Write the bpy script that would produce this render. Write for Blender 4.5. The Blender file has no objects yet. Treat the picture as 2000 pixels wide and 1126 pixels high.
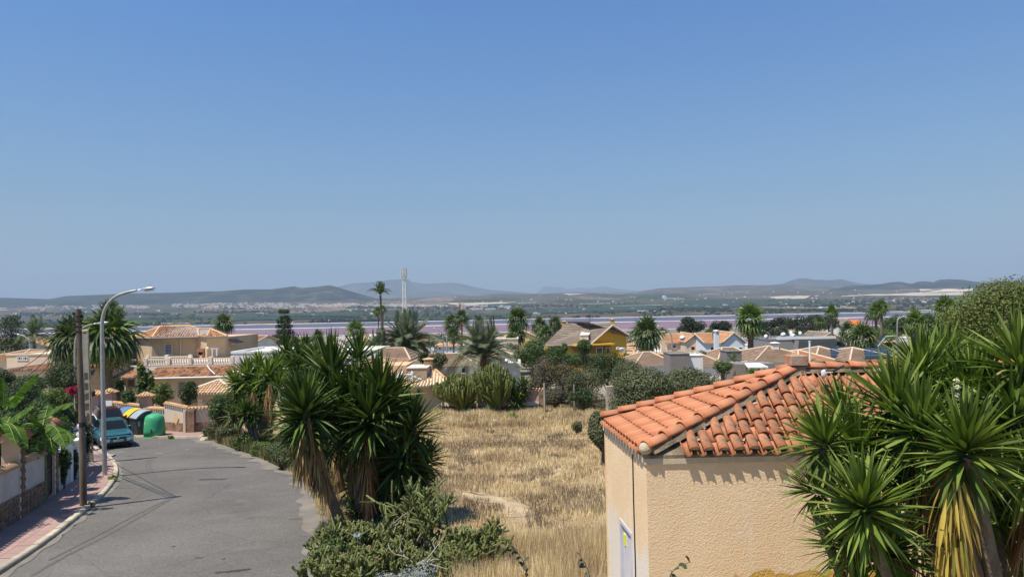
import bpy, bmesh, math, random
import numpy as np
from mathutils import Vector, Matrix, noise
random.seed(7)
rng = np.random.default_rng(11)
scene = bpy.context.scene
COL = scene.collection
R = math.radians
# ------------------------------------------------------------------ camera
FPX = 1400.0                       # focal length in pixels of a 2000 px wide frame
PITCH = math.atan(37.0 / FPX)
ROLL = R(-1.1)
cam_d = bpy.data.cameras.new('camera')
cam = bpy.data.objects.new('camera', cam_d)
COL.objects.link(cam)
scene.camera = cam
cam_d.sensor_width = 36.0
cam_d.lens = FPX / 2000.0 * 36.0
cam_d.clip_start = 0.1
cam_d.clip_end = 90000.0
CM = Matrix.Rotation(R(90) + PITCH,4, 'X') @ Matrix.Rotation(ROLL,4, 'Z')
cam.matrix_world = CM
# ------------------------------------------------------------------ sun and sky
SUN_EL, SUN_AZ = 62.0,0.0         # SUN_AZ is replaced below
SUN_DIR = Vector((-0.37,-0.27,1.0)).normalized()   # towards the sun
SUN_EL = math.asin(SUN_DIR.z)
SUN_ROT = math.atan2(SUN_DIR.x, SUN_DIR.y)
sl = bpy.data.lights.new('sun', 'SUN')
sl.energy = 4.9
sl.angle = R(0.53)
sl.color = (1.0,0.94,0.84)
sun = bpy.data.objects.new('sun', sl)
COL.objects.link(sun)
sun.rotation_euler = SUN_DIR.to_track_quat('Z', 'Y').to_euler()
sun.location = SUN_DIR * 200
world = bpy.data.worlds.new('World')
scene.world = world
world.use_nodes = True
wt = world.node_tree
for n in list(wt.nodes):
 wt.nodes.remove(n)
w_out = wt.nodes.new('ShaderNodeOutputWorld')
w_bg = wt.nodes.new('ShaderNodeBackground')
w_sky = wt.nodes.new('ShaderNodeTexSky')
w_sky.sky_type = 'NISHITA'
w_sky.sun_disc = False
w_sky.sun_elevation = SUN_EL
w_sky.sun_rotation = SUN_ROT
w_sky.altitude = 0
w_sky.air_density = 1.0
w_sky.dust_density = 0.6
w_sky.ozone_density = 2.2
w_hsv = wt.nodes.new('ShaderNodeGamma')
w_hsv.inputs[1].default_value = 1.0
w_tint = wt.nodes.new('ShaderNodeMix')
w_tint.data_type = 'RGBA'; w_tint.blend_type = 'MULTIPLY'
w_tint.inputs[0].default_value = 1.0
w_tc = wt.nodes.new('ShaderNodeTexCoord')
w_sep = wt.nodes.new('ShaderNodeSeparateXYZ')
wt.links.new(w_tc.outputs['Generated'], w_sep.inputs[0])
w_rmp = wt.nodes.new('ShaderNodeValToRGB')
_els = [(0.0,(0.82,0.95,0.83)),(0.10,(0.71,0.99,0.97)),(0.20,(0.57,1.04,1.30)),(0.38,(0.34,1.02,1.66)),(0.62,(0.44,0.92,1.50)),(1.0,(0.52,0.88,1.25))]
w_rmp.color_ramp.elements[0].position = 0.0; w_rmp.color_ramp.elements[0].color = (*_els[0][1],1)
w_rmp.color_ramp.elements[1].position = 1.0; w_rmp.color_ramp.elements[1].color = (*_els[-1][1],1)
for _p, _c in _els[1:-1]:
 _e = w_rmp.color_ramp.elements.new(_p); _e.color = (*_c,1)
wt.links.new(w_sep.outputs[2], w_rmp.inputs[0])
wt.links.new(w_rmp.outputs[0], w_tint.inputs[7])
wt.links.new(w_sky.outputs[0], w_hsv.inputs[0])
wt.links.new(w_hsv.outputs[0], w_tint.inputs[6])
wt.links.new(w_tint.outputs[2], w_bg.inputs[0])
w_bg.inputs[1].default_value = 0.068
wt.links.new(w_bg.outputs[0], w_out.inputs[0])
scene.view_settings.view_transform = 'Standard'
scene.view_settings.look = 'None'
scene.view_settings.exposure = 0.42
scene.view_settings.gamma = 1.0
scene.view_settings.use_curve_mapping = False
scene.cycles.max_bounces = 6
scene.cycles.diffuse_bounces = 2
scene.cycles.glossy_bounces = 2
scene.cycles.transmission_bounces = 4
scene.cycles.transparent_max_bounces = 8
scene.cycles.volume_bounces = 0
scene.cycles.use_adaptive_sampling = True
# ------------------------------------------------------------------ pixel <-> place helpers
def ray(px, py):
 v = Vector(((px - 1000.0) / FPX,-(py - 563.0) / FPX,-1.0))
 v = CM.to_3x3() @ v
 return v / v.y
def P(px, py, d):
 v = ray(px, py)
 return v * d
PROF = [(-200,4.9),(0,5.0),(41,7.87),(60,8.5),(170,12.0),(400,18.0),(700,28.0),(1250,43.6),(1340,45.8),
  (1500,47.5),(2500,47.5),(2600,45.3),(2700,44.6),(3200,40.0),(4500,14.0),(6000,-34.0),(8000,-105.0),
  (10000,-165.0),(16000,-200.0),(60000,-200.0)]
PX = [p[0] for p in PROF]; PY = [p[1] for p in PROF]
def H(d):
 return float(np.interp(d, PX, PY))
def gz(x, y):
 return -H(y)
def G(px, py):
 v = ray(px, py)
 lo, hi = 1.0,2500.0
 f = lambda d: v.z * d + H(d)
 d = 2.0
 while d < 2500 and f(d) > 0:
  d *= 1.02
 lo, hi = d / 1.02, d
 for _ in range(40):
  m = (lo + hi) / 2
  if f(m) > 0: lo = m
  else: hi = m
 return v * hi
def horizon(px):
 lo, hi = 400.0,800.0
 for _ in range(40):
  m = (lo + hi) / 2
  if ray(px, m).z > 0: lo = m
  else: hi = m
 return lo
# ------------------------------------------------------------------ object helpers
def link(o, parent=None):
 COL.objects.link(o)
 if parent is not None:
  o.parent = parent
 return o
def tag(o, label=None, cat=None, group=None, kind=None):
 if label: o['label'] = label
 if cat: o['category'] = cat
 if group: o['group'] = group
 if kind: o['kind'] = kind
 return o
def thing(name, label, cat, loc=(0,0,0), rz=0.0, group=None):
 o = bpy.data.objects.new(name, None)
 o.empty_display_size = 0.2
 link(o)
 o.location = loc
 o.rotation_euler = (0,0, rz)
 return tag(o, label, cat, group)
class MB:
 """collects vertices and faces of one mesh"""
 def __init__(s):
  s.v = []; s.f = []; s.sm = []
 def add(s, vs, fs, smooth=False, M=None):
  b = len(s.v)
  if M is not None:
   vs = [M @ Vector(p) for p in vs]
  s.v.extend([tuple(p) for p in vs])
  for f in fs:
   s.f.append(tuple(i + b for i in f)); s.sm.append(smooth)
  return s
 def box(s, x0, x1, y0, y1, z0, z1, M=None):
  vs = [(x0,y0,z0),(x1,y0,z0),(x1,y1,z0),(x0,y1,z0),(x0,y0,z1),(x1,y0,z1),(x1,y1,z1),(x0,y1,z1)]
  return s.add(vs,[(0,3,2,1),(4,5,6,7),(0,1,5,4),(1,2,6,5),(2,3,7,6),(3,0,4,7)], False, M)
 def bevbox(s, x0, x1, y0, y1, z0, z1, b=0.01, M=None):
  """box with chamfered vertical and top edges"""
  def ring(i, z):
   return [(x0+i,y0,z),(x1-i,y0,z),(x1,y0+i,z),(x1,y1-i,z),(x1-i,y1,z),(x0+i,y1,z),(x0,y1-i,z),(x0,y0+i,z)]
  def ring2(i, z):
   return [(x0+i+i*.6,y0+i,z),(x1-i-i*.6,y0+i,z),(x1-i,y0+i+i*.6,z),(x1-i,y1-i-i*.6,z),(x1-i-i*.6,y1-i,z),(x0+i+i*.6,y1-i,z),(x0+i,y1-i-i*.6,z),(x0+i,y0+i+i*.6,z)]
  vs = ring(b, z0) + ring(b, z1-b) + ring2(b, z1)
  fs = [tuple(range(7,-1,-1)), tuple(range(16,24))]
  for k in range(2):
   for i in range(8):
    j = (i+1) % 8
    fs.append((k*8+i, k*8+j, k*8+8+j, k*8+8+i))
  return s.add(vs, fs, False, M)
 def tube(s, pts, rad, n=8, cap=True, M=None, smooth=True):
  """swept circle along points; rad a number or list"""
  pts = [Vector(p) for p in pts]
  if not hasattr(rad, '__len__'): rad = [rad]*len(pts)
  vs = []; fs = []
  prev = None
  for i, p in enumerate(pts):
   t = (pts[min(i+1, len(pts)-1)] - pts[max(i-1,0)])
   if t.length < 1e-9: t = Vector((0,0,1))
   t.normalize()
   a = t.orthogonal().normalized() if prev is None else (prev - t*prev.dot(t)).normalized()
   prev = a
   b = t.cross(a)
   for k in range(n):
    an = 2*math.pi*k/n
    vs.append(p + (a*math.cos(an) + b*math.sin(an))*rad[i])
  for i in range(len(pts)-1):
   for k in range(n):
    k2 = (k+1) % n
    fs.append((i*n+k, i*n+k2,(i+1)*n+k2,(i+1)*n+k))
  s.add(vs, fs, smooth, M)
  if cap:
   L = len(pts)-1
   s.add(vs[:n],[tuple(range(n-1,-1,-1))], False, M)
   s.add(vs[L*n:],[tuple(range(n))], False, M)
  return s
 def lathe(s, prof, n=16, M=None, smooth=True, cap=True):
  """prof: list of (r,z)"""
  vs = []; fs = []
  for r, z in prof:
   for k in range(n):
    an = 2*math.pi*k/n
    vs.append((r*math.cos(an), r*math.sin(an), z))
  for i in range(len(prof)-1):
   for k in range(n):
    k2 = (k+1) % n
    fs.append((i*n+k, i*n+k2,(i+1)*n+k2,(i+1)*n+k))
  if cap:
   fs.append(tuple(range(n-1,-1,-1)))
   b = (len(prof)-1)*n
   fs.append(tuple(b+k for k in range(n)))
  return s.add(vs, fs, smooth, M)
 def prism(s, poly, h0, h1, axis='z', M=None):
  """poly: 2d outline (ccw); extruded along axis between h0 and h1"""
  n = len(poly)
  def mk(p, h):
   if axis == 'z': return (p[0], p[1], h)
   if axis == 'y': return (p[0], h, p[1])
   return (h, p[0], p[1])
  vs = [mk(p, h0) for p in poly] + [mk(p, h1) for p in poly]
  fs = [tuple(range(n-1,-1,-1)), tuple(range(n,2*n))]
  for i in range(n):
   j = (i+1) % n
   fs.append((i, j, n+j, n+i))
  return s.add(vs, fs, False, M)
 def slab(s, quad, t):
  """a flat panel given by its top corners, thickness t downwards along its normal"""
  q = [Vector(p) for p in quad]
  nrm = (q[1]-q[0]).cross(q[2]-q[0]).normalized()
  if nrm.z < 0: nrm = -nrm
  lo = [p - nrm*t for p in q]
  n = len(q)
  fs = [tuple(range(n)), tuple(range(2*n-1, n-1,-1))]
  for i in range(n):
   j = (i+1) % n
   fs.append((i, n+i, n+j, j))
  return s.add(q+lo, fs)
 def mesh(s, name, mat=None):
  m = bpy.data.meshes.new(name)
  m.from_pydata(s.v,[], s.f)
  m.polygons.foreach_set('use_smooth', s.sm)
  if mat is not None: m.materials.append(mat)
  m.update()
  return m
 def obj(s, name, mat, parent=None, loc=None, label=None, kind=None):
  o = bpy.data.objects.new(name, s.mesh(name, mat))
  link(o, parent)
  if loc is not None: o.location = loc
  if label: o['label'] = label
  if kind: o['kind'] = kind
  return o
def np_mesh(name, verts, faces, mat, smooth=False):
 """verts (N,3), faces (M,k) with constant k"""
 verts = np.asarray(verts, dtype=np.float32); faces = np.asarray(faces, dtype=np.int32)
 m = bpy.data.meshes.new(name)
 k = faces.shape[1]
 m.vertices.add(len(verts)); m.vertices.foreach_set('co', verts.ravel())
 m.loops.add(faces.size); m.loops.foreach_set('vertex_index', faces.ravel())
 m.polygons.add(len(faces))
 m.polygons.foreach_set('loop_start', np.arange(0, faces.size, k, dtype=np.int32))
 m.polygons.foreach_set('use_smooth', np.full(len(faces), smooth))
 m.materials.append(mat)
 m.update(calc_edges=True)
 return m
def mobj(name, mesh, parent=None, loc=None, rot=None, label=None, kind=None):
 o = bpy.data.objects.new(name, mesh)
 link(o, parent)
 if loc is not None: o.location = loc
 if rot is not None: o.rotation_euler = rot
 if label: o['label'] = label
 if kind: o['kind'] = kind
 return o
KIDS = {}
def copy_tree(o, parent=None):
 c = o.copy(); COL.objects.link(c)
 if parent is not None: c.parent = parent
 for ch in list(o.children):
  copy_tree(ch, c)
 return c
# ------------------------------------------------------------------ materials
def ramp(nt, fac, stops):
 r = nt.nodes.new('ShaderNodeValToRGB')
 cr = r.color_ramp
 while len(cr.elements) > 1: cr.elements.remove(cr.elements[-1])
 cr.elements[0].position = stops[0][0]; cr.elements[0].color = (*stops[0][1],1)
 for p, c in stops[1:]:
  e = cr.elements.new(p); e.color = (*c,1)
 nt.links.new(fac, r.inputs[0])
 return r.outputs[0]
def noise_tex(nt, vec, scale, detail=4, rough=0.55, dist=0.0):
 n = nt.nodes.new('ShaderNodeTexNoise')
 n.inputs['Scale'].default_value = scale
 n.inputs['Detail'].default_value = detail
 n.inputs['Roughness'].default_value = rough
 n.inputs['Distortion'].default_value = dist
 if vec is not None: nt.links.new(vec, n.inputs['Vector'])
 return n
def mixc(nt, fac, a, b, mode='MIX'):
 m = nt.nodes.new('ShaderNodeMix'); m.data_type = 'RGBA'; m.blend_type = mode
 if isinstance(fac,(int, float)): m.inputs[0].default_value = fac
 else: nt.links.new(fac, m.inputs[0])
 for s, v in ((6, a),(7, b)):
  if isinstance(v, tuple): m.inputs[s].default_value = (*v,1)
  else: nt.links.new(v, m.inputs[s])
 return m.outputs[2]
def math_n(nt, op, a, b=None):
 m = nt.nodes.new('ShaderNodeMath'); m.operation = op
 for i, v in enumerate((a, b)):
  if v is None: continue
  if isinstance(v,(int, float)): m.inputs[i].default_value = v
  else: nt.links.new(v, m.inputs[i])
 return m.outputs[0]
def new_mat(name, rough=0.8, spec=0.3):
 m = bpy.data.materials.new(name); m.use_nodes = True
 nt = m.node_tree
 b = nt.nodes['Principled BSDF']
 b.inputs['Roughness'].default_value = rough
 b.inputs['Specular IOR Level'].default_value = spec
 return m, nt, b
def coords(nt, kind='Object', scale=None):
 if kind == 'Position':
  g = nt.nodes.new('ShaderNodeNewGeometry'); out = g.outputs['Position']
 else:
  g = nt.nodes.new('ShaderNodeTexCoord'); out = g.outputs[kind]
 if scale:
  mp = nt.nodes.new('ShaderNodeMapping'); mp.inputs['Scale'].default_value = scale
  nt.links.new(out, mp.inputs['Vector']); out = mp.outputs[0]
 return out
def bump(nt, b, height, strength=0.4, dist=0.02):
 bp = nt.nodes.new('ShaderNodeBump')
 bp.inputs['Strength'].default_value = strength
 bp.inputs['Distance'].default_value = dist
 nt.links.new(height, bp.inputs['Height'])
 nt.links.new(bp.outputs[0], b.inputs['Normal'])
def noisy(name, c1, c2, scale=2.0, rough=0.85, bumpscale=None, bstr=0.3, bdist=0.02, spec=0.2, c3=None, s3=0.3, metallic=0.0, kind='Object', tint_obj=0.0, stretch=None):
 m, nt, b = new_mat(name, rough, spec)
 co = coords(nt, kind, stretch)
 n = noise_tex(nt, co, scale,5,0.6)
 col = ramp(nt, n.outputs['Fac'],[(0.3, c1),(0.7, c2)])
 if c3 is not None:
  n3 = noise_tex(nt, co, s3,4,0.6)
  f = ramp(nt, n3.outputs['Fac'],[(0.45,(0,0,0)),(0.65,(1,1,1))])
  col = mixc(nt, f, col, c3)
 if tint_obj:
  oi = nt.nodes.new('ShaderNodeObjectInfo')
  f = math_n(nt, 'MULTIPLY_ADD', oi.outputs['Random'], tint_obj)
  f.node.inputs[2].default_value = 1 - tint_obj/2
  hv = nt.nodes.new('ShaderNodeHueSaturation')
  nt.links.new(col, hv.inputs['Color']); nt.links.new(f, hv.inputs['Value'])
  col = hv.outputs[0]
 nt.links.new(col, b.inputs['Base Color'])
 b.inputs['Metallic'].default_value = metallic
 if bumpscale:
  nb = noise_tex(nt, co, bumpscale,3,0.6)
  bump(nt, b, nb.outputs['Fac'], bstr, bdist)
 return m
def leafy(name, stops, rough=0.55, trans=0.0, spec=0.3, pos=None, dry=None):
 """colour varies leaf by leaf (mesh island) and slowly through space"""
 m, nt, b = new_mat(name, rough, spec)
 g = nt.nodes.new('ShaderNodeNewGeometry')
 oi = nt.nodes.new('ShaderNodeObjectInfo')
 f = math_n(nt, 'ADD', g.outputs['Random Per Island'], oi.outputs['Random'])
 f = math_n(nt, 'FRACT', f)
 if pos:
  n = noise_tex(nt, g.outputs['Position'], pos,3)
  n2 = math_n(nt, 'MULTIPLY_ADD', n.outputs['Fac'],1.6); n2.node.inputs[2].default_value = -0.3
  f = math_n(nt, 'MULTIPLY', f,0.45)
  n3 = math_n(nt, 'MULTIPLY', n2,0.55)
  f = math_n(nt, 'ADD', f, n3)
 col = ramp(nt, f, stops)
 nt.links.new(col, b.inputs['Base Color'])
 if trans:
  tr = nt.nodes.new('ShaderNodeBsdfTranslucent')
  tcol = mixc(nt,1.0, col,(1.0,1.25,0.45), 'MULTIPLY')
  nt.links.new(tcol, tr.inputs['Color'])
  mx = nt.nodes.new('ShaderNodeMixShader'); mx.inputs[0].default_value = trans
  nt.links.new(b.outputs[0], mx.inputs[1]); nt.links.new(tr.outputs[0], mx.inputs[2])
  nt.links.new(mx.outputs[0], nt.nodes['Material Output'].inputs['Surface'])
 return m
def plain(name, c, rough=0.6, spec=0.3, metallic=0.0):
 return noisy(name, tuple(x*0.88 for x in c), tuple(min(1, x*1.08) for x in c),3.0, rough, spec=spec, metallic=metallic)
M = {}
M['white_wall'] = noisy('white_render',(0.76,0.73,0.67),(0.83,0.80,0.74),1.2,0.9,40,0.2,0.01, c3=(0.70,0.66,0.60), s3=0.5)
M['cool_white'] = noisy('cool_white_render',(0.66,0.68,0.70),(0.76,0.78,0.80),1.0,0.9,40,0.2,0.01)
M['cream_wall'] = noisy('cream_render',(0.74,0.57,0.40),(0.82,0.65,0.48),1.0,0.9,40,0.2,0.01)
M['beige_wall'] = noisy('beige_render',(0.54,0.39,0.245),(0.61,0.45,0.29),0.8,0.9,30,0.2,0.01, c3=(0.42,0.30,0.19), s3=0.3)
M['pale_beige'] = noisy('pale_beige_render',(0.66,0.53,0.40),(0.73,0.60,0.46),0.8,0.9,30,0.2,0.01, c3=(0.52,0.41,0.30), s3=0.3)
M['yellow_wall'] = noisy('yellow_render',(0.72,0.42,0.06),(0.80,0.48,0.075),0.8,0.9,30,0.2,0.01)
M['light_yellow'] = noisy('light_yellow_render',(0.82,0.60,0.24),(0.88,0.66,0.28),0.8,0.9,30,0.2,0.01)
M['pink_wall'] = noisy('pink_render',(0.52,0.33,0.27),(0.60,0.39,0.32),1.0,0.9,30,0.2,0.01)
M['grey_wall'] = noisy('grey_render',(0.20,0.18,0.165),(0.25,0.225,0.20),1.0,0.9,30,0.2,0.01)
M['mid_grey'] = noisy('grey_fascia',(0.25,0.24,0.235),(0.31,0.30,0.29),1.0,0.8)  # even grey of fascias, gutters, roof decks and some walls
M['trim'] = noisy('cream_trim',(0.70,0.60,0.48),(0.78,0.68,0.55),2.0,0.85)
M['hip_trim'] = noisy('hip_trim',(0.52,0.40,0.28),(0.62,0.49,0.36),2.0,0.9, tint_obj=0.2)
M['white_paint'] = plain('white_paint',(0.80,0.79,0.77),0.5)
M['dark_glass'] = noisy('dark_glass',(0.008,0.011,0.016),(0.016,0.021,0.028),0.5,0.12, spec=0.22)
M['window_glass'] = noisy('window_glass',(0.05,0.055,0.06),(0.09,0.10,0.11),0.7,0.12, spec=0.6)
M['dark_metal'] = noisy('dark_metal',(0.03,0.03,0.032),(0.055,0.055,0.06),5,0.5, metallic=0.3)
M['galv'] = noisy('galvanised_steel',(0.36,0.34,0.31),(0.48,0.46,0.42),6,0.45, metallic=0.35, spec=0.4)
M['aluminium'] = noisy('aluminium',(0.55,0.57,0.58),(0.66,0.68,0.69),6,0.35, metallic=0.5, spec=0.5)
M['black_plastic'] = noisy('black_plastic',(0.02,0.02,0.022),(0.03,0.03,0.032),4,0.5)
M['rubber'] = noisy('rubber',(0.016,0.016,0.016),(0.028,0.028,0.028),8,0.85)
M['concrete'] = noisy('concrete',(0.36,0.32,0.25),(0.48,0.43,0.34),3.0,0.9,60,0.4,0.01, c3=(0.30,0.27,0.21), s3=1.2)
M['pole_concrete'] = noisy('tan_pole_concrete',(0.52,0.43,0.29),(0.66,0.56,0.39),3.0,0.9,60,0.4,0.01)
M['kerb'] = noisy('kerb_concrete',(0.42,0.37,0.27),(0.55,0.49,0.37),2.5,0.9,50,0.4,0.01, c3=(0.33,0.29,0.22), s3=0.9, tint_obj=0.25)
M['paver'] = noisy('pink_paver',(0.32,0.21,0.185),(0.385,0.255,0.225),1.5,0.9,70,0.25,0.005, c3=(0.33,0.22,0.19), s3=0.4, tint_obj=0.12)
M['grout'] = noisy('paving_bed',(0.33,0.24,0.21),(0.38,0.29,0.25),3,0.95)
M['old_wood'] = noisy('weathered_pole_wood',(0.15,0.115,0.08),(0.27,0.21,0.15),6,0.9,30,0.6,0.02, c3=(0.11,0.083,0.06), s3=1.4, stretch=(4,4,0.35))
M['terracotta'] = noisy('terracotta_tile',(0.43,0.155,0.075),(0.57,0.23,0.11),3.0,0.82,60,0.3,0.006, c3=(0.36,0.19,0.115), s3=2.2, tint_obj=0.30)
M['hut_tile_old'] = noisy('weathered_terracotta_tile',(0.36,0.14,0.07),(0.56,0.225,0.11),7.0,0.9,60,0.5,0.008, c3=(0.17,0.125,0.085), s3=4.5, tint_obj=0.35)
M['mortar'] = noisy('roof_mortar',(0.17,0.13,0.085),(0.36,0.28,0.18),5,0.95,30,0.8,0.02, c3=(0.075,0.068,0.05), s3=2.6)
M['straw_tile'] = noisy('sandy_tile',(0.52,0.30,0.15),(0.70,0.45,0.25),2.0,0.85,40,0.3,0.01, c3=(0.33,0.21,0.12), s3=3, tint_obj=0.15)
M['stone_clad'] = None
# ================================================================== GROUND, LAKE, HILLS
def fbm(x, y, s, o=4):
 return noise.fractal(Vector((x*s, y*s,3.3)),1.0,2.0, o)
def ground_mats():
 m1, nt, b = new_mat('dry_ground',0.95,0.1)
 co = coords(nt, 'Position')
 n = noise_tex(nt, co,0.35,6,0.6)
 n2 = noise_tex(nt, co,3.0,5,0.65)
 c = ramp(nt, n.outputs['Fac'],[(0.3,(0.26,0.19,0.11)),(0.5,(0.40,0.30,0.17)),(0.7,(0.48,0.37,0.22))])
 c2 = ramp(nt, n2.outputs['Fac'],[(0.3,(0.6,0.6,0.6)),(0.7,(1.1,1.1,1.1))])
 nt.links.new(mixc(nt,1.0, c, c2, 'MULTIPLY'), b.inputs['Base Color'])
 bump(nt, b, n2.outputs['Fac'],0.6,0.05)
 m2 = noisy('suburb_soil',(0.20,0.17,0.12),(0.36,0.30,0.22),0.08,0.95, c3=(0.08,0.10,0.05), s3=0.03, kind='Position')
 m3, nt, b = new_mat('far_farmland',1.0,0.0)
 co = coords(nt, 'Position',(1/420.0,1/900.0,0.0))
 vo = nt.nodes.new('ShaderNodeTexVoronoi'); vo.inputs['Scale'].default_value = 1.0
 nt.links.new(co, vo.inputs['Vector'])
 sep = nt.nodes.new('ShaderNodeSeparateColor'); nt.links.new(vo.outputs['Color'], sep.inputs[0])
 cells = ramp(nt, sep.outputs[0],[(0.0,(0.028,0.048,0.024)),(0.40,(0.036,0.060,0.028)),(0.58,(0.05,0.07,0.035)),(0.72,(0.085,0.08,0.055)),(0.84,(0.13,0.10,0.075)),(0.94,(0.22,0.18,0.13))])
 big = noise_tex(nt, coords(nt, 'Position',(1/1800.0,1/2600.0,0.0)),1.0,3)
 tone = ramp(nt, big.outputs['Fac'],[(0.42,(0,0,0)),(0.6,(1,1,1))])
 brown = noise_tex(nt, coords(nt, 'Position',(1/300.0,1/500.0,0.0)),1.0,6,0.65)
 bc = ramp(nt, brown.outputs['Fac'],[(0.3,(0.055,0.055,0.04)),(0.5,(0.115,0.092,0.07)),(0.72,(0.18,0.145,0.11))])
 c = mixc(nt, tone, cells, bc)
 fine = noise_tex(nt, coords(nt, 'Position',(1/60.0,1/140.0,0.0)),1.0,5,0.7)
 fc = ramp(nt, fine.outputs['Fac'],[(0.35,(0.55,0.55,0.55)),(0.65,(1.25,1.2,1.15))])
 nt.links.new(mixc(nt,1.0, c, fc, 'MULTIPLY'), b.inputs['Base Color'])
 return m1, m2, m3
gm = ground_mats()
ys = list(np.arange(-60,76,4.0)) + [41,60] + list(np.linspace(80,200,13)) + [170] + list(np.linspace(220,700,21)) + [400] + list(np.linspace(750,2600,34)) + [1250,1340,1500,2500]
ys += list(np.linspace(2650,12000,90)) + [2700,3200,4500,6000,8000,10000] + list(np.linspace(12500,60000,30)) + [16000]
ys = sorted(set(float(v) for v in ys))
NU = 120
gv = []; gf = []; gmat = []
for y in ys:
 half = 90 + abs(y) * 1.5
 for i in range(NU + 1):
  u = (i / NU * 2 - 1)
  x = u * half
  z = gz(x, y)
  if y > 2750:
   z += fbm(x, y,1/900.0) * min(1,(y - 2750) / 3000) * (14 + (y - 2750) * 0.0022)
  gv.append((x, y, z))
for j in range(len(ys) - 1):
 for i in range(NU):
  a = j * (NU + 1) + i
  gf.append((a, a + 1, a + NU + 2, a + NU + 1))
  gmat.append(0 if ys[j] < 66 else (1 if ys[j] < 1240 else 2))
gmesh = bpy.data.meshes.new('ground')
gmesh.from_pydata(gv,[], gf)
for m_ in gm: gmesh.materials.append(m_)
gmesh.polygons.foreach_set('material_index', gmat)
gmesh.polygons.foreach_set('use_smooth',[True] * len(gf))
gmesh.update()
ground = link(bpy.data.objects.new('ground', gmesh)); tag(ground, kind='structure')
def far_z(x, y):
 z = gz(x, y)
 if y > 2750:
  z += fbm(x, y,1/900.0) * min(1,(y - 2750) / 3000) * (14 + (y - 2750) * 0.0022)
 return z
def GF(px, py, d0=2650):
 v = ray(px, py)
 d = d0
 while d < 16000:
  if v.z * d <= far_z(v.x * d, d): break
  d *= 1.01
 return Vector((v.x * d, d, far_z(v.x * d, d)))
# lake
def water_mat(name, c1, c2):
 m, nt, b = new_mat(name,0.55,0.12)
 n = noise_tex(nt, coords(nt, 'Position',(1/260.0,1/900.0,1)),1.0,4)
 nt.links.new(ramp(nt, n.outputs['Fac'],[(0.3, c1),(0.7, c2)]), b.inputs['Base Color'])
 n2 = noise_tex(nt, coords(nt, 'Position',(0.12,0.3,1)),1.0,3)
 bump(nt, b, n2.outputs['Fac'],0.25,0.5)
 return m
wz = -45.0
w1 = MB(); w1.add([(-6000,1200, wz),(6000,1200, wz),(6000,1930, wz),(-6000,1930, wz)],[(0,1,2,3)])
tag(w1.obj('pink_water', water_mat('pink_brine',(0.20,0.125,0.150),(0.235,0.150,0.178))), kind='structure')
w2 = MB(); w2.add([(-6000,1945, wz),(6000,1945, wz),(6000,2760, wz),(-6000,2760, wz)],[(0,1,2,3)])
tag(w2.obj('violet_water', water_mat('violet_brine',(0.095,0.092,0.125),(0.115,0.11,0.145))), kind='structure')
salt = noisy('salt_crust',(0.42,0.38,0.37),(0.66,0.62,0.61),0.02,0.9, kind='Position')
sb = MB()
def wavy_bank(y0, w, zt, amp, seed):
 n = 160
 vs = []; fs = []
 for i in range(n + 1):
  x = -4500 + 9000 * i / n
  dy = fbm(x, seed,1/500.0) * amp
  ww = w * (0.75 + 0.5 * noise.noise(Vector((x/300.0, seed,0))))
  for (yy, zz) in ((y0 - ww, wz - 0.3),(y0 - ww*0.8, zt),(y0 + ww*0.8, zt),(y0 + ww, wz - 0.3)):
   vs.append((x, yy + dy, zz))
 for i in range(n):
  for k in range(3):
   a = i*4 + k
   fs.append((a, a+4, a+5, a+1))
 sb.add(vs, fs)
wavy_bank(1938,42, wz + 0.6,10,4.0)
wavy_bank(2655,45, wz + 1.1,30,9.0)
tag(sb.obj('salt_bank', salt), kind='structure')
sb = MB()
wavy_bank(1306,9, wz + 0.8,6,14.0)
tag(sb.obj('near_salt_shore', salt), kind='structure')
# hills and mountains: crest traced at its own distance, real depth
def hill_mat(name, lo, mid, hi, s):
 m, nt, b = new_mat(name,1.0,0.0)
 n = noise_tex(nt, coords(nt, 'Position',(1/s,1/s,1/(s*0.35))),1.0,7,0.68)
 nt.links.new(ramp(nt, n.outputs['Fac'],[(0.35, lo),(0.52, mid),(0.68, hi)]), b.inputs['Base Color'])
 return m
def ridge_line(name, pts, d, thick, mat, rough=0.12, kx=6, base=None):
 xs = np.array([p[0] for p in pts], float); yy = np.array([p[1] for p in pts], float)
 px = np.arange(xs[0], xs[-1] + 1, kx)
 NY = 26
 vs = []; fs = []
 rows = []
 for j in range(NY + 1):
  t = j / NY * 2 - 1              # -1 front foot,0 crest, +1 back foot
  dd = d + t * thick
  s = math.cos(t * math.pi / 2) ** 1.25 if abs(t) < 1 else 0.0
  for i, p_ in enumerate(px):
   py = float(np.interp(p_, xs, yy))
   c = P(p_, py, d)
   x = ray(p_,600).x * dd
   b0 = (far_z(x, dd) if dd < 16000 else -gz(0,0) * 0 + H(dd) * -1) - 25
   e = noise.fractal(Vector((x/(thick*0.35), dd/(thick*0.35), d*0.01)),1.0,2.1,5)
   z = b0 + (c.z - b0) * s * (1 + rough * e * (1 - s) * 6 * s)
   if t == 0: z = c.z + e * rough * 0.04 * (c.z - b0)
   vs.append((x, dd, z))
 n = len(px)
 for j in range(NY):
  for i in range(n - 1):
   a = j*n + i
   fs.append((a, a+1, a+n+1, a+n))
 m = bpy.data.meshes.new(name); m.from_pydata(vs,[], fs)
 m.polygons.foreach_set('use_smooth',[True]*len(fs)); m.materials.append(mat); m.update()
 return tag(link(bpy.data.objects.new(name, m)), kind='structure')
hm1 = hill_mat('wooded_hill',(0.010,0.018,0.012),(0.024,0.032,0.022),(0.10,0.085,0.065),230.0)
hm2 = hill_mat('bare_hill',(0.035,0.045,0.028),(0.09,0.08,0.06),(0.19,0.155,0.12),300.0)
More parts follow.
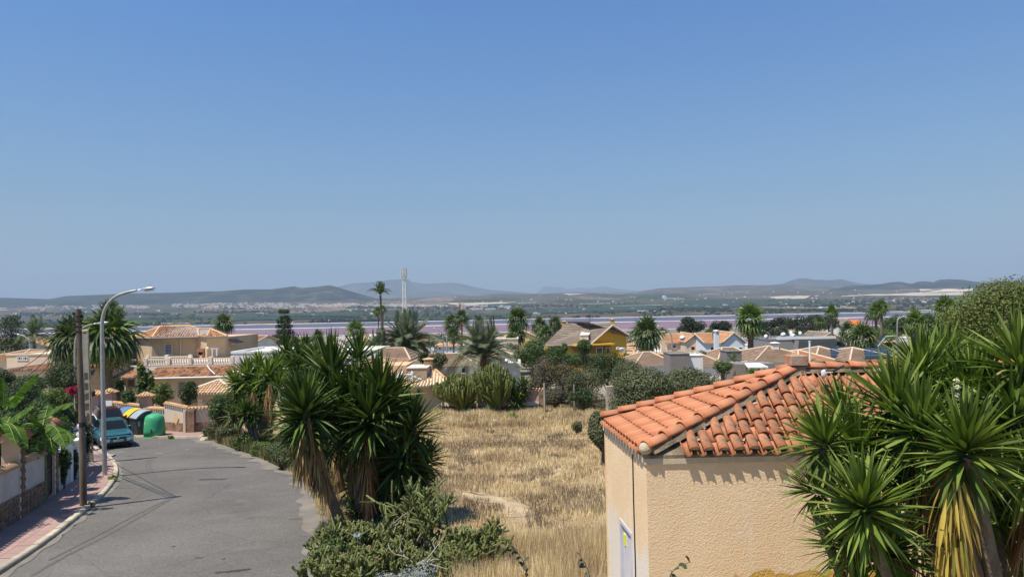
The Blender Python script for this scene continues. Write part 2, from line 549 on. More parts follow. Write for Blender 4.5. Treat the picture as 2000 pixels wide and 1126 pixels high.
hm3 = hill_mat('mountain_rock',(0.035,0.045,0.035),(0.07,0.07,0.055),(0.14,0.125,0.10),900.0)
ridge_line('wooded_hill',[(-400,596),(-150,588),(0,581),(60,583),(95,584),(130,578),(210,575),(250,573),(350,571),(400,569),(430,569),(480,565),(530,565),(560,561),(575,559),(590,562),(620,560),(645,557),(660,561),(690,570),(720,579),(760,588),(800,596)],9300,1500, hm1,0.14)
ridge_line('hazy_mountain',[(600,590),(660,560),(690,553),(720,552),(745,549),(765,546),(785,545),(795,543),(805,551),(830,554),(860,553),(880,552),(900,554),(930,561),(960,566),(1000,569),(1040,573),(1100,580)],21000,3500, hm3,0.10)
ridge_line('faint_mountain',[(1035,578),(1052,570),(1060,560),(1075,559),(1095,561),(1110,564),(1135,561),(1150,563),(1165,561),(1180,558),(1200,563),(1225,566),(1260,569),(1300,575)],30000,3500, hm3,0.12)
ridge_line('low_bare_hill',[(900,584),(960,574),(1000,572),(1060,574),(1120,571),(1180,571),(1240,571),(1270,566),(1290,563),(1340,561),(1400,559),(1440,557),(1500,557),(1550,557),(1600,559),(1700,561),(1800,562),(2000,560),(2200,560)],10200,1500, hm2,0.12)
ridge_line('blue_mountain',[(1460,565),(1500,557),(1530,554),(1545,548),(1560,544),(1575,543),(1590,546),(1620,547),(1645,545),(1660,549),(1680,553),(1710,556),(1760,562)],15500,1800, hm3,0.10)
ridge_line('quarry_hill',[(1620,566),(1660,558),(1700,556),(1725,554),(1740,551),(1760,550),(1775,553),(1785,554),(1792,550),(1810,549),(1825,551),(1835,546),(1855,545),(1880,546),(1900,549),(1920,551),(2000,550),(2200,553),(2400,560)],9000,1000, hm1,0.12)
# ================================================================== ROAD AND PAVEMENT
KERB_PX = [(-60,1160),(0,1122),(54,1087),(107,1049),(143,1020),(175,994),(201,971),(224,942),(231,926),(229,912),(224,902),(211,888),(192,877),(176,872)]
KERB = [G(*p) for p in KERB_PX]
k0 = KERB[0]; dirk = (KERB[1]-KERB[0]).normalized()
KERB = [k0 - dirk*14, k0 - dirk*7] + KERB + [Vector((KERB[-1].x-8, KERB[-1].y+1.2,0)), Vector((-60, KERB[-1].y+4,0))]
EDGE_PX = [(640,1126),(622,1040),(612,975),(590,930),(553,919),(531,908),(488,888),(432,869),(392,857)]
EDGE = [G(*p) for p in EDGE_PX]
e0 = EDGE[0]; dire = (EDGE[1]-EDGE[0]).normalized()
EDGE = [Vector((e0.x+1.0,-8,0)), Vector((e0.x+0.6,6,0)), Vector((e0.x+0.3,14,0))] + EDGE
# far kerb, in front of the recycling bins
FARK = [G(392,857), G(345,856), G(300,856), G(262,854)]
FARK += [Vector((FARK[-1].x-4, FARK[-1].y+0.9,0)), Vector((-60, FARK[-1].y+2.5,0))]
def densify(pl, step):
 out = []
 for a, b in zip(pl[:-1], pl[1:]):
  L = (Vector((b.x-a.x, b.y-a.y,0))).length
  n = max(1, int(round(L/step)))
  for k in range(n):
   t = k/n
   out.append(Vector((a.x+(b.x-a.x)*t, a.y+(b.y-a.y)*t,0)))
 out.append(Vector((pl[-1].x, pl[-1].y,0)))
 return out
def smooth_line(pl, it=2):
 for _ in range(it):
  q = [pl[0]]
  for a, b in zip(pl[:-1], pl[1:]):
   q += [a.lerp(b,0.25), a.lerp(b,0.75)]
  q.append(pl[-1]); pl = q
 return pl
def flat(pl): return [Vector((p.x, p.y,0)) for p in pl]
KERB = smooth_line(flat(KERB)); EDGE = smooth_line(flat(EDGE)); FARK = flat(FARK)
def drape(name, outline, mat, lift, kind='structure', thick=0.0):
 """polygon outline laid on the ground, cut along the ground's breaks"""
 bm = bmesh.new()
 vs = [bm.verts.new((p.x, p.y,0)) for p in outline]
 f = bm.faces.new(vs)
 bmesh.ops.triangulate(bm, faces=[f])
 y0 = min(p.y for p in outline); y1 = max(p.y for p in outline)
 for yb in [p[0] for p in PROF if y0 < p[0] < y1]:
  bmesh.ops.bisect_plane(bm, geom=bm.verts[:]+bm.edges[:]+bm.faces[:], plane_co=(0, yb,0), plane_no=(0,1,0))
 for v in bm.verts: v.co.z = -H(v.co.y) + lift
 bmesh.ops.recalc_face_normals(bm, faces=bm.faces)
 for f in bm.faces:
  if f.normal.z < 0: f.normal_flip()
 if thick:
  r = bmesh.ops.extrude_face_region(bm, geom=bm.faces[:])
  for e in r['geom']:
   if isinstance(e, bmesh.types.BMVert): e.co.z -= thick
  bmesh.ops.recalc_face_normals(bm, faces=bm.faces)
 m = bpy.data.meshes.new(name); bm.to_mesh(m); bm.free()
 m.materials.append(mat)
 o = link(bpy.data.objects.new(name, m))
 return tag(o, kind=kind) if kind else o
def asphalt_mat():
 m, nt, b = new_mat('worn_asphalt',0.9,0.25)
 co = coords(nt, 'Position')
 n = noise_tex(nt, co,0.22,5,0.6)
 c = ramp(nt, n.outputs['Fac'],[(0.32,(0.112,0.103,0.092)),(0.68,(0.160,0.148,0.132))])
 fine = noise_tex(nt, co,14,4,0.75)
 fc = ramp(nt, fine.outputs['Fac'],[(0.35,(0.72,0.72,0.72)),(0.65,(1.22,1.22,1.22))])
 c = mixc(nt,1.0, c, fc, 'MULTIPLY')
 dn = noise_tex(nt, co,0.7,6,0.7)
 df = ramp(nt, dn.outputs['Fac'],[(0.56,(0,0,0)),(0.74,(0.5,0.5,0.5))])
 c = mixc(nt, df, c,(0.21,0.195,0.175))
 on = noise_tex(nt, coords(nt, 'Position',(0.8,1.9,1)),0.8,2,0.4)
 of = ramp(nt, on.outputs['Fac'],[(0.735,(0,0,0)),(0.75,(0.6,0.6,0.6))])
 c = mixc(nt, of, c,(0.055,0.053,0.05))
 vo = nt.nodes.new('ShaderNodeTexVoronoi'); vo.feature = 'DISTANCE_TO_EDGE'; vo.inputs['Scale'].default_value = 0.3
 wn = noise_tex(nt, co,1.2,4,0.6)
 wc = mixc(nt,0.35, co, wn.outputs['Color'], 'ADD')
 nt.links.new(wc, vo.inputs['Vector'])
 cf = ramp(nt, vo.outputs['Distance'],[(0.0,(0.55,0.55,0.55)),(0.006,(0,0,0))])
 c = mixc(nt, cf, c,(0.06,0.058,0.055))
 nt.links.new(c, b.inputs['Base Color'])
 bump(nt, b, fine.outputs['Fac'],0.35,0.01)
 return m
road_outline = EDGE + FARK[1:] + list(reversed(KERB))
road = drape('road', road_outline, asphalt_mat(),0.02)
# skid marks, patches and a painted lamp shadow on the asphalt
skid = noisy('tyre_mark',(0.100,0.094,0.086),(0.135,0.126,0.115),5,0.85, kind='Position')
patchm = noisy('bitumen_shadow_patch',(0.05,0.048,0.046),(0.075,0.072,0.069),3,0.85, kind='Position')
def ribbon(pxs, w, name, mat, lift=0.026):
 pts = flat([G(*p) for p in pxs]); pts = densify(smooth_line(pts,2),0.5)
 vs = []; fs = []
 for i, p in enumerate(pts):
  t = (pts[min(i+1, len(pts)-1)] - pts[max(0, i-1)]).normalized()
  nrm = Vector((-t.y, t.x,0))
  ww = w * (0.7 + 0.6*random.random()) * (0.3 if i in (0, len(pts)-1) else 1)
  for s in (-1,1):
   q = p + nrm*ww*0.5*s
   vs.append((q.x, q.y,-H(q.y)+lift))
 for i in range(len(pts)-1):
  fs.append((2*i,2*i+1,2*i+3,2*i+2))
 mb = MB(); mb.add(vs, fs)
 return tag(mb.obj(name, mat), kind='structure')
ribbon([(345,962),(322,950),(300,925),(290,905),(297,896)],0.10, 'tyre_mark', skid)
ribbon([(338,966),(312,952),(291,928),(284,905),(291,897)],0.09, 'tyre_mark', skid,0.027)
ribbon([(345,968),(290,1000),(210,1045),(120,1090),(60,1126)],0.12, 'tyre_mark', skid,0.028)
ribbon([(335,972),(270,1003),(190,1046),(95,1095)],0.09, 'tyre_mark', skid,0.029)
for pxs, w in (([(388,937),(415,936),(442,936)],0.32),([(420,1119),(450,1117),(490,1112)],0.14),([(395,914),(440,912),(478,913)],0.07),  # the long thin strip paints the lamp arm's shadow; the rest are bitumen
   ([(480,1012),(500,1012)],0.05),([(435,1092),(440,1092)],0.12),([(335,1068),(343,1067)],0.10),([(380,1090),(395,1090)],0.07)):
 ribbon(pxs, w, 'bitumen_shadow_patch', patchm,0.027)
white_mark = noisy('worn_white_paint',(0.17,0.165,0.155),(0.34,0.33,0.31),4,0.9, kind='Position')
for pxs in ([(300,886),(318,885)],[(335,879),(344,878)],[(362,878),(369,878)],[(215,884),(245,882)]):
 ribbon(pxs,0.14, 'road_line', white_mark,0.025)
# near pavement
WALL_PX = [(49,1012),(88,987),(107,971),(140,944),(153,937),(166,922),(175,913)]
WALL = [G(*p) for p in WALL_PX]
wd = (WALL[1]-WALL[0]); wd.z = 0; wd.normalize()
w0 = WALL[0]
WALL_FULL = flat([w0 - wd*22] + WALL + [Vector((WALL[-1].x-1.2, WALL[-1].y+4.5,0)), Vector((WALL[-1].x-12, WALL[-1].y+6.0,0)), Vector((-60, WALL[-1].y+8,0))])
pave_outline = KERB + list(reversed(WALL_FULL))
pave = drape('pavement', pave_outline, M['grout'],0.105, thick=0.25)
kl = densify(KERB,0.9)
# kerb stones: parts of the pavement
ksrc = None
kcount = 0
cur = KERB[0]; acc = 0.0
seg = densify(KERB,0.05)
stones = []
start = seg[0]; L = 0
for a, b in zip(seg[:-1], seg[1:]):
 L += (b-a).length
 if L >= 0.98:
  stones.append((start, b)); start = b; L = 0
for a, b in stones:
 if a.y < 12 or a.x < -36: continue
 t = (b-a).normalized(); nrm = Vector((t.y,-t.x,0))     # towards the road
 mb = MB()
 za = -H(a.y); zb = -H(b.y)
 ga = a + t*0.012; gb = b - t*0.012
 jit = random.uniform(-0.006,0.006)
 w_in, w_out = -0.17,0.02
 vs = []
 for (q, zz) in ((ga, za),(gb, zb)):
  for (off, hh) in ((w_in,-0.1),(w_in,0.145+jit),(w_out-0.03,0.145+jit),(w_out,0.115+jit),(w_out+0.015,-0.1)):
   p = q + nrm*off
   vs.append((p.x, p.y, zz+hh))
 fs = [(0,1,2,3,4),(9,8,7,6,5)] + [(k, k+5,(k+1)%5+5,(k+1)%5) for k in range(5)]
 mb.add(vs, fs)
 mb.obj('kerb_stone', M['kerb'], pave)
# paving stones: 4 rows across, joints recessed
def line_at(pl, y):
 for a, b in zip(pl[:-1], pl[1:]):
  if (a.y - y) * (b.y - y) <= 0 and abs(a.y-b.y) > 1e-6:
   t = (y - a.y) / (b.y - a.y)
   return a.x + (b.x-a.x)*t
 return None
y = 18.6
npv = 0
while y < 36.5:
 dy = 0.42 if y < 30 else 0.6
 xa0, xb0 = line_at(WALL_FULL, y), line_at(KERB, y)
 xa1, xb1 = line_at(WALL_FULL, y+dy), line_at(KERB, y+dy)
 if None not in (xa0, xb0, xa1, xb1):
  xb0 -= 0.21; xb1 -= 0.21
  n = 4
  for k in range(n):
   g = 0.006
   def pt(u, top):
    lo = xa0 + (xb0-xa0)*u; hi = xa1 + (xb1-xa1)*u
    return (hi, y+dy-g) if top else (lo, y+g)
   e = 0.004
   h = random.uniform(0.118,0.124)
   q = [pt(k/n+e,0), pt((k+1)/n-e,0), pt((k+1)/n-e,1), pt(k/n+e,1)]
   mb = MB()
   vs = [(p[0], p[1],-H(p[1])+h) for p in q] + [(p[0], p[1],-H(p[1])+0.09) for p in q]
   mb.add(vs,[(0,1,2,3),(0,4,5,1),(1,5,6,2),(2,6,7,3),(3,7,4,0)])
   mb.obj('paving_stone', M['paver'], pave); npv += 1
 y += dy
# far pavement by the boundary wall with its kerb
FW_PX = [(440,843),(372,846),(366,847),(321,843.5),(280,841),(215,838)]
FWL = flat([G(*p) for p in FW_PX])
pav2 = drape('far_pavement', FARK[:4] + [Vector((FARK[3].x-4, FARK[3].y+0.9,0)), Vector((FARK[3].x-4, FARK[3].y+3.5,0))] + list(reversed(FWL)) + [G(430,856)], M['paver'],0.12, thick=0.25)
seg = densify(FARK[:5],0.05); start = seg[0]; L = 0
for a, b in zip(seg[:-1], seg[1:]):
 L += (b-a).length
 if L >= 0.98:
  t = (b-start).normalized(); nrm = Vector((-t.y, t.x,0))
  if nrm.y > 0: nrm = -nrm
  mb = MB()
  q = [start+t*.012, b-t*.012, b-t*.012-nrm*.17, start+t*.012-nrm*.17]
  q2 = [start+t*.012+nrm*.02, b-t*.012+nrm*.02, q[2], q[3]]
  mb.add([(p.x, p.y,-H(p.y)+0.135) for p in q]+[(p.x, p.y,-H(p.y)-0.05) for p in q2],[(0,1,2,3),(0,4,5,1),(1,5,6,2),(2,6,7,3),(3,7,4,0)])
  mb.obj('kerb_stone', M['kerb'], pav2)
  start = b; L = 0
# ================================================================== FOREGROUND HUT
def hut():
 F = P(1262,888,11.25)                       # front left corner at the wall top
 zt = F.z
 gy = F.y
 zb = -H(12.0) - 0.4
 Bk = Vector((P(1180,830,14.4).x,14.4, zt)) # rear left corner
 L = 9.4                                        # length along the front
 A = Vector((F.x, F.y,0)); B = Vector((Bk.x, Bk.y,0))
 lv = (B - A); W = lv.length; lv.normalize()    # left wall direction
 fv = Vector((1.0,0.012,0)).normalized()      # front wall direction
 hutE = thing('plastered_hut', 'sand coloured rough plastered hut with orange barrel tile hip roof, closest building', 'hut',(F.x, F.y, zb))
 o0 = Vector((F.x, F.y, zb))
 C = A + fv*L; D = B + fv*L
 h = zt - zb
 plaster, nt, b = new_mat('rough_sand_plaster',0.93,0.15)
 co = coords(nt, 'Object')
 n1 = noise_tex(nt, co,0.8,5,0.6); n2 = noise_tex(nt, co,24,3,0.55);
 c = ramp(nt, n1.outputs['Fac'],[(0.3,(0.76,0.54,0.32)),(0.7,(0.85,0.645,0.42))])
 n3 = noise_tex(nt, coords(nt, 'Object',(1.6,1.6,0.5)),1.3,5,0.65)
 f3 = ramp(nt, n3.outputs['Fac'],[(0.55,(0,0,0)),(0.72,(0.5,0.5,0.5))])
 c = mixc(nt, f3, c,(0.84,0.72,0.56))
 vo = nt.nodes.new('ShaderNodeTexVoronoi'); vo.inputs['Scale'].default_value = 36
 nd = noise_tex(nt, co,18,3); wv = mixc(nt,0.12, co, nd.outputs['Color'], 'ADD'); nt.links.new(wv, vo.inputs['Vector'])
 pf = ramp(nt, vo.outputs['Distance'],[(0.05,(0.70,0.66,0.62)),(0.35,(1.06,1.06,1.06))])
 c = mixc(nt,0.7, c, pf, 'MULTIPLY')
 nt.links.new(c, b.inputs['Base Color'])
 hgt = mixc(nt,0.5, vo.outputs['Distance'], n2.outputs['Fac'])
 bump(nt, b, hgt,0.6,0.016)
 lw = plaster.copy(); lw.name = 'stained_sand_plaster'
 lt = lw.node_tree; lb = lt.nodes['Principled BSDF']
 src = lb.inputs['Base Color'].links[0].from_socket
 lco = coords(lt, 'Object'); sx = lt.nodes.new('ShaderNodeSeparateXYZ'); lt.links.new(lco, sx.inputs[0])
 nn = noise_tex(lt, coords(lt, 'Object',(3.0,3.0,1.1)),1.4,6,0.7)
 hh = math_n(lt, 'MULTIPLY_ADD', sx.outputs[2],-0.42); hh.node.inputs[2].default_value = 1.05
 sm = math_n(lt, 'ADD', hh, nn.outputs['Fac'])
 fm_ = ramp(lt, sm,[(0.50,(0,0,0)),(0.66,(0.9,0.9,0.9))])
 lt.links.new(mixc(lt, fm_, src,(0.74,0.68,0.58)), lb.inputs['Base Color'])
 pale = noisy('pale_bare_plaster',(0.52,0.45,0.35),(0.66,0.60,0.50),1.4,0.93,26,0.9,0.03, c3=(0.60,0.45,0.28), s3=0.9)
 def wall(name, p, q, z0, z1, mat, t=0.22, out=None, nn=1):
  d = (q - p).normalized(); nrm = Vector((d.y,-d.x,0)) if out is None else out
  mb = MB()
  a0, b0 = p - nrm*0, q - nrm*0
  a1, b1 = p - nrm*t, q - nrm*t
  vs = [(*(v.xy - o0.xy), zz - o0.z) for zz in (z0, z1) for v in (a0, b0, b1, a1)]
  mb.add(vs,[(0,1,2,3)[::-1],(4,5,6,7),(0,1,5,4),(1,2,6,5),(2,3,7,6),(3,0,4,7)])
  return mb.obj(name, mat, hutE)
 nl = Vector((-lv.y, lv.x,0))
 if nl.x > 0: nl = -nl
 nf = Vector((fv.y,-fv.x,0))
 wall('wall', A, C, zb, zt, plaster, out=nf)
 dA, dB = 0.42*W - 0.30,0.42*W + 0.62        # door span measured from the front corner
 dtop = P(1215,1016,13.0).z
 dbot = zb + 0.42
 A2 = A + lv*0.0
 wall('wall', A2 + lv*0.003, A + lv*dA, zb, zt, lw, out=nl)
 wall('wall', A + lv*dB, B, zb, zt, lw, out=nl)
 wall('wall', A + lv*dA, A + lv*dB, dtop, zt, lw, out=nl)
 wall('wall', A + lv*dA, A + lv*dB, zb, dbot, plaster, out=nl)
 wall('wall', B, D, zb, zt, plaster, out=Vector((0,1,0)))
 wall('wall', C, D, zb, zt, plaster, out=Vector((1,0,0)))
 def skim(p0, dirv, nrm, u0, u1, z0, z1, mat, name, seed):
  n = 26
  mb = MB(); top = []; bot = []
  for i in range(n+1):
   u = u0 + (u1-u0)*i/n
   zt_ = z1 + 0.16*noise.fractal(Vector((u*3, seed,0)),1,2,4)
   if i in (0, n): zt_ = z1-0.12
   top.append(u); bot.append(zt_)
  vs = []
  for u, zz in zip(top, bot):
   q = p0 + dirv*u + nrm*0.004
   vs.append((q.x-o0.x, q.y-o0.y, z0-o0.z)); vs.append((q.x-o0.x, q.y-o0.y, zz-o0.z))
  fs = [(2*i,2*i+2,2*i+3,2*i+1) for i in range(n)]
  mb.add(vs, fs)
  return mb.obj(name, mat, hutE)
 ochre = noisy('ochre_stain',(0.52,0.30,0.06),(0.66,0.42,0.13),3,0.93,30,0.8,0.03)
 skim(A, fv, nf,1.25,3.6, zb, P(1430,1118,11.3).z, ochre, 'ochre_patch',9.0)
 door_mat = plain('white_door_paint',(0.60,0.58,0.62),0.5)
 dm = MB()
 def pt(u, z, off):
  q = A + lv*u + nl*off
  return (q.x-o0.x, q.y-o0.y, z-o0.z)
 def panel(mb, u0, u1, z0, z1, o_out, o_in):
  vs = [pt(u0,z0,o_out), pt(u1,z0,o_out), pt(u1,z1,o_out), pt(u0,z1,o_out), pt(u0,z0,o_in), pt(u1,z0,o_in), pt(u1,z1,o_in), pt(u0,z1,o_in)]
  mb.add(vs,[(0,1,2,3),(7,6,5,4),(0,4,5,1),(1,5,6,2),(2,6,7,3),(3,7,4,0)])
 panel(dm, dA+0.07, dB-0.07, dbot, dtop-0.07,-0.05,-0.09)
 door = dm.obj('door', door_mat, hutE)
 fm = MB()
 panel(fm, dA, dA+0.07, dbot, dtop,0.012,-0.12); panel(fm, dB-0.07, dB, dbot, dtop,0.012,-0.12); panel(fm, dA+0.07, dB-0.07, dtop-0.07, dtop,0.012,-0.12)
 fm.obj('door_frame', door_mat, door)
 um = (dA + dB)/2
 for (u0, u1) in ((dA+0.13, um-0.03),(um+0.03, dB-0.13)):
  for (z0, z1) in ((dbot+0.15, dbot+0.85),(dbot+0.95, dtop-0.18)):
   pm = MB(); panel(pm, u0, u1, z0, z1,-0.038,-0.05); pm.obj('door_panel', door_mat, door)
 lm = MB(); panel(lm, dB-0.30, dB-0.18, dtop-0.42, dtop-0.22,-0.02,-0.038)
 lm.obj('sticker', plain('yellow_sticker',(0.70,0.72,0.05),0.5), door)
 cm = MB(); u = 0.26*W
 cm.tube([pt(u, zt-0.02,0.012), pt(u+0.012, zt-0.9,0.012), pt(u-0.008, zt-1.8,0.012), pt(u, zb+0.3,0.012)],0.010,6)
 cm.obj('cable', M['rubber'], hutE)
 over = 0.03
 zr = P(1562,705,12.95).z - 0.19                      # ridge height
 ap = P(1550,708,12.95); ap = Vector((ap.x,(A.y+B.y)/2, zr))
 eaveF = A.copy();
 e_fl = Vector((A.x-over, A.y-over, zt)); e_fr = Vector((C.x+over, C.y-over, zt))
 e_bl = Vector((B.x-over, B.y+over, zt)); e_br = Vector((D.x+over, D.y+over, zt))
 ap2 = Vector((C.x - (ap.x-A.x)*0.6, ap.y, zr))
 roof = MB()
 def loc(v): return (v.x-o0.x, v.y-o0.y, v.z-o0.z)
 vs = [loc(v) for v in (e_fl, e_fr, e_br, e_bl, ap, ap2)] + [loc(Vector((v.x, v.y, zt-0.05))) for v in (e_fl, e_fr, e_br, e_bl)]
 roof.add(vs,[(0,1,5,4),(2,3,4,5),(3,0,4),(1,2,5),(0,6,7,1),(1,7,8,2),(2,8,9,3),(3,9,6,0),(6,9,8,7)])
 rf = roof.obj('roof', M['mortar'], hutE)
 def tile_mesh(name, r0, r1, ln, mat, up=True, th=0.014, seg=7):
  vs = []; fs = []
  for (r, y, zz) in ((r0,0.0,0.0),(r1, ln,-0.012 if up else 0.0)):
   for rr in (r, r-th):
    for k in range(seg+1):
     a = math.pi*k/seg
     sz = math.sin(a)*rr*(0.86)
     vs.append((math.cos(a)*rr, y,(sz if up else -sz+0.0)+zz))
  n = seg+1
  for k in range(seg):
   fs.append((k, k+1,2*n+k+1,2*n+k))
   fs.append((n+k+1, n+k,3*n+k,3*n+k+1))
   fs.append((k+1, k, n+k, n+k+1))
   fs.append((2*n+k,2*n+k+1,3*n+k+1,3*n+k))
  fs.append((0,2*n,3*n, n)); fs.append((seg, n+seg,3*n+seg,2*n+seg))
  m = MB(); m.add(vs, fs, True)
  me = m.mesh(name, mat)
  return me
 tm = tile_mesh('roof_tile',0.093,0.070,0.42, M['hut_tile_old'])
 tm_new = tile_mesh('roof_tile_new',0.093,0.072,0.42, M['terracotta'])
 tc = tile_mesh('channel_tile',0.068,0.088,0.42, M['hut_tile_old'], up=False)
 tc_new = tile_mesh('channel_tile_new',0.088,0.105,0.42, M['terracotta'], up=False)
 plug = MB(); plug.prism([(0.078*math.cos(math.pi*k/8),0.068*math.sin(math.pi*k/8)) for k in range(9)],0.012,0.05, 'y')
 plug_m = plug.mesh('mortar_plug', M['concrete'])
 def face_tiles(P0, P1, Q0, Q1, pitch, mesh_c, mesh_ch, start=0.14, plugs=True, jitter=1.0, skip_row=None, lift=0.02):
  """P0->P1 eave, Q0/Q1 the upper ends; tiles run up the slope"""
  u = (P1-P0); Lu = u.length; u.normalize()
  mid = (Q0+Q1)/2
  nrm = u.cross(mid-P0).normalized()
  if nrm.z < 0: nrm = -nrm
  v = nrm.cross(u).normalized()
  if v.z < 0: v = -v
  a0 = (Q0-P0).dot(u); h0 = (Q0-P0).dot(v); a1 = (Q1-P0).dot(u); h1 = (Q1-P0).dot(v)
  def top(x):
   t = []
   if x < a0: return h0 * x/a0
   if x > a1: return h1 * (Lu-x)/(Lu-a1)
   return h0
  ncol = int(round((Lu-2*start)/pitch))
  p_ = (Lu-2*start)/ncol
  for i in range(ncol+1):
   x = start + i*p_
   for ch in (0,1):
    xx = x + (0.5*p_ if ch else 0)
    if ch and i == ncol: continue
    hh = top(xx) - (0.10 if not ch else 0.03)
    s = 0.0 if not ch else -0.065
    row = 0
    while s + 0.30 < hh:
     ln = min(0.42, hh - s + 0.12)
     j = jitter*0.010
     pos = P0 + u*(xx + random.uniform(-j, j)) + v*(s + random.uniform(-j, j)*0.8) + nrm*(lift + (0.050 if not ch else 0.055) + random.uniform(0,0.008)*jitter)
     yaw = random.uniform(-0.03,0.03)*jitter
     uu = (u*math.cos(yaw) + v*math.sin(yaw)); vv = (v*math.cos(yaw) - u*math.sin(yaw))
     tilt = 0.035
     vv2 = (vv*math.cos(tilt) - nrm*math.sin(tilt)); nn2 = (nrm*math.cos(tilt) + vv*math.sin(tilt))
     Mx = Matrix(((uu.x, vv2.x, nn2.x,0),(uu.y, vv2.y, nn2.y,0),(uu.z, vv2.z, nn2.z,0),(0,0,0,1)))
     Mx.translation = pos - o0
     if xx > 4.7:
      me_ = mesh_ch if ch else mesh_c
      rest.add([v_.co for v_ in me_.vertices],[tuple(f_.vertices) for f_ in me_.polygons], True, Mx)
      s += 0.31; row += 1
      continue
     o = bpy.data.objects.new('channel_tile' if ch else 'roof_tile', mesh_ch if ch else mesh_c)
     link(o, rf); o.matrix_local = Mx @ Matrix.Diagonal((1, ln/0.42,1,1))
     if row == 0 and not ch and plugs:
      pl = bpy.data.objects.new('mortar_plug', plug_m); link(pl, rf); pl.matrix_local = Mx.copy()
     s += 0.31; row += 1
 rest = MB()
 face_tiles(e_fl, e_fr, ap, ap2,0.232, tm, tc, start=0.30, jitter=1.5)
 face_tiles(e_bl, e_fl, ap, ap + Vector((0.001,0,0)),0.205, tm_new, tc_new, start=0.16, plugs=False, jitter=0.35)
 rest.obj('far_roof_tiles', M['hut_tile_old'], rf, kind='stuff')
 capm = tile_mesh('ridge_tile',0.125,0.105,0.46, M['terracotta'], th=0.016, seg=9)
 def caps(p, q, step, lift=0.10, reverse=False):
  d = (q-p); Ld = d.length; d.normalize()
  n = int(Ld/step)
  side = Vector((d.y,-d.x,0)).normalized()
  nn = side.cross(d).normalized()
  if nn.z < 0: nn = -nn;
  for i in range(n+1):
   s = i*step
   ln = min(0.46, Ld - s + 0.02)
   if ln < 0.12: continue
   tilt = 0.045
   dd = d*math.cos(tilt) - nn*math.sin(tilt); n2 = nn*math.cos(tilt) + d*math.sin(tilt)
   sd = dd.cross(n2).normalized()
   Mx = Matrix(((sd.x, dd.x, n2.x,0),(sd.y, dd.y, n2.y,0),(sd.z, dd.z, n2.z,0),(0,0,0,1)))
   Mx.translation = p + d*s + nn*(lift + random.uniform(0,0.01)) + sd*random.uniform(-0.012,0.012) - o0
   o = bpy.data.objects.new('ridge_tile', capm); link(o, rf); o.matrix_local = Mx @ Matrix.Diagonal((1, ln/0.46,1,1))
 caps(e_fl + Vector((0.04,0.04,0.03)), ap,0.385)
 caps(e_bl + Vector((0.02,-0.05,0.03)), ap,0.385)
 caps(ap + Vector((0.10,0,0)), ap2,0.40,0.09)
 mm = MB()
 for p, q in ((e_fl, ap),(e_bl, ap),(ap, ap2)):
  d = (q-p).normalized(); sd = Vector((d.y,-d.x,0)).normalized()
  n = 22; vs = []; fs = []
  for i in range(n+1):
   c_ = p + (q-p)*(i/n)
   if i == 0: c_ = c_ + d*0.10
   for k,(o_, zz) in enumerate(((-0.14,0.0),(-0.09,0.08),(0,0.12),(0.09,0.08),(0.14,0.0))):
    jj = 0.018*noise.noise(Vector((i*0.9, k*1.7, p.x)))
    w = c_ + sd*(o_*(1+jj*6)); vs.append((w.x-o0.x, w.y-o0.y, w.z-o0.z+zz+jj))
  for i in range(n):
   for k in range(4): fs.append((i*5+k, i*5+k+1,(i+1)*5+k+1,(i+1)*5+k))
  fs += [(0,1,2,3,4), tuple(n*5+k for k in (4,3,2,1,0))]
  mm.add(vs, fs, False)
 mm.obj('mortar_bed', M['mortar'], rf)
 eb = MB(); c_ = e_fl + Vector((0.02,0.02,0.10)) - o0
 eb.lathe([(0.02,-0.09),(0.07,-0.07),(0.105,-0.02),(0.105,0.03),(0.07,0.085),(0.02,0.10)],12, Matrix.Translation(c_))
 eb.obj('mortar_end', noisy('pale_mortar',(0.42,0.33,0.22),(0.56,0.46,0.33),9,0.9,50,0.8,0.02), rf)
 cb = MB()
 q0 = A - o0;
 for (p_, q_, n_) in ((A, C, nf),(A, B, nl)):
  pv = p_ - o0; qv = q_ - o0; z1 = zt - 0.05 - o0.z; z0 = z1 - 0.09
  dd_ = (q_-p_).normalized()
  pv = pv - dd_*0.02
  vs = [(*(w + n_*off).xy, zz) for off in (0.0,0.028) for zz in (z0, z1) for w in (pv, qv)]
  cb.add(vs,[(0,1,3,2),(4,6,7,5),(0,4,5,1),(2,3,7,6),(0,2,6,4),(1,5,7,3)])
 cb.obj('cornice', noisy('eave_mortar',(0.50,0.41,0.29),(0.64,0.54,0.40),6,0.9,40,0.5,0.01), rf)
 ch = MB(); c0 = ap - o0
 ch.bevbox(c0.x-0.13, c0.x+0.13, c0.y-0.13, c0.y+0.13, c0.z-0.05, c0.z+0.14,0.02)
 chn = ch.obj('vent_neck', M['mortar'], rf)
 ch = MB(); ch.bevbox(c0.x-0.155, c0.x+0.155, c0.y-0.155, c0.y+0.155, c0.z+0.14, c0.z+0.315,0.015)
 ch.obj('vent_cap', noisy('vent_terracotta',(0.36,0.17,0.10),(0.52,0.24,0.14),5,0.9,40,0.6,0.02, c3=(0.42,0.33,0.25), s3=3), rf)
 rub = MB()
 u = (e_fr-e_fl).normalized()
 vdir = (ap - e_fl); vdir = Vector((0, vdir.y, vdir.z)).normalized()
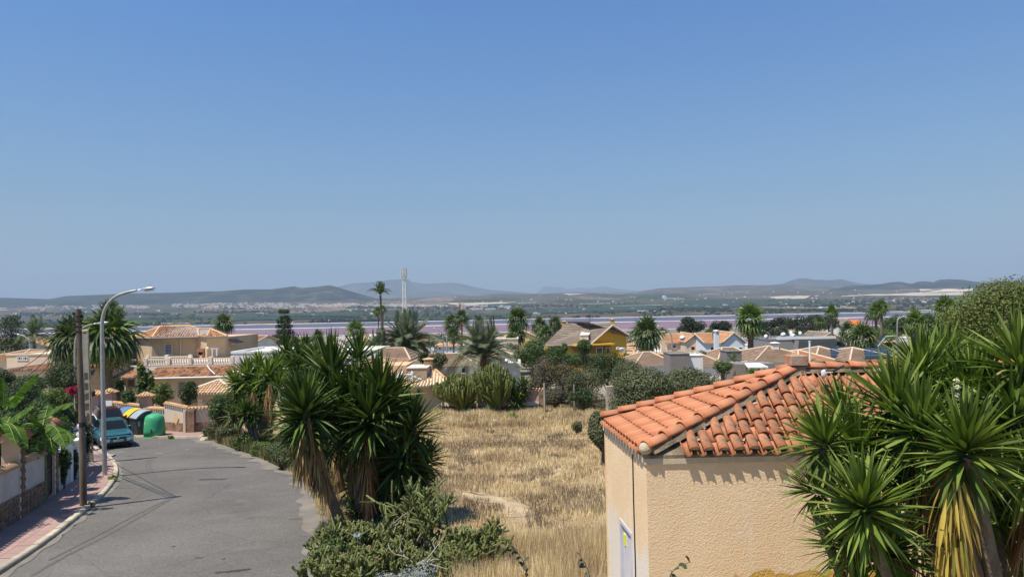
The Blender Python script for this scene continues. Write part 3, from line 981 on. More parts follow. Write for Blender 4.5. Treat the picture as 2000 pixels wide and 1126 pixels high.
 for k in range(60):
  xx = random.uniform(0.8,4.4);
  top = 1.0 if xx > 2.6 else xx/2.6
  s = random.uniform(0.1,1.7*top)
  q = e_fl + u*xx + vdir*s + Vector((0,0,0.075)) - o0
  sz = random.uniform(0.012,0.035)
  pts = [Vector((random.uniform(-1,1), random.uniform(-1,1), random.uniform(-.6,.6)))*sz for _ in range(6)]
  Mt = Matrix.Translation(q)
  rub.add([pts[0]+Vector((sz,0,0)), pts[1]-Vector((sz,0,0)), pts[2]+Vector((0,sz,0)), pts[3]-Vector((0,sz,0)), pts[4]+Vector((0,0,sz)), pts[5]-Vector((0,0,sz))],
    [(0,2,4),(2,1,4),(1,3,4),(3,0,4),(2,0,5),(1,2,5),(3,1,5),(0,3,5)], False, Mt)
 rub.obj('mortar_rubble', M['concrete'], rf, kind='stuff')
 return hutE, e_fl, e_fr, ap, ap2
HUT, E_FL, E_FR, AP, AP2 = hut()
# crumpled white thing and black bar lying on the tiles
q = P(1607,736,12.3)
cr = MB()
bm_pts = []
for i in range(9):
 for k in range(12):
  a = 2*math.pi*k/12; t = math.pi*i/8
  r = 0.062*(1+0.35*noise.noise(Vector((i*1.3, k*0.9,4))))
  bm_pts.append((r*math.sin(t)*math.cos(a)*0.8, r*math.sin(t)*math.sin(a)*0.6, r*math.cos(t)*1.15))
fs = []
for i in range(8):
 for k in range(12):
  fs.append((i*12+k, i*12+(k+1)%12,(i+1)*12+(k+1)%12,(i+1)*12+k))
cr.add(bm_pts, fs, True)
o = cr.obj('crumpled_bag', noisy('white_plastic',(0.55,0.55,0.53),(0.8,0.8,0.78),30,0.6,40,0.8,0.02)); o.location = q + Vector((0,-0.05,0.06))
tag(o, 'crumpled white bundle lying on the hut roof near the ridge', 'bag')
bb = MB(); a = P(1621,728,12.55); b_ = P(1645,716,12.7)
bb.tube([a + Vector((0,-0.05,0.02)), b_ + Vector((0,-0.05,0.02))],0.02,8)
tag(bb.obj('black_pipe', M['black_plastic']), 'short black pipe lying across the top of the hut roof tiles', 'pipe')
wb = MB(); wb.tube([P(1608,729,12.4)+Vector((0,-.08,.02)), P(1622,728,12.5)+Vector((0,-.08,.02))],0.009,6)
tag(wb.obj('white_stick', M['white_paint']), 'thin white stick beside the crumpled bundle on the hut roof', 'stick')
# ================================================================== STREET, LEFT SIDE
def wall_x(y): return line_at(WALL_FULL, y)
def half_tube(name, r0, r1, ln, mat, seg=5, th=0.012):
 vs = []; fs = []
 for (r, y) in ((r0,0.0),(r1, ln)):
  for rr in (r, r-th):
   for k in range(seg+1):
    a = math.pi*k/seg
    vs.append((math.cos(a)*rr, y, math.sin(a)*rr))
 n = seg+1
 for k in range(seg):
  fs.append((k, k+1,2*n+k+1,2*n+k)); fs.append((k+1, k, n+k, n+k+1)); fs.append((n+k+1, n+k,3*n+k,3*n+k+1))
 m = MB(); m.add(vs, fs, True)
 return m.mesh(name, mat)
straw_tile_m = half_tube('coping_tile',0.085,0.07,0.30, M['straw_tile'])
terra_tile_m = half_tube('cap_tile',0.09,0.075,0.40, M['terracotta'])
def frame_mat(xv, yv, zv, o):
 Mx = Matrix(((xv.x, yv.x, zv.x, o.x),(xv.y, yv.y, zv.y, o.y),(xv.z, yv.z, zv.z, o.z),(0,0,0,1)))
 return Mx
def coping(parent, o0, p0, p1, width, pitch=0.2, mesh=straw_tile_m, rise=0.10, joined=None, name='coping_tile', sides=(-1,1)):
 """barrel tiles on both sides of a wall top from p0 to p1 (points at the wall's centre line, top)"""
 d = (p1-p0); L = Vector((d.x, d.y,0)).length; dn = d.normalized()
 n = max(1, int(round(L/pitch)))
 side = Vector((dn.y,-dn.x,0)).normalized()
 bed = MB()
 for s in sides:
  up = (-side*s*(width/2+0.05) + Vector((0,0,rise))).normalized()      # pointing up the slope to the ridge
  nn = dn.cross(up);
  if nn.z < 0: nn = -nn
  nn.normalize(); xv = up.cross(nn).normalized()
  for i in range(n):
   c = p0 + d*((i+0.5)/n) + side*s*(width/2+0.07) + Vector((0,0,0.0)) - o0
   Mx = frame_mat(xv, up, nn, c)
   if joined is not None:
    me = mesh
    joined.add([v.co for v in me.vertices],[tuple(f.vertices) for f in me.polygons], True, Mx)
   else:
    o = bpy.data.objects.new(name, mesh); link(o, parent); o.matrix_local = Mx
 return side
def ridge_strip(mb, o0, p0, p1, r, lift):
 mb.tube([p0 + Vector((0,0,lift)) - o0, p1 + Vector((0,0,lift)) - o0], r,8)
def wall_piece(mb, p, q, z0p, z0q, z1p, z1q, t, o0, side):
 """wall between ground points p and q; side = unit vector to the outer face; thickness inwards"""
 vs = []
 for (a, z0, z1) in ((p, z0p, z1p),(q, z0q, z1q)):
  for off in (0,-t):
   for z in (z0, z1):
    w = a + side*off
    vs.append((w.x-o0.x, w.y-o0.y, z-o0.z))
 mb.add(vs,[(0,4,5,1),(2,3,7,6),(1,5,7,3),(0,1,3,2),(4,6,7,5),(0,2,6,4)])
def stone_mat():
 m, nt, b = new_mat('brown_stone_cladding',0.9,0.15)
 oi = nt.nodes.new('ShaderNodeObjectInfo')
 c = ramp(nt, oi.outputs['Random'],[(0.0,(0.16,0.10,0.06)),(0.3,(0.24,0.155,0.10)),(0.55,(0.20,0.15,0.11)),(0.75,(0.30,0.20,0.13)),(1.0,(0.17,0.115,0.08))])
 n = noise_tex(nt, coords(nt, 'Position'),9,5,0.65)
 f = ramp(nt, n.outputs['Fac'],[(0.3,(0.65,0.65,0.65)),(0.7,(1.25,1.25,1.25))])
 nt.links.new(mixc(nt,1.0, c, f, 'MULTIPLY'), b.inputs['Base Color'])
 bump(nt, b, n.outputs['Fac'],0.5,0.02)
 return m
STONE = stone_mat()
STONE_FAR, nt_, b_ = new_mat('stone_cladding_far',0.9,0.1)
vo_ = nt_.nodes.new('ShaderNodeTexVoronoi'); vo_.inputs['Scale'].default_value = 3.2
nt_.links.new(coords(nt_, 'Position'), vo_.inputs['Vector'])
sp_ = nt_.nodes.new('ShaderNodeSeparateColor'); nt_.links.new(vo_.outputs['Color'], sp_.inputs[0])
nt_.links.new(ramp(nt_, sp_.outputs[0],[(0.0,(0.19,0.115,0.075)),(0.5,(0.26,0.165,0.11)),(1.0,(0.33,0.225,0.155))]), b_.inputs['Base Color'])
bump(nt_, b_, vo_.outputs['Distance'],0.6,0.03)
near_render = noisy('grey_cream_render',(0.56,0.51,0.46),(0.64,0.59,0.53),1.3,0.9,30,0.3,0.01, c3=(0.48,0.43,0.37), s3=0.7)
def garden_wall():
 y0 = 9.0
 o0 = Vector((wall_x(23.9),23.9,-H(23.9)))
 W_ = thing('garden_wall', 'tall rendered garden wall with brown stone base and sandy tile coping beside the near pavement', 'wall', o0)
 segs = [(9.0,23.35,1.86),(23.95,26.0,1.90)]
 for (ya, yb, hgt) in segs:
  mb = MB()
  n = max(1, int((yb-ya)/3))
  base = MB()
  for i in range(n):
   a = ya + (yb-ya)*i/n; b = ya + (yb-ya)*(i+1)/n
   p = Vector((wall_x(a), a,0)); q = Vector((wall_x(b), b,0))
   dn = (q-p).normalized(); side = Vector((dn.y,-dn.x,0))
   wall_piece(mb, p, q,-H(a)-0.3,-H(b)-0.3,-H(a)+hgt-0.08,-H(b)+hgt-0.08,0.26, o0, side)
   wall_piece(base, p+side*0.025, q+side*0.025,-H(a)-0.3,-H(b)-0.3,-H(a)+0.92,-H(b)+0.92,0.02, o0, side)
   pc = p - side*0.13 + Vector((0,0,-H(a)+hgt-0.06)); qc = q - side*0.13 + Vector((0,0,-H(b)+hgt-0.06))
   if b > 15: coping(W_, o0, pc, qc,0.30,0.205)
   rs = MB(); ridge_strip(rs, o0, pc, qc,0.075,0.10); rs.obj('coping_ridge', M['straw_tile'], W_)
  mb.obj('wall_panel', near_render, W_)
  base.obj('base_bed', M['grout'], W_)
  y = max(ya,15.5)
  while y < yb - 0.05:
   dy = random.uniform(0.26,0.46); y1 = min(y+dy, yb)
   z = 0.10
   while z < 0.88:
    dz = random.uniform(0.14,0.27); z1 = min(z+dz,0.92)
    g = 0.012
    sm = MB(); vs = []
    dn = (Vector((wall_x(y1), y1,0)) - Vector((wall_x(y), y,0))).normalized(); side = Vector((dn.y,-dn.x,0))
    pr = random.uniform(0.045,0.07)
    for off, gg in ((0.02, g),(pr, g+0.018)):
     for (yy, zz) in ((y+gg, z+gg),(y1-gg, z+gg),(y1-gg, z1-gg),(y+gg, z1-gg)):
      w = Vector((wall_x(min(max(yy,9),35)), yy,-H(yy)+zz)) + side*off + Vector((0, random.uniform(-.01,.01), random.uniform(-.01,.01)))
      vs.append(w - o0)
    sm.add(vs,[(4,5,6,7),(0,1,5,4),(1,2,6,5),(2,3,7,6),(3,0,4,7)])
    sm.obj('stone', STONE, W_)
    z = z1
   y = y1
 return W_
garden_wall()
def capped_pillar(y, w, hgt, label, cat='pillar'):
 x = wall_x(y) + 0.03
 dn = (Vector((wall_x(y+0.5), y+0.5,0)) - Vector((wall_x(y-0.5), y-0.5,0))).normalized()
 rz = math.atan2(dn.y, dn.x) - math.pi/2
 t = thing('gate_pillar', label, cat,(x, y,-H(y)), rz, 'pillars with small tiled roofs')
 mb = MB(); mb.bevbox(-w,0,0, w,-0.3, hgt-0.42,0.015); mb.obj('pillar_shaft', M['cream_wall'], t)
 for k in range(int((hgt-0.6)/0.14)):
  bb = MB(); bb.bevbox(0.0,0.03,0.02 + (0.0 if k % 2 else 0.1), w-0.02-(0.1 if k % 2 else 0.0),0.10+k*0.14,0.10+k*0.14+0.125,0.006)
  bb.obj('quoin_brick', STONE, t)
 g = MB(); hw = 0.36; yc0, yc1 = -0.06, w+0.14
 cx = -w/2
 poly = [(cx-hw, hgt-0.42),(cx+hw, hgt-0.42),(cx+hw, hgt-0.33),(cx+0.12, hgt-0.07),(cx+0.06, hgt-0.05),(cx+0.06, hgt),(cx-0.06, hgt),(cx-0.06, hgt-0.05),(cx-0.12, hgt-0.07),(cx-hw, hgt-0.33)]
 g.prism(poly, yc0, yc1, 'y'); g.obj('gable_cap', M['cream_wall'], t)
 for s in (1,-1):
  up = Vector((-s*(hw-0.08),0,0.26)).normalized(); yv = up
  nn = Vector((s*0.26,0, hw-0.08)).normalized()
  xv = yv.cross(nn).normalized()
  for k in range(4):
   yy = 0.02 + k*0.19
   c = Vector((cx + s*(hw+0.06), yy+0.06, hgt-0.365))
   o = bpy.data.objects.new('cap_tile', terra_tile_m); link(o, t); o.matrix_local = frame_mat(xv, yv, nn, c)
 for k in range(2):
  o = bpy.data.objects.new('ridge_tile', bpy.data.meshes['ridge_tile']); link(o, t)
  o.matrix_local = Matrix.Translation((cx,0.0+k*0.36, hgt-0.08)) @ Matrix.Diagonal((0.95,0.92,0.9,1))
 return t
capped_pillar(23.38,0.52,3.02, 'cream gate pillar with orange tiled gable cap nearest the camera, beside the banana leaves')
capped_pillar(27.65,0.55,3.02, 'further cream gate pillar with orange tiled gable cap, beyond the dark gate')
# dark metal gate between the two pillars
def gate():
 ya, yb = 26.08,27.6
 p = Vector((wall_x(ya)-0.12, ya,-H(ya))); q = Vector((wall_x(yb)-0.12, yb,-H(yb)))
 d = q-p; L = Vector((d.x,d.y,0)).length; rz = math.atan2(d.y, d.x)
 t = thing('metal_gate', 'dark metal garden gate with bright gaps between the near wall and the second pillar', 'gate', p, rz)
 f = MB()
 for (x0, x1, z0, z1) in ((0,0.06,0.08,2.15),(L-0.06,L,0.08,2.15),(0.06,L-0.06,2.08,2.15),(0.06,L-0.06,0.08,0.15),(0.06,L-0.06,1.05,1.11)):
  f.box(x0, x1,-0.03,0.03, z0, z1)
 f.obj('gate_frame', M['dark_metal'], t)
 n = 11
 for i in range(n):
  x = 0.06 + (L-0.12)*(i+0.5)/n
  b = MB(); b.tube([(x,0,0.15),(x,0,2.08)],0.012,6); b.obj('bar', M['dark_metal'], t)
 pl = MB(); pl.box(0.10, L-0.10,-0.006,0.006,0.20,0.95); pl.obj('lower_plate', M['dark_metal'], t)
 for i in range(3):
  r = MB(); cx = L*(i+1)/4
  r.tube([(cx+0.12*math.cos(a),0,1.55+0.12*math.sin(a)) for a in [2*math.pi*k/16 for k in range(17)]],0.010,5, cap=False); r.obj('scroll', M['dark_metal'], t)
 for x in (-0.09, L+0.01):
  b = MB(); b.box(x, x+0.08,-0.05,0.05,-0.1,2.35); b.obj('post', plain('gate_post_paint',(0.30,0.27,0.24)), t)
gate()
def baluster_mesh(name, h, r, mat, n=8):
 prof = [(r*0.9,0),(r*0.9, h*0.06),(r*0.5, h*0.12),(r*0.75, h*0.22),(r, h*0.36),(r*0.7, h*0.52),(r*0.38, h*0.70),(r*0.5, h*0.84),(r*0.85, h*0.90),(r*0.85, h)]
 m = MB(); m.lathe(prof, n); return m.mesh(name, mat)
bal_m = baluster_mesh('baluster',0.62,0.09, M['white_paint'])
def balustrade_wall():
 ya, yb = 28.25,35.2
 o0 = Vector((wall_x(ya), ya,-H(ya)))
 t = thing('balustrade_wall', 'low grey white wall carrying a white balustrade beside the pavement beyond the gate', 'wall', o0)
 mb = MB(); rail = MB()
 n = 5
 bb = [ya + (yb-ya)*i/n for i in range(n+1)]
 for a, b in zip(bb[:-1], bb[1:]):
  p = Vector((wall_x(a), a,0)); q = Vector((wall_x(b), b,0))
  dn = (q-p).normalized(); side = Vector((dn.y,-dn.x,0))
  wall_piece(mb, p, q,-H(a)-0.3,-H(b)-0.3,-H(a)+1.0,-H(b)+1.0,0.24, o0, side)
  wall_piece(rail, p+side*0.02, q+side*0.02,-H(a)+1.62,-H(b)+1.62,-H(a)+1.74,-H(b)+1.74,0.26, o0, side)
  L = (q-p).length; k = int(L/0.21)
  for i in range(k):
   c = p + (q-p)*((i+0.5)/k) - side*0.12
   o = bpy.data.objects.new('baluster', bal_m); link(o, t); o.location = Vector((c.x, c.y,-H(c.y)+1.0)) - o0
 mb.obj('wall_panel', noisy('pale_grey_render',(0.50,0.48,0.46),(0.60,0.58,0.56),1.4,0.9,30,0.3,0.01, c3=(0.42,0.40,0.38), s3=1.0), t)
 rail.obj('handrail', M['white_paint'], t)
 for k, yy in enumerate((30.6,33.2)):
  x = wall_x(yy)
  pm = MB(); pm.bevbox(-0.30,0.03,-0.16,0.16,-0.2,1.86,0.02); pm.box(-0.34,0.07,-0.20,0.20,1.86,1.93)
  o = pm.obj('post', M['white_paint'], t); o.location = Vector((x, yy,-H(yy))) - o0
  fm = MB(); fm.lathe([(0.17,0),(0.15,0.05),(0.06,0.10),(0.055,0.15),(0.12,0.20),(0.145,0.29),(0.12,0.38),(0.05,0.43),(0.01,0.45)],14, Matrix.Translation((-0.135,0,1.93)))
  f = fm.obj('ball_finial', M['white_paint'], o)
balustrade_wall()
# ------------------------------------------------------------------ poles and lamps
def wooden_pole():
 b = G(163,993); d = b.y
 pts = [P(163,1000, d), P(162,900, d), P(159.5,800, d), P(156,700, d), P(153,603, d)]
 o0 = Vector((b.x, b.y, b.z))
 t = thing('wooden_pole', 'old dark wooden utility pole standing at the kerb in front of the lamp post', 'utility pole', o0)
 mb = MB(); mb.tube([p - o0 for p in pts],[0.125,0.115,0.105,0.095,0.086],12)
 mb.obj('pole_shaft', M['old_wood'], t)
 top = pts[-1] - o0
 for (dx, dz, s) in ((-0.16,-0.18,1),(0.13,-0.42,-1),(-0.14,-0.55,1),(0.13,-0.25,-1)):
  i = MB(); i.tube([(top.x, top.y, top.z+dz),(top.x+dx, top.y-0.02, top.z+dz+0.02)],0.012,5)
  bk = i.obj('bracket', M['dark_metal'], t)
  k = MB(); k.lathe([(0.02,-0.05),(0.04,-0.03),(0.04,0.03),(0.02,0.05)],8, Matrix.Translation((top.x+dx, top.y-0.02, top.z+dz+0.03))); k.obj('insulator', M['dark_metal'], bk)
 c = MB()
 for k in range(26):
  a = k*1.1; c_r = 0.12 + 0.03*math.sin(k*2.3)
  if k == 0: pts2 = []
  pts2.append((top.x + math.cos(a)*c_r, top.y + math.sin(a)*c_r, top.z - 0.1 - k*0.032))
 c.tube(pts2,0.016,5); c.obj('wire_bundle', M['rubber'], t)
 bd = MB(); pm = P(161.2,828, d) - o0; bd.tube([(pm.x, pm.y, pm.z-0.08),(pm.x, pm.y, pm.z+0.08)],0.118,12); bd.obj('metal_band', M['dark_metal'], t)
 return t
wooden_pole()
def cable(a, b, sag, r, label, name='cable'):
 pts = []
 for i in range(25):
  s = i/24
  p = a.lerp(b, s); p.z -= sag*4*s*(1-s); pts.append(p)
 mb = MB(); mb.tube(pts, r,4)
 tag(mb.obj(name, M['rubber']), label, 'cable', 'overhead cables from the wooden pole')
pt_ = P(152,615,25.37)
cable(pt_, P(20,668,58),0.5,0.016, 'uppermost overhead cable running left from the wooden pole top')
cable(pt_ + Vector((0,0,-0.15)), P(-8,726,56),0.7,0.016, 'second overhead cable down from the pole top, sagging to the left')
cable(pt_ + Vector((0,0,-0.35)), P(-10,758,56),0.7,0.014, 'third overhead cable down from the pole top, sagging to the left')
cable(pt_ + Vector((0,0,-0.6)), P(5,770,57),0.6,0.014, 'lowest overhead cable falling steeply left from the pole top')
def concrete_pole():
 b = G(174,905); d = b.y; hgt = 6.75
 t = thing('concrete_pole', 'tan concrete utility pole with ladder recesses between wooden pole and lamp post', 'utility pole', b)
 t.rotation_euler = (0, R(-1.2), R(20))
 mb = MB()
 def w(z): return 0.19 - 0.07*z/hgt
 for s in (-1,1):
  vs = []
  for z in (-0.3, hgt):
   a = w(z); c0, c1 = s*a, s*(a-0.055)
   for (x, y) in ((c0,-0.13),(c1,-0.13),(c1,0.13),(c0,0.13)): vs.append((x, y, z))
  f = [(0,1,2,3),(7,6,5,4),(0,4,5,1),(1,5,6,2),(2,6,7,3),(3,7,4,0)]
  if s > 0: f = [tuple(reversed(q)) for q in f]
  mb.add(vs, f)
 mb.box(-0.07,0.07,0.02,0.06,-0.3, hgt)   # thin web
 mb.obj('pole_stile', M['pole_concrete'], t)
 z = 0.5; k = 0
 while z < hgt-0.3:
  rb = MB(); rb.box(-w(z)+0.056, w(z)-0.056,-0.125,0.015, z, z+0.16 if z < 4.2 else z+0.5)
  rb.obj('rung', M['pole_concrete'], t); z += 0.52 if z < 4.2 else 0.5; k += 1
 cp = MB(); cp.bevbox(-w(hgt)-0.005, w(hgt)+0.005,-0.135,0.135, hgt, hgt+0.12,0.03); cp.obj('pole_cap', M['pole_concrete'], t)
 for z_ in (4.7,3.6):
  l = MB(); l.tube([(0.12,-0.1,z_),(0.26,-0.12,z_+0.02)],0.015,5); br = l.obj('bracket', M['dark_metal'], t)
  l = MB(); l.lathe([(0.02,0.16),(0.10,0.10),(0.085,-0.08),(0.05,-0.14),(0.02,-0.17)],6, Matrix.Translation((0.30,-0.12,z_))); l.obj('box_fitting', M['dark_metal'], br)
 cb = MB(); cb.tube([(0.15,-0.14,0.2),(0.17,-0.14,2.2),(0.16,-0.14,4.6),(0.12,-0.12,6.2)],0.013,5); cb.obj('pole_cable', M['rubber'], t)
concrete_pole()
def street_lamp(px_base, d, py_base, arm, head_end, label, r=0.055, py_bend=None, mat='galv', group='street lamps', flange=True):
 """arm: list of pixel points from the straight part to the head; one plane at distance d"""
 b = P(px_base, py_base, d); b.z = -H(d) + (0.12 if d < 40 else 0.0)
 t = thing('street_lamp', label, 'street lamp', b,0, group)
 pts = [Vector((0,0,-0.2))] + [P(x, y, d) - b for (x, y) in arm]
 sp = pts[:2]
 q = pts[1:]
 for _ in range(2):
  r2 = [q[0]]
  for a, c in zip(q[:-1], q[1:]): r2 += [a.lerp(c, .25), a.lerp(c, .75)]
  r2.append(q[-1]); q = r2
 pts = [pts[0]] + q
 n = len(pts)
 rr = [r*1.25] + [r*(1.15-0.55*i/n) for i in range(1, n)]
 mb = MB(); mb.tube(pts, rr,10 if d < 60 else 6); mb.obj('pole', M[mat], t)
 if False:
  f = MB(); f.lathe([(r*2.1,0.0),(r*2.1,0.03),(r*1.5,0.05),(r*1.3,0.35)],12); f.obj('base_collar', M[mat], t)
 h0 = q[-1]; h1 = P(head_end[0], head_end[1], d) - b
 ax = (h1-h0); L = ax.length; ax.normalize()
 side = Vector((0,1,0)); up = side.cross(ax)
 if up.z < 0: up = -up; side = -side
 hm_ = MB()
 prof = [(0.0,0.035,0.03),(0.3,0.05,0.045),(0.42,0.11,0.075),(0.7,0.135,0.095),(0.92,0.11,0.07),(1.0,0.04,0.03)]
 vs = []; fs = []; m_ = 10
 for (s, wy, wz) in prof:
  for k in range(m_):
   a = 2*math.pi*k/m_
   zz = math.sin(a)*wz
   if zz < 0: zz *= 0.45
   vs.append(h0 + ax*(s*L) + side*(math.cos(a)*wy) + up*zz)
 for i in range(len(prof)-1):
  for k in range(m_): fs.append((i*m_+k, i*m_+(k+1)%m_,(i+1)*m_+(k+1)%m_,(i+1)*m_+k))
 fs.append(tuple(range(m_))); fs.append(tuple(range(5*m_,6*m_)))
 hm_.add(vs, fs, True)
 hd = hm_.obj('lamp_head', M['aluminium'], t)
 gl = MB(); vs = []
 for s, w_ in ((0.45,0.09),(0.9,0.08)):
  for sd in (-1,1): vs.append(h0 + ax*(s*L) + side*(sd*w_) - up*0.05)
 vs += [v - up*0.05 for v in vs]
 gl.add(vs,[(0,1,3,2),(4,6,7,5),(0,4,5,1),(1,5,7,3),(3,7,6,2),(2,6,4,0)]); gl.obj('lamp_glass', plain('lamp_glass',(0.62,0.64,0.64),0.2) if 'lamp_glass' not in bpy.data.materials else bpy.data.materials['lamp_glass'], hd)
 return t
street_lamp(205,32.3,932,[(201.5,780),(199,650),(200,618),(210,592),(228,577),(250,570),(266,567)],(303,562),
   'tall grey street lamp with long curved arm standing on the near pavement corner',0.085)
street_lamp(148,52,838,[(147,780),(146,690),(147,662),(155,645),(168,636),(180,632.5)],(212,629),
   'street lamp half hidden behind the wooden pole, its arm over the palm crown',0.075)
# ------------------------------------------------------------------ vehicles
def car_paint(name, c, metallic=0.35):
 m, nt, b = new_mat(name,0.28,0.5)
 n = noise_tex(nt, coords(nt, 'Object'),2.5,3)
 nt.links.new(ramp(nt, n.outputs['Fac'],[(0.3, tuple(x*0.9 for x in c)),(0.7, tuple(x*1.08 for x in c))]), b.inputs['Base Color'])
 b.inputs['Metallic'].default_value = metallic
 b.inputs['Coat Weight'].default_value = 0.5
 b.inputs['Coat Roughness'].default_value = 0.06
 return m
def text_obj(s, size, mat, parent, Mx, name='lettering', extrude=0.002):
 cu = bpy.data.curves.new(name, 'FONT'); cu.body = s; cu.size = size; cu.align_x = 'CENTER'; cu.align_y = 'CENTER'; cu.extrude = extrude
 cu.materials.append(mat)
 tmp = bpy.data.objects.new('tmp', cu); COL.objects.link(tmp)
 dg = bpy.context.evaluated_depsgraph_get()
 me = bpy.data.meshes.new_from_object(tmp.evaluated_get(dg))
 bpy.data.objects.remove(tmp)
 o = bpy.data.objects.new(name, me); link(o, parent); o.matrix_local = Mx
 return o
def make_car(label, cat, paint, loc, rz, L=4.3, Wd=1.80, Hh=1.47, hood_z=0.93, cowl=1.30, roof0=2.0, roof1=3.45, tail=4.12, suv=False, plate=True, name='parked_car', rails=False, wheel_r=0.315):
 """local axes: +x is backwards, the nose at x=0"""
 t = thing(name, label, cat, loc, rz)
 hw = Wd/2
 wf, wr = 0.85, L-0.80
 base_z = 0.20 if not suv else 0.30
 xs = sorted(set([0.0,0.04,0.12,0.28,0.5] + [wf-0.40, wf-0.36,wf-0.24,wf-0.12,wf,wf+0.12,wf+0.24,wf+0.36,wf+0.40] + [cowl,1.6,2.1,2.6,3.0] + [wr-0.40,wr-0.36,wr-0.24,wr-0.12,wr,wr+0.12,wr+0.24,wr+0.36,wr+0.40] + [L-0.25,L-0.1,L-0.03,L]))
 tw = [(0,0.80),(0.04,0.86),(0.12,0.92),(0.28,0.965),(0.5,0.985),(1.0,1.0),(L-0.9,1.0),(L-0.25,0.965),(L-0.1,0.93),(L,0.86)]
 tz = [(0,hood_z-0.31),(0.04,hood_z-0.25),(0.12,hood_z-0.20),(0.28,hood_z-0.14),(0.5,hood_z-0.09),(0.9,hood_z-0.045),(cowl,hood_z+0.02),(1.6,hood_z+0.03),(L-0.4,hood_z+0.07),(L-0.1,hood_z+0.04),(L-0.03,hood_z),(L,hood_z-0.12)]
 tb = [(0,0.30),(0.04,0.24),(0.12,base_z),(L-0.12,base_z),(L-0.03,0.28),(L,0.34)]
 f1 = lambda tb_, x: float(np.interp(x,[a for a, _ in tb_],[b for _, b in tb_]))
 ra = wheel_r + 0.055
 vs = []; fs = []; K = 9
 for x in xs:
  w = hw*f1(tw, x); zt = f1(tz, x); zb = f1(tb, x)
  for xc in (wf, wr):
   if abs(x-xc) < ra: zb = max(zb, wheel_r + math.sqrt(max(0, ra**2-(x-xc)**2)))
  zb = min(zb, zt-0.12)
  mid = zb + (zt-zb)*0.62
  ring = [(0, zt+0.02),(w*0.55, zt+0.015),(w*0.86, zt-0.015),(w*0.97, zt-0.06),(w*1.0, mid),(w*0.995, zb+(zt-zb)*0.3),(w*0.97, zb+0.02),(w*0.93, zb),(w*0.80, zb+0.02)]
  for (yy, zz) in ring: vs.append((x, yy, zz))
  for (yy, zz) in ring: vs.append((x,-yy, zz))
 n = len(xs)
 for i in range(n-1):
  for k in range(K-1):
   a = i*2*K+k; b = (i+1)*2*K+k
   fs.append((a, a+1, b+1, b)); a += K; b += K; fs.append((a, b, b+1, a+1))
 for e, rev in ((0, False),(n-1, True)):
  for k in range(K-1):
   a = e*2*K+k; b = a+K
   q = (a, b, b+1, a+1)
   fs.append(tuple(reversed(q)) if rev else q)
 body = MB(); body.add(vs, fs, True); bo = body.obj('body', paint, t)
 un = MB(); un.box(0.12, L-0.12,-hw*0.80, hw*0.80, base_z-0.01, hood_z-0.14); un.obj('underbody', M['black_plastic'], t)
 belt = hood_z + 0.03
 bw, rw = hw*0.90, hw*0.68
 c = MB()
 prof = [(cowl-0.02, belt-0.02, bw*0.97),(cowl+ (roof0-cowl)*0.5, belt+(Hh-belt)*0.56, bw*0.86),(roof0, Hh-0.03, rw*1.02),(roof0+0.35, Hh, rw),(roof1-0.4, Hh+0.005, rw),(roof1, Hh-0.03, rw*0.98),(roof1+(tail-roof1)*0.55, belt+(Hh-belt)*0.50, bw*0.84),(tail, belt-0.01, bw*0.93)]
 vs = []; fs = []
 for (x, z, w) in prof:
  lo = bw
  vs += [(x, w, z),(x, w*0.6, z+0.02),(x,-w*0.6, z+0.02),(x,-w, z)]
 for i in range(len(prof)-1):
  for k in range(3): fs.append((i*4+k, i*4+k+1,(i+1)*4+k+1,(i+1)*4+k))
 nb = len(vs)
 for (x, z, w) in prof: vs += [(x, bw*0.985, belt-0.03),(x,-bw*0.985, belt-0.03)]
 for i in range(len(prof)-1):
  fs.append((i*4,(i+1)*4, nb+(i+1)*2, nb+i*2)); fs.append((i*4+3, nb+i*2+1, nb+(i+1)*2+1,(i+1)*4+3))
 c.add(vs, fs, False); c.obj('roof', paint, t)
 off = 0.012
 def glass(quad, name_='window'):
  q = [Vector(p) for p in quad]
  nn = (q[1]-q[0]).cross(q[-1]-q[0]).normalized()
  ctr = sum(q, Vector())/len(q)
  if nn.dot(ctr - Vector((L*0.55,0, belt-0.3))) < 0: nn = -nn
  mb = MB(); k = len(q)
  v2 = [p + nn*off for p in q] + [p - nn*0.01 for p in q]
  mb.add(v2,[tuple(range(k)), tuple(range(2*k-1, k-1,-1))] + [(i, i+k,(i+1)%k+k,(i+1)%k) for i in range(k)])
  return mb.obj(name_, M['dark_glass'], t)
 def lerp3(i, s, yf, dz=0.0):
  (x0,z0,w0),(x1,z1,w1) = prof[i], prof[i+1]
  return (x0+(x1-x0)*s, yf*(w0+(w1-w0)*s), z0+(z1-z0)*s+0.012)
 mb = MB()
 ws = MB(); rows = [lerp3(0,0.10,1), lerp3(1,0.0,1), lerp3(1,0.88,1)]
 vs = [];
 for (x, y, z) in rows:
  for yy in (-0.90,-0.5,0,0.5,0.90): vs.append((x-0.008, y*yy, z + (0.014 if abs(yy) < 0.8 else 0.002)))
 fs = [(i*5+k, i*5+k+1,(i+1)*5+k+1,(i+1)*5+k) for i in range(2) for k in range(4)]
 ws.add(vs, fs, True); ws.obj('windscreen', M['dark_glass'], t)
 ws = MB(); rows = [lerp3(5,0.15,1), lerp3(6,0.0,1), lerp3(6,0.75,1)]; vs = []
 for (x, y, z) in rows:
  for yy in (-0.86,0,0.86): vs.append((x+0.008, y*yy, z + (0.014 if yy == 0 else 0.004)))
 ws.add(vs,[(i*3+k, i*3+k+1,(i+1)*3+k+1,(i+1)*3+k) for i in range(2) for k in range(2)], True); ws.obj('rear_window', M['dark_glass'], t)
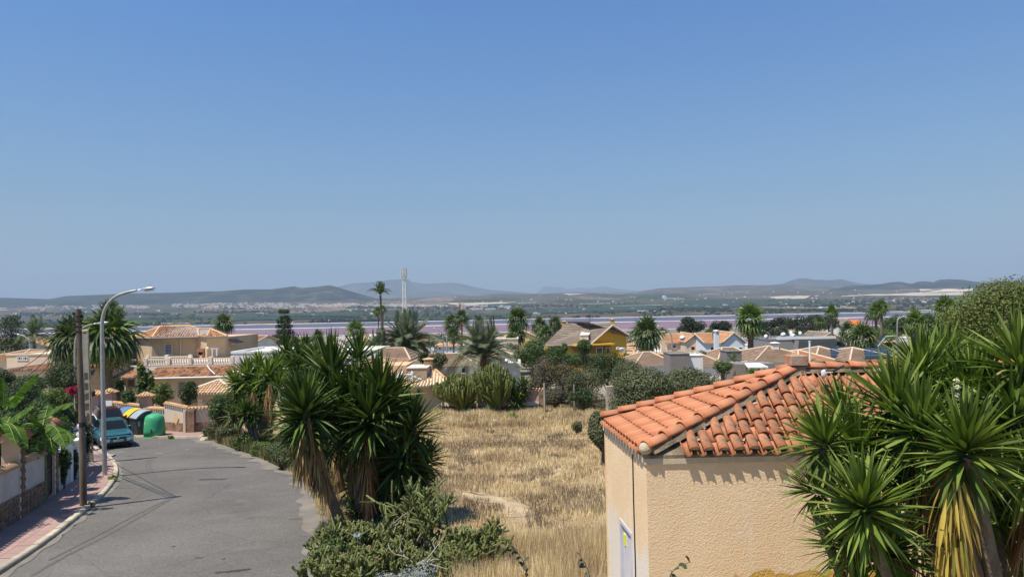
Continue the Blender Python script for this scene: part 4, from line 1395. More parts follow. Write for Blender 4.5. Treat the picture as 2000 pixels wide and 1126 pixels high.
 def side_pt(x, f, s):
  px_ = [p[0] for p in prof]; zz = np.interp(x, px_,[p[1] for p in prof]); w = np.interp(x, px_,[p[2] for p in prof])
  y0, z0 = bw*0.985, belt-0.03
  return (x, s*(y0+(w-y0)*f), z0+(zz-z0)*f)
 for s in (-1,1):
  glass([side_pt(cowl+0.38,0.12, s), side_pt(roof0+0.48,0.12, s), side_pt(roof0+0.48,0.88, s), side_pt(roof0+0.05,0.86, s)])
  glass([side_pt(roof0+0.56,0.12, s), side_pt(roof1-0.12,0.12, s), side_pt(roof1-0.12,0.86, s), side_pt(roof0+0.56,0.88, s)])
  if L > 4.2: glass([side_pt(roof1-0.04,0.14, s), side_pt(tail-0.35,0.14, s), side_pt(roof1+0.08,0.80, s), side_pt(roof1-0.04,0.82, s)])
  m_ = MB(); m_.lathe([(0.01,-0.08),(0.06,-0.06),(0.075,0.0),(0.06,0.06),(0.01,0.08)],10, Matrix.Translation((cowl+0.42, s*(hw*0.90+0.14), belt+0.07)) @ Matrix.Rotation(R(90),4, 'X') @ Matrix.Diagonal((0.8,1.0,1.35,1)))
  m_.box(cowl+0.40, cowl+0.45, min(s*(hw*0.86), s*(hw*0.86+0.12)), max(s*(hw*0.86), s*(hw*0.86+0.12)), belt+0.02, belt+0.05)
  m_.obj('mirror', paint, t)
  hl = MB(); pts = []
  for (x, yf, zo) in ((-0.03,0.50,0.34),(-0.02,0.70,0.31),(0.02,0.875,0.27),(0.14,0.945,0.23),(0.34,0.99,0.17)):
   pts.append(((x, s*yf*hw, hood_z-zo),(x-0.012, s*(yf*hw+0.012), hood_z-zo-0.17)))
  vs = [p for pr in pts for p in pr]
  hl.add(vs,[(2*i,2*i+2,2*i+3,2*i+1) for i in range(4)], True)
  hl.obj('headlight', bpy.data.materials.get('headlight_glass') or noisy('headlight_glass',(0.55,0.56,0.56),(0.80,0.80,0.78),9,0.12, spec=0.8), t)
  tl = MB(); tl.box(L-0.14, L-0.02, min(s*0.62*hw, s*0.90*hw), max(s*0.62*hw, s*0.90*hw), hood_z-0.18, hood_z+0.02); tl.obj('tail_light', bpy.data.materials.get('tail_red') or plain('tail_red',(0.35,0.01,0.01),0.3), t)
  dh = MB(); dh.box(2.25,2.40, s*(hw+0.008)-0.012, s*(hw+0.008)+0.012, hood_z-0.14, hood_z-0.11); dh.obj('door_handle', paint, t)
 g = MB(); zc = hood_z-0.33
 g.box(-0.012,0.05,-hw*0.46, hw*0.46, zc-0.03, zc+0.06); g.obj('grille', M['black_plastic'], t)
 g = MB(); g.box(-0.010,0.06,-hw*0.62, hw*0.62,0.27,0.38); g.obj('lower_intake', M['black_plastic'], t)
 g = MB(); g.lathe([(0.01,0),(0.055,0.004),(0.05,0.012),(0.01,0.014)],14, Matrix.Translation((-0.012,0,zc+0.03)) @ Matrix.Rotation(R(-90),4, 'Y') @ Matrix.Diagonal((0.55,1.1,1,1))); g.obj('badge', M['aluminium'], t)
 if plate:
  g = MB(); g.box(-0.030,-0.012,-0.26,0.26,0.42,0.53); po = g.obj('number_plate', M['white_paint'], t)
  text_obj(plate,0.10, M['black_plastic'], po, Matrix.Translation((-0.032,0,0.475)) @ Matrix.Rotation(R(-90),4, 'Z') @ Matrix.Rotation(R(90),4, 'X'))
 if rails:
  for s in (-1,1):
   g = MB(); g.tube([(roof0+0.1, s*rw*0.93, Hh),(roof0+0.2, s*rw*0.93, Hh+0.06),(roof1-0.2, s*rw*0.93, Hh+0.06),(roof1-0.08, s*rw*0.93, Hh)],0.016,6); g.obj('roof_rail', M['aluminium'], t)
 for x in (wf, wr):
  for s in (-1,1):
   r = wheel_r
   wm = MB(); Mw = Matrix.Translation((x, s*(hw-0.11), r)) @ Matrix.Rotation(R(90),4, 'X')
   wm.lathe([(r*0.62,-0.095),(r*0.93,-0.10),(r,-0.07),(r,0.07),(r*0.93,0.10),(r*0.62,0.095)],20, Mw); w_o = wm.obj('wheel', M['rubber'], t)
   rm = MB(); rm.lathe([(0.02,-0.085*s*-1),(r*0.30,-0.085*s*-1),(r*0.58,-0.07*s*-1),(r*0.62,-0.09*s*-1)],14, Matrix.Translation((x, s*(hw-0.11), r)) @ Matrix.Rotation(R(-90),4, 'X'), cap=True)
   rm.obj('rim', M['aluminium'], w_o)
 return t
def place_nose(px, py, heading):
 """nose on the ground at a pixel, heading = direction the nose points in"""
 p = G(px, py)
 return p, heading + math.pi      # local +x points backwards
teal = car_paint('teal_car_paint',(0.035,0.15,0.16))
p, rz = place_nose(231,876, R(-52)); p.z += 0.02
make_car('teal hatchback car driving towards the camera beside the grey street lamp', 'car', teal, p, rz, plate='7753 DWR', name='teal_hatchback_car')
maroon = car_paint('maroon_car_paint',(0.055,0.014,0.016),0.3)
p, rz = place_nose(221,857, R(-54)); p.z += 0.02
make_car('dark maroon sport utility car with roof rails behind the teal car', 'car', maroon, p, rz, L=4.6, Wd=1.88, Hh=1.74, hood_z=1.08, cowl=1.35, roof0=2.05, roof1=3.9, tail=4.45, suv=True, plate='', name='sport_utility_car', rails=True, wheel_r=0.36)
white = car_paint('white_car_paint',(0.72,0.73,0.74),0.0)
p, rz = place_nose(176,868, R(-48)); p.z += 0.02
make_car('white car partly hidden behind the concrete pole, left of the teal car', 'car', white, p, rz, L=4.2, Wd=1.78, Hh=1.62, hood_z=1.0, cowl=1.15, roof0=1.75, roof1=3.5, tail=4.05, plate='', name='white_car')
# ------------------------------------------------------------------ recycling bins
def container(k, px, py, lid_c, label, stickers):
 p = G(px, py); p.z += 0.0
 Lr, Dp, Hb = 1.15,0.98,1.12
 t = thing('wheeled_container', label, 'waste container', p, R(139), 'row of lidded waste containers')
 body = MB()
 prof = [(-Dp/2*0.80,0.16),(Dp/2*0.80,0.16),(Dp/2, Hb),(-Dp/2, Hb)]
 body.prism([(-y_, z_) for (y_, z_) in prof][::-1],0.05, Lr-0.05, 'x'); bo = body.obj('bin_body', BINGREY, t)
 for x in np.linspace(0.15, Lr-0.15,5):
  for s in (-1,1):
   r = MB()
   a = (s*Dp/2*0.80,0.2); b = (s*Dp/2*0.99, Hb-0.05)
   r.add([(x-0.025, a[0]+s*0.03, a[1]),(x+0.025, a[0]+s*0.03, a[1]),(x+0.025, b[0]+s*0.03, b[1]),(x-0.025, b[0]+s*0.03, b[1]),(x-0.025, a[0]-s*0.01, a[1]),(x+0.025, a[0]-s*0.01, a[1]),(x+0.025, b[0]-s*0.01, b[1]),(x-0.025, b[0]-s*0.01, b[1])],
    [(0,1,2,3),(4,7,6,5),(0,4,5,1),(1,5,6,2),(2,6,7,3),(3,7,4,0)]); r.obj('rib', BINGREY, t)
 rim = MB(); rim.bevbox(0, Lr,-Dp/2-0.04, Dp/2+0.04, Hb, Hb+0.07,0.02); rim.obj('rim', M['black_plastic'], t)
 lid = MB(); n = 9
 for i in range(6):
  x0 = 0.03 + (Lr-0.06)*i/6 + 0.008; x1 = 0.03 + (Lr-0.06)*(i+1)/6 - 0.008
  arc = []
  for k2 in range(n+1):
   a = math.pi*0.5*k2/n
   arc.append((Dp/2 - (1-math.cos(a))*0 - Dp*0.98*math.sin(a)*0 ,0))
  pts = []
  for k2 in range(n+1):
   u = k2/n
   yy = Dp/2 - Dp*u; zz = Hb+0.07 + 0.48*math.sin(math.pi*0.5*min(1, u*1.25+0.02))**0.85
   pts.append((yy, zz))
  pts += [(-Dp/2, Hb+0.07)]
  poly = [(a_, b_) for a_, b_ in pts]
  lid.prism(poly, x0, x1, 'x')
 pts = []
 for k2 in range(n+1):
  u = k2/n; pts.append((Dp/2 - Dp*u*0.99 - 0.02, Hb+0.07 + 0.455*math.sin(math.pi*0.5*min(1, u*1.25+0.02))**0.85))
 lid.prism(pts + [(-Dp/2+0.01, Hb+0.07)],0.034, Lr-0.034, 'x')
 lo = lid.obj('lid', lid_c, t)
 ends = MB()
 for x in (0.0, Lr-0.03):
  ends.prism([(a_*0.97, b_-0.03) for a_, b_ in pts] + [(-Dp/2+0.03, Hb+0.06)], x, x+0.03, 'x')
 ends.obj('lid_end', BINGREY, t)
 for x in (0.15, Lr-0.15):
  for s in (-1,1):
   w_ = MB(); w_.lathe([(0.02,-0.03),(0.08,-0.03),(0.08,0.03),(0.02,0.03)],12, Matrix.Translation((x, s*0.34,0.08)) @ Matrix.Rotation(R(90),4, 'Y')); w_.obj('wheel', M['rubber'], t)
 for (yy, zz, w_, h_, mname) in stickers:
  s_ = MB(); s_.box(0.040,0.048, yy-w_/2, yy+w_/2, zz-h_/2, zz+h_/2)
  so = s_.obj('sticker', M[mname], t)
  if mname == 'sticker_white':
   for q_ in range(3):
    s2 = MB(); z_ = zz-h_/2+h_*(q_+0.5)/3
    s2.add([(0.036, yy-w_/2, z_-0.03),(0.036, yy+w_/2, z_+0.02),(0.036, yy+w_/2, z_+0.06),(0.036, yy-w_/2, z_+0.01)],[(0,1,2,3)])
    s2.obj('red_stripe', M['sticker_red'], so)
 return t
BINGREY = noisy('bin_dark_plastic',(0.075,0.078,0.082),(0.10,0.104,0.108),5,0.55)
M['sticker_white'] = plain('sticker_white',(0.70,0.68,0.66),0.5); M['sticker_red'] = plain('sticker_red',(0.60,0.12,0.06),0.5); M['sticker_lilac'] = plain('sticker_lilac',(0.42,0.36,0.50),0.5)
lid_blue = noisy('blue_lid',(0.10,0.20,0.40),(0.14,0.26,0.48),5,0.5); lid_yel = noisy('yellow_lid',(0.66,0.46,0.03),(0.78,0.56,0.05),5,0.45); lid_gry = noisy('grey_lid',(0.30,0.33,0.36),(0.38,0.41,0.44),5,0.5)
container(0,251,844, lid_blue, 'waste container with blue ribbed lid, furthest of the row',[(0.30,0.86,0.14,0.30, 'sticker_lilac'),(-0.02,0.72,0.17,0.34, 'sticker_white')])
container(1,265,847.5, lid_yel, 'waste container with bright yellow lid between the blue and grey lids',[(0.30,0.86,0.14,0.34, 'sticker_lilac')])
container(2,281,851.5, lid_gry, 'waste container with grey ribbed lid next to the green bottle bank',[(0.30,0.86,0.14,0.34, 'sticker_lilac'),(-0.10,0.72,0.17,0.34, 'sticker_white')])
def bottle_bank():
 p = G(302,853);
 t = thing('bottle_bank', 'round green plastic bottle bank standing right of the waste containers', 'bottle bank', p)
 green = noisy('green_fibreglass',(0.05,0.32,0.15),(0.07,0.40,0.20),2.0,0.5,25,0.2,0.01, c3=(0.08,0.34,0.17), s3=1.2)
 mb = MB(); mb.lathe([(0.66,0.10),(0.655,0.5),(0.63,0.9),(0.605,1.15),(0.56,1.34),(0.44,1.47),(0.22,1.55),(0.05,1.57)],28); mb.obj('bin_shell', green, t)
 mb = MB(); mb.lathe([(0.70,0.0),(0.705,0.07),(0.665,0.10)],28); mb.obj('base_ring', plain('bright_green',(0.05,0.36,0.12),0.5), t)
 for a in (R(-60), R(120)):
  h = MB(); h.lathe([(0.02,0),(0.13,0.0),(0.13,0.04),(0.10,0.045),(0.02,0.03)],14, Matrix.Translation((math.cos(a)*0.59, math.sin(a)*0.59,1.12)) @ Matrix.Rotation(a,4, 'Z') @ Matrix.Rotation(R(90),4, 'Y'));
  h.obj('bottle_hole', M['black_plastic'], t) if a > 0 else None
 hk = MB(); hk.tube([(-0.12,0,1.55),(-0.10,0,1.66),(0.10,0,1.66),(0.12,0,1.55)],0.018,6); hk.obj('lifting_loop', M['galv'], t)
 st = MB(); a0 = math.atan2(-p.y,-p.x)
 def on(a, z, w, h, o=0.012):
  r_ = float(np.interp(z,[0.1,0.5,0.9,1.15],[0.66,0.655,0.63,0.605])) + o
  da = w/r_/2
  return [(math.cos(a-da)*r_, math.sin(a-da)*r_, z-h/2),(math.cos(a+da)*r_, math.sin(a+da)*r_, z-h/2),(math.cos(a+da)*r_, math.sin(a+da)*r_, z+h/2),(math.cos(a-da)*r_, math.sin(a-da)*r_, z+h/2)]
 st.add(on(a0-R(62),1.0,0.12,0.2),[(0,1,2,3)]); st.obj('sticker', plain('lime_sticker',(0.62,0.62,0.08),0.5), t)
 mk = MB()
 for (da, z, w, h) in ((-16,0.50,0.06,0.20),(-20,0.58,0.06,0.05),(-15,0.40,0.10,0.04)):
  mk.add(on(a0+R(da), z, w, h),[(0,1,2,3)])
 mk.obj('graffiti_mark', M['black_plastic'], t)
 wd = MB(); wd.add(on(a0+R(8),0.055,0.10,0.07,0.05),[(0,1,2,3)]); wd.obj('lock_plate', M['galv'], t)
bottle_bank()
# ------------------------------------------------------------------ boundary wall behind the bins
def corner_wall():
 pts = [G(447,842), G(366,847), G(321,843.5), G(281,841), G(212,837)]
 pts = [Vector((p.x, p.y,0)) for p in pts]
 o0 = Vector((pts[1].x, pts[1].y,-H(pts[1].y)))
 t = thing('corner_wall', 'cream corner wall with stone base and sandy tile coping behind the bottle bank', 'wall', o0)
 pl = noisy('peach_render',(0.64,0.51,0.39),(0.72,0.59,0.46),1.2,0.9,30,0.3,0.01, c3=(0.60,0.50,0.40), s3=0.6)
 hs = [(795,447,798), ]
 runs = [(0,1,1.72,1.72),(1,2,1.78,2.02),(2,3,1.62,1.62),(3,4,1.75,1.95)]
 wp = MB(); bp = MB()
 for (i, j, ha, hb) in runs:
  p, q = pts[i], pts[j]
  d = (q-p).normalized(); side = Vector((-d.y, d.x,0))
  if side.y > 0: side = -side
  a_, b_ = p, q
  wall_piece(wp, a_, b_,-H(a_.y)-0.3,-H(b_.y)-0.3,-H(a_.y)+ha-0.10,-H(b_.y)+hb-0.10,0.25, o0, side)
  bh = 0.72
  wall_piece(bp, a_+side*0.04, b_+side*0.04,-H(a_.y)-0.25,-H(b_.y)-0.25,-H(a_.y)+bh,-H(b_.y)+bh,0.045, o0, side)
  pc = a_ - side*0.12 + Vector((0,0,-H(a_.y)+ha-0.08)); qc = b_ - side*0.12 + Vector((0,0,-H(b_.y)+hb-0.08))
  coping(t, o0, pc, qc,0.34,0.22)
  rs = MB(); ridge_strip(rs, o0, pc, qc,0.08,0.11); rs.obj('coping_ridge', M['straw_tile'], t)
 wp.obj('wall_panel', pl, t); bp.obj('stone_base', STONE_FAR, t)
 p = pts[1]
 pm = MB(); pm.box(-0.06,0.50,-0.06,0.24,-0.3,1.66); o = pm.obj('brick_pier', STONE_FAR, t); o.location = (0,-0.05,0)
 pm = MB(); pm.box(-0.22,-0.061,-0.12,0.2,-0.3,1.60); o = pm.obj('pier_edge', pl, t); o.location = (0,-0.03,0)
 a_, b_ = pts[1], pts[2]; d = (b_-a_).normalized(); side = Vector((-d.y, d.x,0)); side = -side if side.y > 0 else side
 c = a_ + d*((366-345)/(366-321)*(b_-a_).length) + side*0.05
 zc = -H(c.y)+1.02
 dm = MB(); vs = []
 for off in (0.0,-0.02):
  for (u, z) in ((0,-0.46),(0.29,0),(0,0.40),(-0.29,0)):
   w = c + d*u + side*off; vs.append((w.x-o0.x, w.y-o0.y, zc+z-o0.z))
 dm.add(vs,[(0,1,2,3),(7,6,5,4),(0,4,5,1),(1,5,6,2),(2,6,7,3),(3,7,4,0)]); dm.obj('diamond_panel', noisy('ochre_diamond',(0.66,0.45,0.21),(0.74,0.53,0.27),3,0.9), t)
 return pts
CW = corner_wall()
def tile_cap_pillar(px, py_base, w, hgt, label, body='pink_wall', cap='straw_tile', capw=0.15, name='pillar', group=None, d=None):
 p = G(px, py_base) if d is None else Vector((P(px,700, d).x, d,-H(d)))
 t = thing(name, label, 'pillar', p,0, group)
 mb = MB(); mb.bevbox(-w/2, w/2,-w/2, w/2,-0.3, hgt-0.35,0.02); mb.obj('pillar_shaft', M[body], t)
 c = MB(); a = w/2+capw
 c.add([(-a,-a,hgt-0.35),(a,-a,hgt-0.35),(a,a,hgt-0.35),(-a,a,hgt-0.35),(-a,-a,hgt-0.30),(a,-a,hgt-0.30),(a,a,hgt-0.30),(-a,a,hgt-0.30),(-a*0.25,0,hgt-0.02),(a*0.25,0,hgt-0.02)],
  [(3,2,1,0),(0,1,5,4),(1,2,6,5),(2,3,7,6),(3,0,4,7),(4,5,9,8),(5,6,9),(6,7,8,9),(7,4,8)])
 co_ = c.obj('tiled_cap', M[cap], t)
 n = max(3, int(2*a/0.2))
 for s in (-1,1):
  for i in range(n):
   x = -a + 2*a*(i+0.5)/n
   up = Vector((0,-s*a,0.28)).normalized(); nn = Vector((0, s*0.28, a)).normalized(); xv = up.cross(nn).normalized()
   cut = (1 - abs(x)/a)*0.75+0.25
   o = bpy.data.objects.new('cap_tile', straw_tile_m); link(o, co_)
   o.matrix_local = frame_mat(xv, up, nn, Vector((x, s*(a+0.02), hgt-0.31))) @ Matrix.Diagonal((1, max(0.4, cut)*a/0.30*1.0,1,1))
 return t
tile_cap_pillar(285,840,0.62,2.75, 'pink pier with sandy tiled cap rising behind the grey lidded container', capw=0.22)
tile_cap_pillar(190,845,0.5,3.0, 'pink gate pier with sandy tiled roof behind the maroon car', capw=0.35)
tile_cap_pillar(216,836,0.5,2.95, 'pink pier right of the white gate behind the lamp post', capw=0.2)
# white panel gate between the piers
p = G(203,839); t = thing('white_gate', 'white panelled gate between pink piers behind the parked cars', 'gate', p, R(-8))
for i in range(8):
 b = MB(); b.box(-0.62+i*0.16,-0.62+i*0.16+0.145,-0.02,0.02,0.08,2.1); b.obj('gate_board', M['white_paint'], t)
b = MB(); b.box(-0.66,0.68,0.021,0.07,0.3,0.42); b.box(-0.66,0.68,0.021,0.07,1.8,1.92); b.obj('gate_rail', M['white_paint'], t)
# ================================================================== HOUSES
def tile_island_mat(name, stops, rough=0.88, dirt=(0.10,0.085,0.06)):
 m, nt, b = new_mat(name, rough,0.15)
 g = nt.nodes.new('ShaderNodeNewGeometry')
 c = ramp(nt, g.outputs['Random Per Island'], stops)
 n = noise_tex(nt, g.outputs['Position'],0.9,5,0.7)
 f = ramp(nt, n.outputs['Fac'],[(0.5,(0,0,0)),(0.72,(0.6,0.6,0.6))])
 c = mixc(nt, f, c, dirt)
 nt.links.new(c, b.inputs['Base Color'])
 return m
ROOF = {
'old_barrel': tile_island_mat('old_barrel_tiles',[(0,(0.16,0.08,0.045)),(0.25,(0.42,0.20,0.10)),(0.5,(0.55,0.28,0.14)),(0.75,(0.66,0.38,0.21)),(1,(0.30,0.15,0.08))]),
'sand_barrel': tile_island_mat('sand_barrel_tiles',[(0,(0.52,0.30,0.15)),(0.5,(0.62,0.37,0.19)),(1,(0.70,0.45,0.25))], dirt=(0.35,0.23,0.14)),
'brown_flat': tile_island_mat('brown_flat_tiles',[(0,(0.23,0.155,0.105)),(0.5,(0.28,0.19,0.13)),(1,(0.33,0.225,0.155))], dirt=(0.20,0.15,0.11)),
'orange_flat': tile_island_mat('orange_flat_tiles',[(0,(0.40,0.20,0.10)),(0.5,(0.48,0.25,0.13)),(1,(0.55,0.30,0.16))], dirt=(0.32,0.2,0.13)),
'grey_brown': tile_island_mat('grey_brown_tiles',[(0,(0.19,0.150,0.115)),(0.5,(0.235,0.185,0.14)),(1,(0.28,0.225,0.17))], dirt=(0.20,0.17,0.14)),
}
def slope_tiles(mb, P0, P1, Q0, Q1, kind, pitch=0.25, row=0.42):
 """P0-P1 the eave, Q0-Q1 the upper edge; adds tile geometry lying on the slope"""
 u = P1-P0; Lu = u.length; u = u.normalized()
 mid = (Q0+Q1)/2
 n = u.cross(mid-P0).normalized()
 if n.z < 0: n = -n
 v = n.cross(u).normalized()
 if v.z < 0: v = -v
 a0, h0 = (Q0-P0).dot(u),(Q0-P0).dot(v); a1, h1 = (Q1-P0).dot(u),(Q1-P0).dot(v)
 lo_off = lambda s: s/h0*a0 if h0 else 0
 if kind == 'barrel':
  nc = max(2, int(Lu/pitch));
  for i in range(nc):
   x = (i+0.5)*Lu/nc
   smin, smax = 0.0, max(h0, h1)
   if a0 > 1e-6 and x < a0: smax = min(smax, h0*x/a0)
   if a0 < -1e-6 and x < 0: continue
   if x > a1 and Lu-a1 > 1e-6: smax = min(smax, h1*(Lu-x)/(Lu-a1))
   else: smax = min(smax, h0+(h1-h0)*max(0,min(1,(x-a0)/max(1e-6,a1-a0))))
   s = -0.06; k = 0
   while s < smax-0.08:
    s1 = min(s+row, smax)
    r = pitch*0.36
    j = random.uniform(-0.012,0.012)
    vs = []
    for (ss, rr, hh) in ((s, r,0.035),(s1+0.03, r*0.82,0.012)):
     for a in (0,60,120,180):
      vs.append(P0 + u*(x+j+math.cos(R(a))*rr) + v*ss + n*(hh + math.sin(R(a))*rr))
    mb.add(vs,[(0,4,5,1),(1,5,6,2),(2,6,7,3),(0,1,2,3)])
    s = s1; k += 1
 else:
  s = 0.0; hh = max(h0, h1); k = 0
  while s < hh-0.05:
   s1 = min(s+row, hh)
   def xl(t): return a0*t/h0 if h0 > 1e-6 else 0
   def xr(t): return Lu + (a1-Lu)*t/h1 if h1 > 1e-6 else Lu
   x0, x1 = xl(s), xr(s); y0, y1 = xl(s1), xr(s1)
   ww = 0.9; m = max(1, int((x1-x0)/ww)); off = 0.5 if k % 2 else 0
   for i in range(m):
    fa, fb = i/m,(i+1)/m
    e = 0.008
    pa, pb = x0+(x1-x0)*fa+e, x0+(x1-x0)*fb-e; qa, qb = y0+(y1-y0)*fa+e, y0+(y1-y0)*fb-e
    h = 0.055 + random.uniform(-0.006,0.006)
    vs = [P0+u*pa+v*s+n*h, P0+u*pb+v*s+n*h, P0+u*qb+v*(s1)+n*0.012, P0+u*qa+v*(s1)+n*0.012, P0+u*pa+v*s, P0+u*pb+v*s]
    mb.add(vs,[(0,1,2,3),(0,4,5,1)])
   s = s1; k += 1
def V(*a): return Vector(a)
def add_window(t, x, z, w, h, y=0.0, face='-y', frame='white_paint', grille=False, nx=1, name='window', glass='window_glass', sill=True):
 """window centred at x, bottom z, on the plane y (face -y) or x=y (face +x / -x)"""
 def tf(mb_, u0, u1, o0_, o1_, z0_, z1_):
  if face == '-y': mb_.box(u0, u1, y-o1_, y-o0_, z0_, z1_)
  elif face == '+x': mb_.box(y+o0_, y+o1_, u0, u1, z0_, z1_)
  else: mb_.box(y-o1_, y-o0_, u0, u1, z0_, z1_)
 f = MB(); b = min(0.08, w*0.12)
 tf(f, x-w/2, x+w/2,0.0,0.05, z, z+b); tf(f, x-w/2, x+w/2,0.0,0.05, z+h-b, z+h)
 tf(f, x-w/2, x-w/2+b,0.0,0.049, z+b, z+h-b); tf(f, x+w/2-b, x+w/2,0.0,0.049, z+b, z+h-b)
 for i in range(1, nx): tf(f, x-w/2+w*i/nx-b/3, x-w/2+w*i/nx+b/3,0.0,0.045, z+b, z+h-b)
 fo = f.obj(name, M[frame], t)
 p = MB(); tf(p, x-w/2+b, x+w/2-b,0.0,0.015, z+b, z+h-b); p.obj('pane', M[glass], fo)
 if grille:
  g = MB(); n = max(3, int(w/0.14))
  for i in range(1, n): tf(g, x-w/2+w*i/n-0.01, x-w/2+w*i/n+0.01,0.06,0.08, z+0.02, z+h-0.02)
  for i in range(1,4): tf(g, x-w/2, x+w/2,0.081,0.095, z+h*i/4-0.01, z+h*i/4+0.01)
  g.obj('window_grille', M['white_paint'], fo)
 if sill:
  s = MB(); tf(s, x-w/2-0.06, x+w/2+0.06,0.0,0.11, z-0.07, z-0.002); s.obj('sill', M['trim'], fo)
 return fo
def add_chimney(t, x, y, z0, z1, w, wall='cream_wall', cap='old', parent=None):
 c = MB(); c.bevbox(x-w/2, x+w/2, y-w/2, y+w/2, z0, z1-0.28,0.01)
 co_ = c.obj('chimney', M[wall], parent or t)
 k = MB()
 for sx in (-1,1):
  for sy in (-1,1): k.box(x+sx*w*0.36-0.05, x+sx*w*0.36+0.05, y+sy*w*0.36-0.05, y+sy*w*0.36+0.05, z1-0.28, z1-0.12)
 k.bevbox(x-w*0.66, x+w*0.66, y-w*0.66, y+w*0.66, z1-0.12, z1-0.06,0.01)
 k.add([(x-w*0.62,y-w*0.62,z1-0.06),(x+w*0.62,y-w*0.62,z1-0.06),(x+w*0.62,y+w*0.62,z1-0.06),(x-w*0.62,y+w*0.62,z1-0.06),(x,y,z1+0.06)],[(0,1,4),(1,2,4),(2,3,4),(3,0,4)])
 (k.obj('chimney_cap', M['straw_tile'] if cap == 'tile' else M[wall], co_) if parent is None else k.obj('chimney_cap', M['straw_tile'], parent))
 return co_
def roof_part(t, kind, w, dp, ze, zr, mat, tiles='barrel', over=0.35, inset=None, x0=None, trim='trim', pitch=0.25, row=0.42, y0=0.0, slab=0.10, rid=None, name='roof'):
 """roof over local rectangle x0..x0+w, y0..y0+dp"""
 if x0 is None: x0 = -w/2
 X0, X1, Y0, Y1 = x0-over, x0+w+over, y0-over, y0+dp+over
 cx, cy = (X0+X1)/2,(Y0+Y1)/2
 mb = MB(); tb = MB(); cap = MB()
 A_, B_, C_, D_ = V(X0,Y0,ze), V(X1,Y0,ze), V(X1,Y1,ze), V(X0,Y1,ze)
 dn = V(0,0,slab)
 if kind == 'hip':
  ins = inset if inset is not None else (Y1-Y0)/2
  ins = min(ins,(X1-X0)/2-0.01)
  E, F_ = V(X0+ins, cy, zr), V(X1-ins, cy, zr)
  mb.add([A_,B_,C_,D_,E,F_]+[p-dn for p in (A_,B_,C_,D_)],[(0,1,5,4),(1,2,5),(2,3,4,5),(3,0,4),(0,6,7,1),(1,7,8,2),(2,8,9,3),(3,9,6,0),(6,9,8,7)])
  slope_tiles(tb, A_, B_, E, F_, tiles, pitch, row); slope_tiles(tb, B_, C_, F_, F_+V(0,1e-4,0), tiles, pitch, row)
  slope_tiles(tb, D_, A_, E, E+V(0,-1e-4,0), tiles, pitch, row)
  if E.y - A_.y > 0: slope_tiles(tb, C_, D_, F_, E, tiles, pitch, row*2)
  for p, q in ((A_,E),(B_,F_),(C_,F_),(D_,E),(E,F_)): cap.tube([p+V(0,0,0.06), q+V(0,0,0.06)],0.11,6)
 elif kind == 'gable_x':      # ridge along x
  E, F_ = V(X0, cy, zr), V(X1, cy, zr)
  mb.add([A_,B_,F_,E,D_,C_]+[p-dn for p in (A_,B_,F_,E,D_,C_)],[(0,1,2,3),(3,2,5,4),(6,9,8,7),(9,10,11,8),(0,6,7,1),(5,11,10,4),(0,3,9,6),(3,4,10,9),(1,7,8,2),(2,8,11,5)])
  slope_tiles(tb, A_, B_, E, F_, tiles, pitch, row); slope_tiles(tb, C_, D_, F_, E, tiles, pitch, row*2)
  for p, q in ((A_,E),(B_,F_),(D_,E),(C_,F_),(E,F_)): cap.tube([p+V(0,0,0.05), q+V(0,0,0.05)],0.10,6)
 elif kind == 'gable_y':      # ridge along y, gable to the camera
  E, F_ = V(cx if rid is None else rid, Y0, zr), V(cx if rid is None else rid, Y1, zr)
  mb.add([A_,E,F_,D_,B_,C_]+[p-dn for p in (A_,E,F_,D_,B_,C_)],[(0,1,2,3),(1,4,5,2),(6,9,8,7),(7,8,11,10),(0,6,7,1),(1,7,10,4),(3,2,8,9),(2,5,11,8),(0,3,9,6),(4,10,11,5)])
  slope_tiles(tb, D_, A_, F_, E, tiles, pitch, row); slope_tiles(tb, B_, C_, E, F_, tiles, pitch, row)
  for p, q in ((A_,E),(B_,E),(E,F_)): cap.tube([p+V(0,0,0.05), q+V(0,0,0.05)],0.11,6)
 ro = mb.obj(name, M[trim], t)
 if tb.v: tb.obj('roof_tiles', ROOF[mat], ro, kind='stuff')
 cap.obj('ridge_cap', M[trim], ro)
 return ro
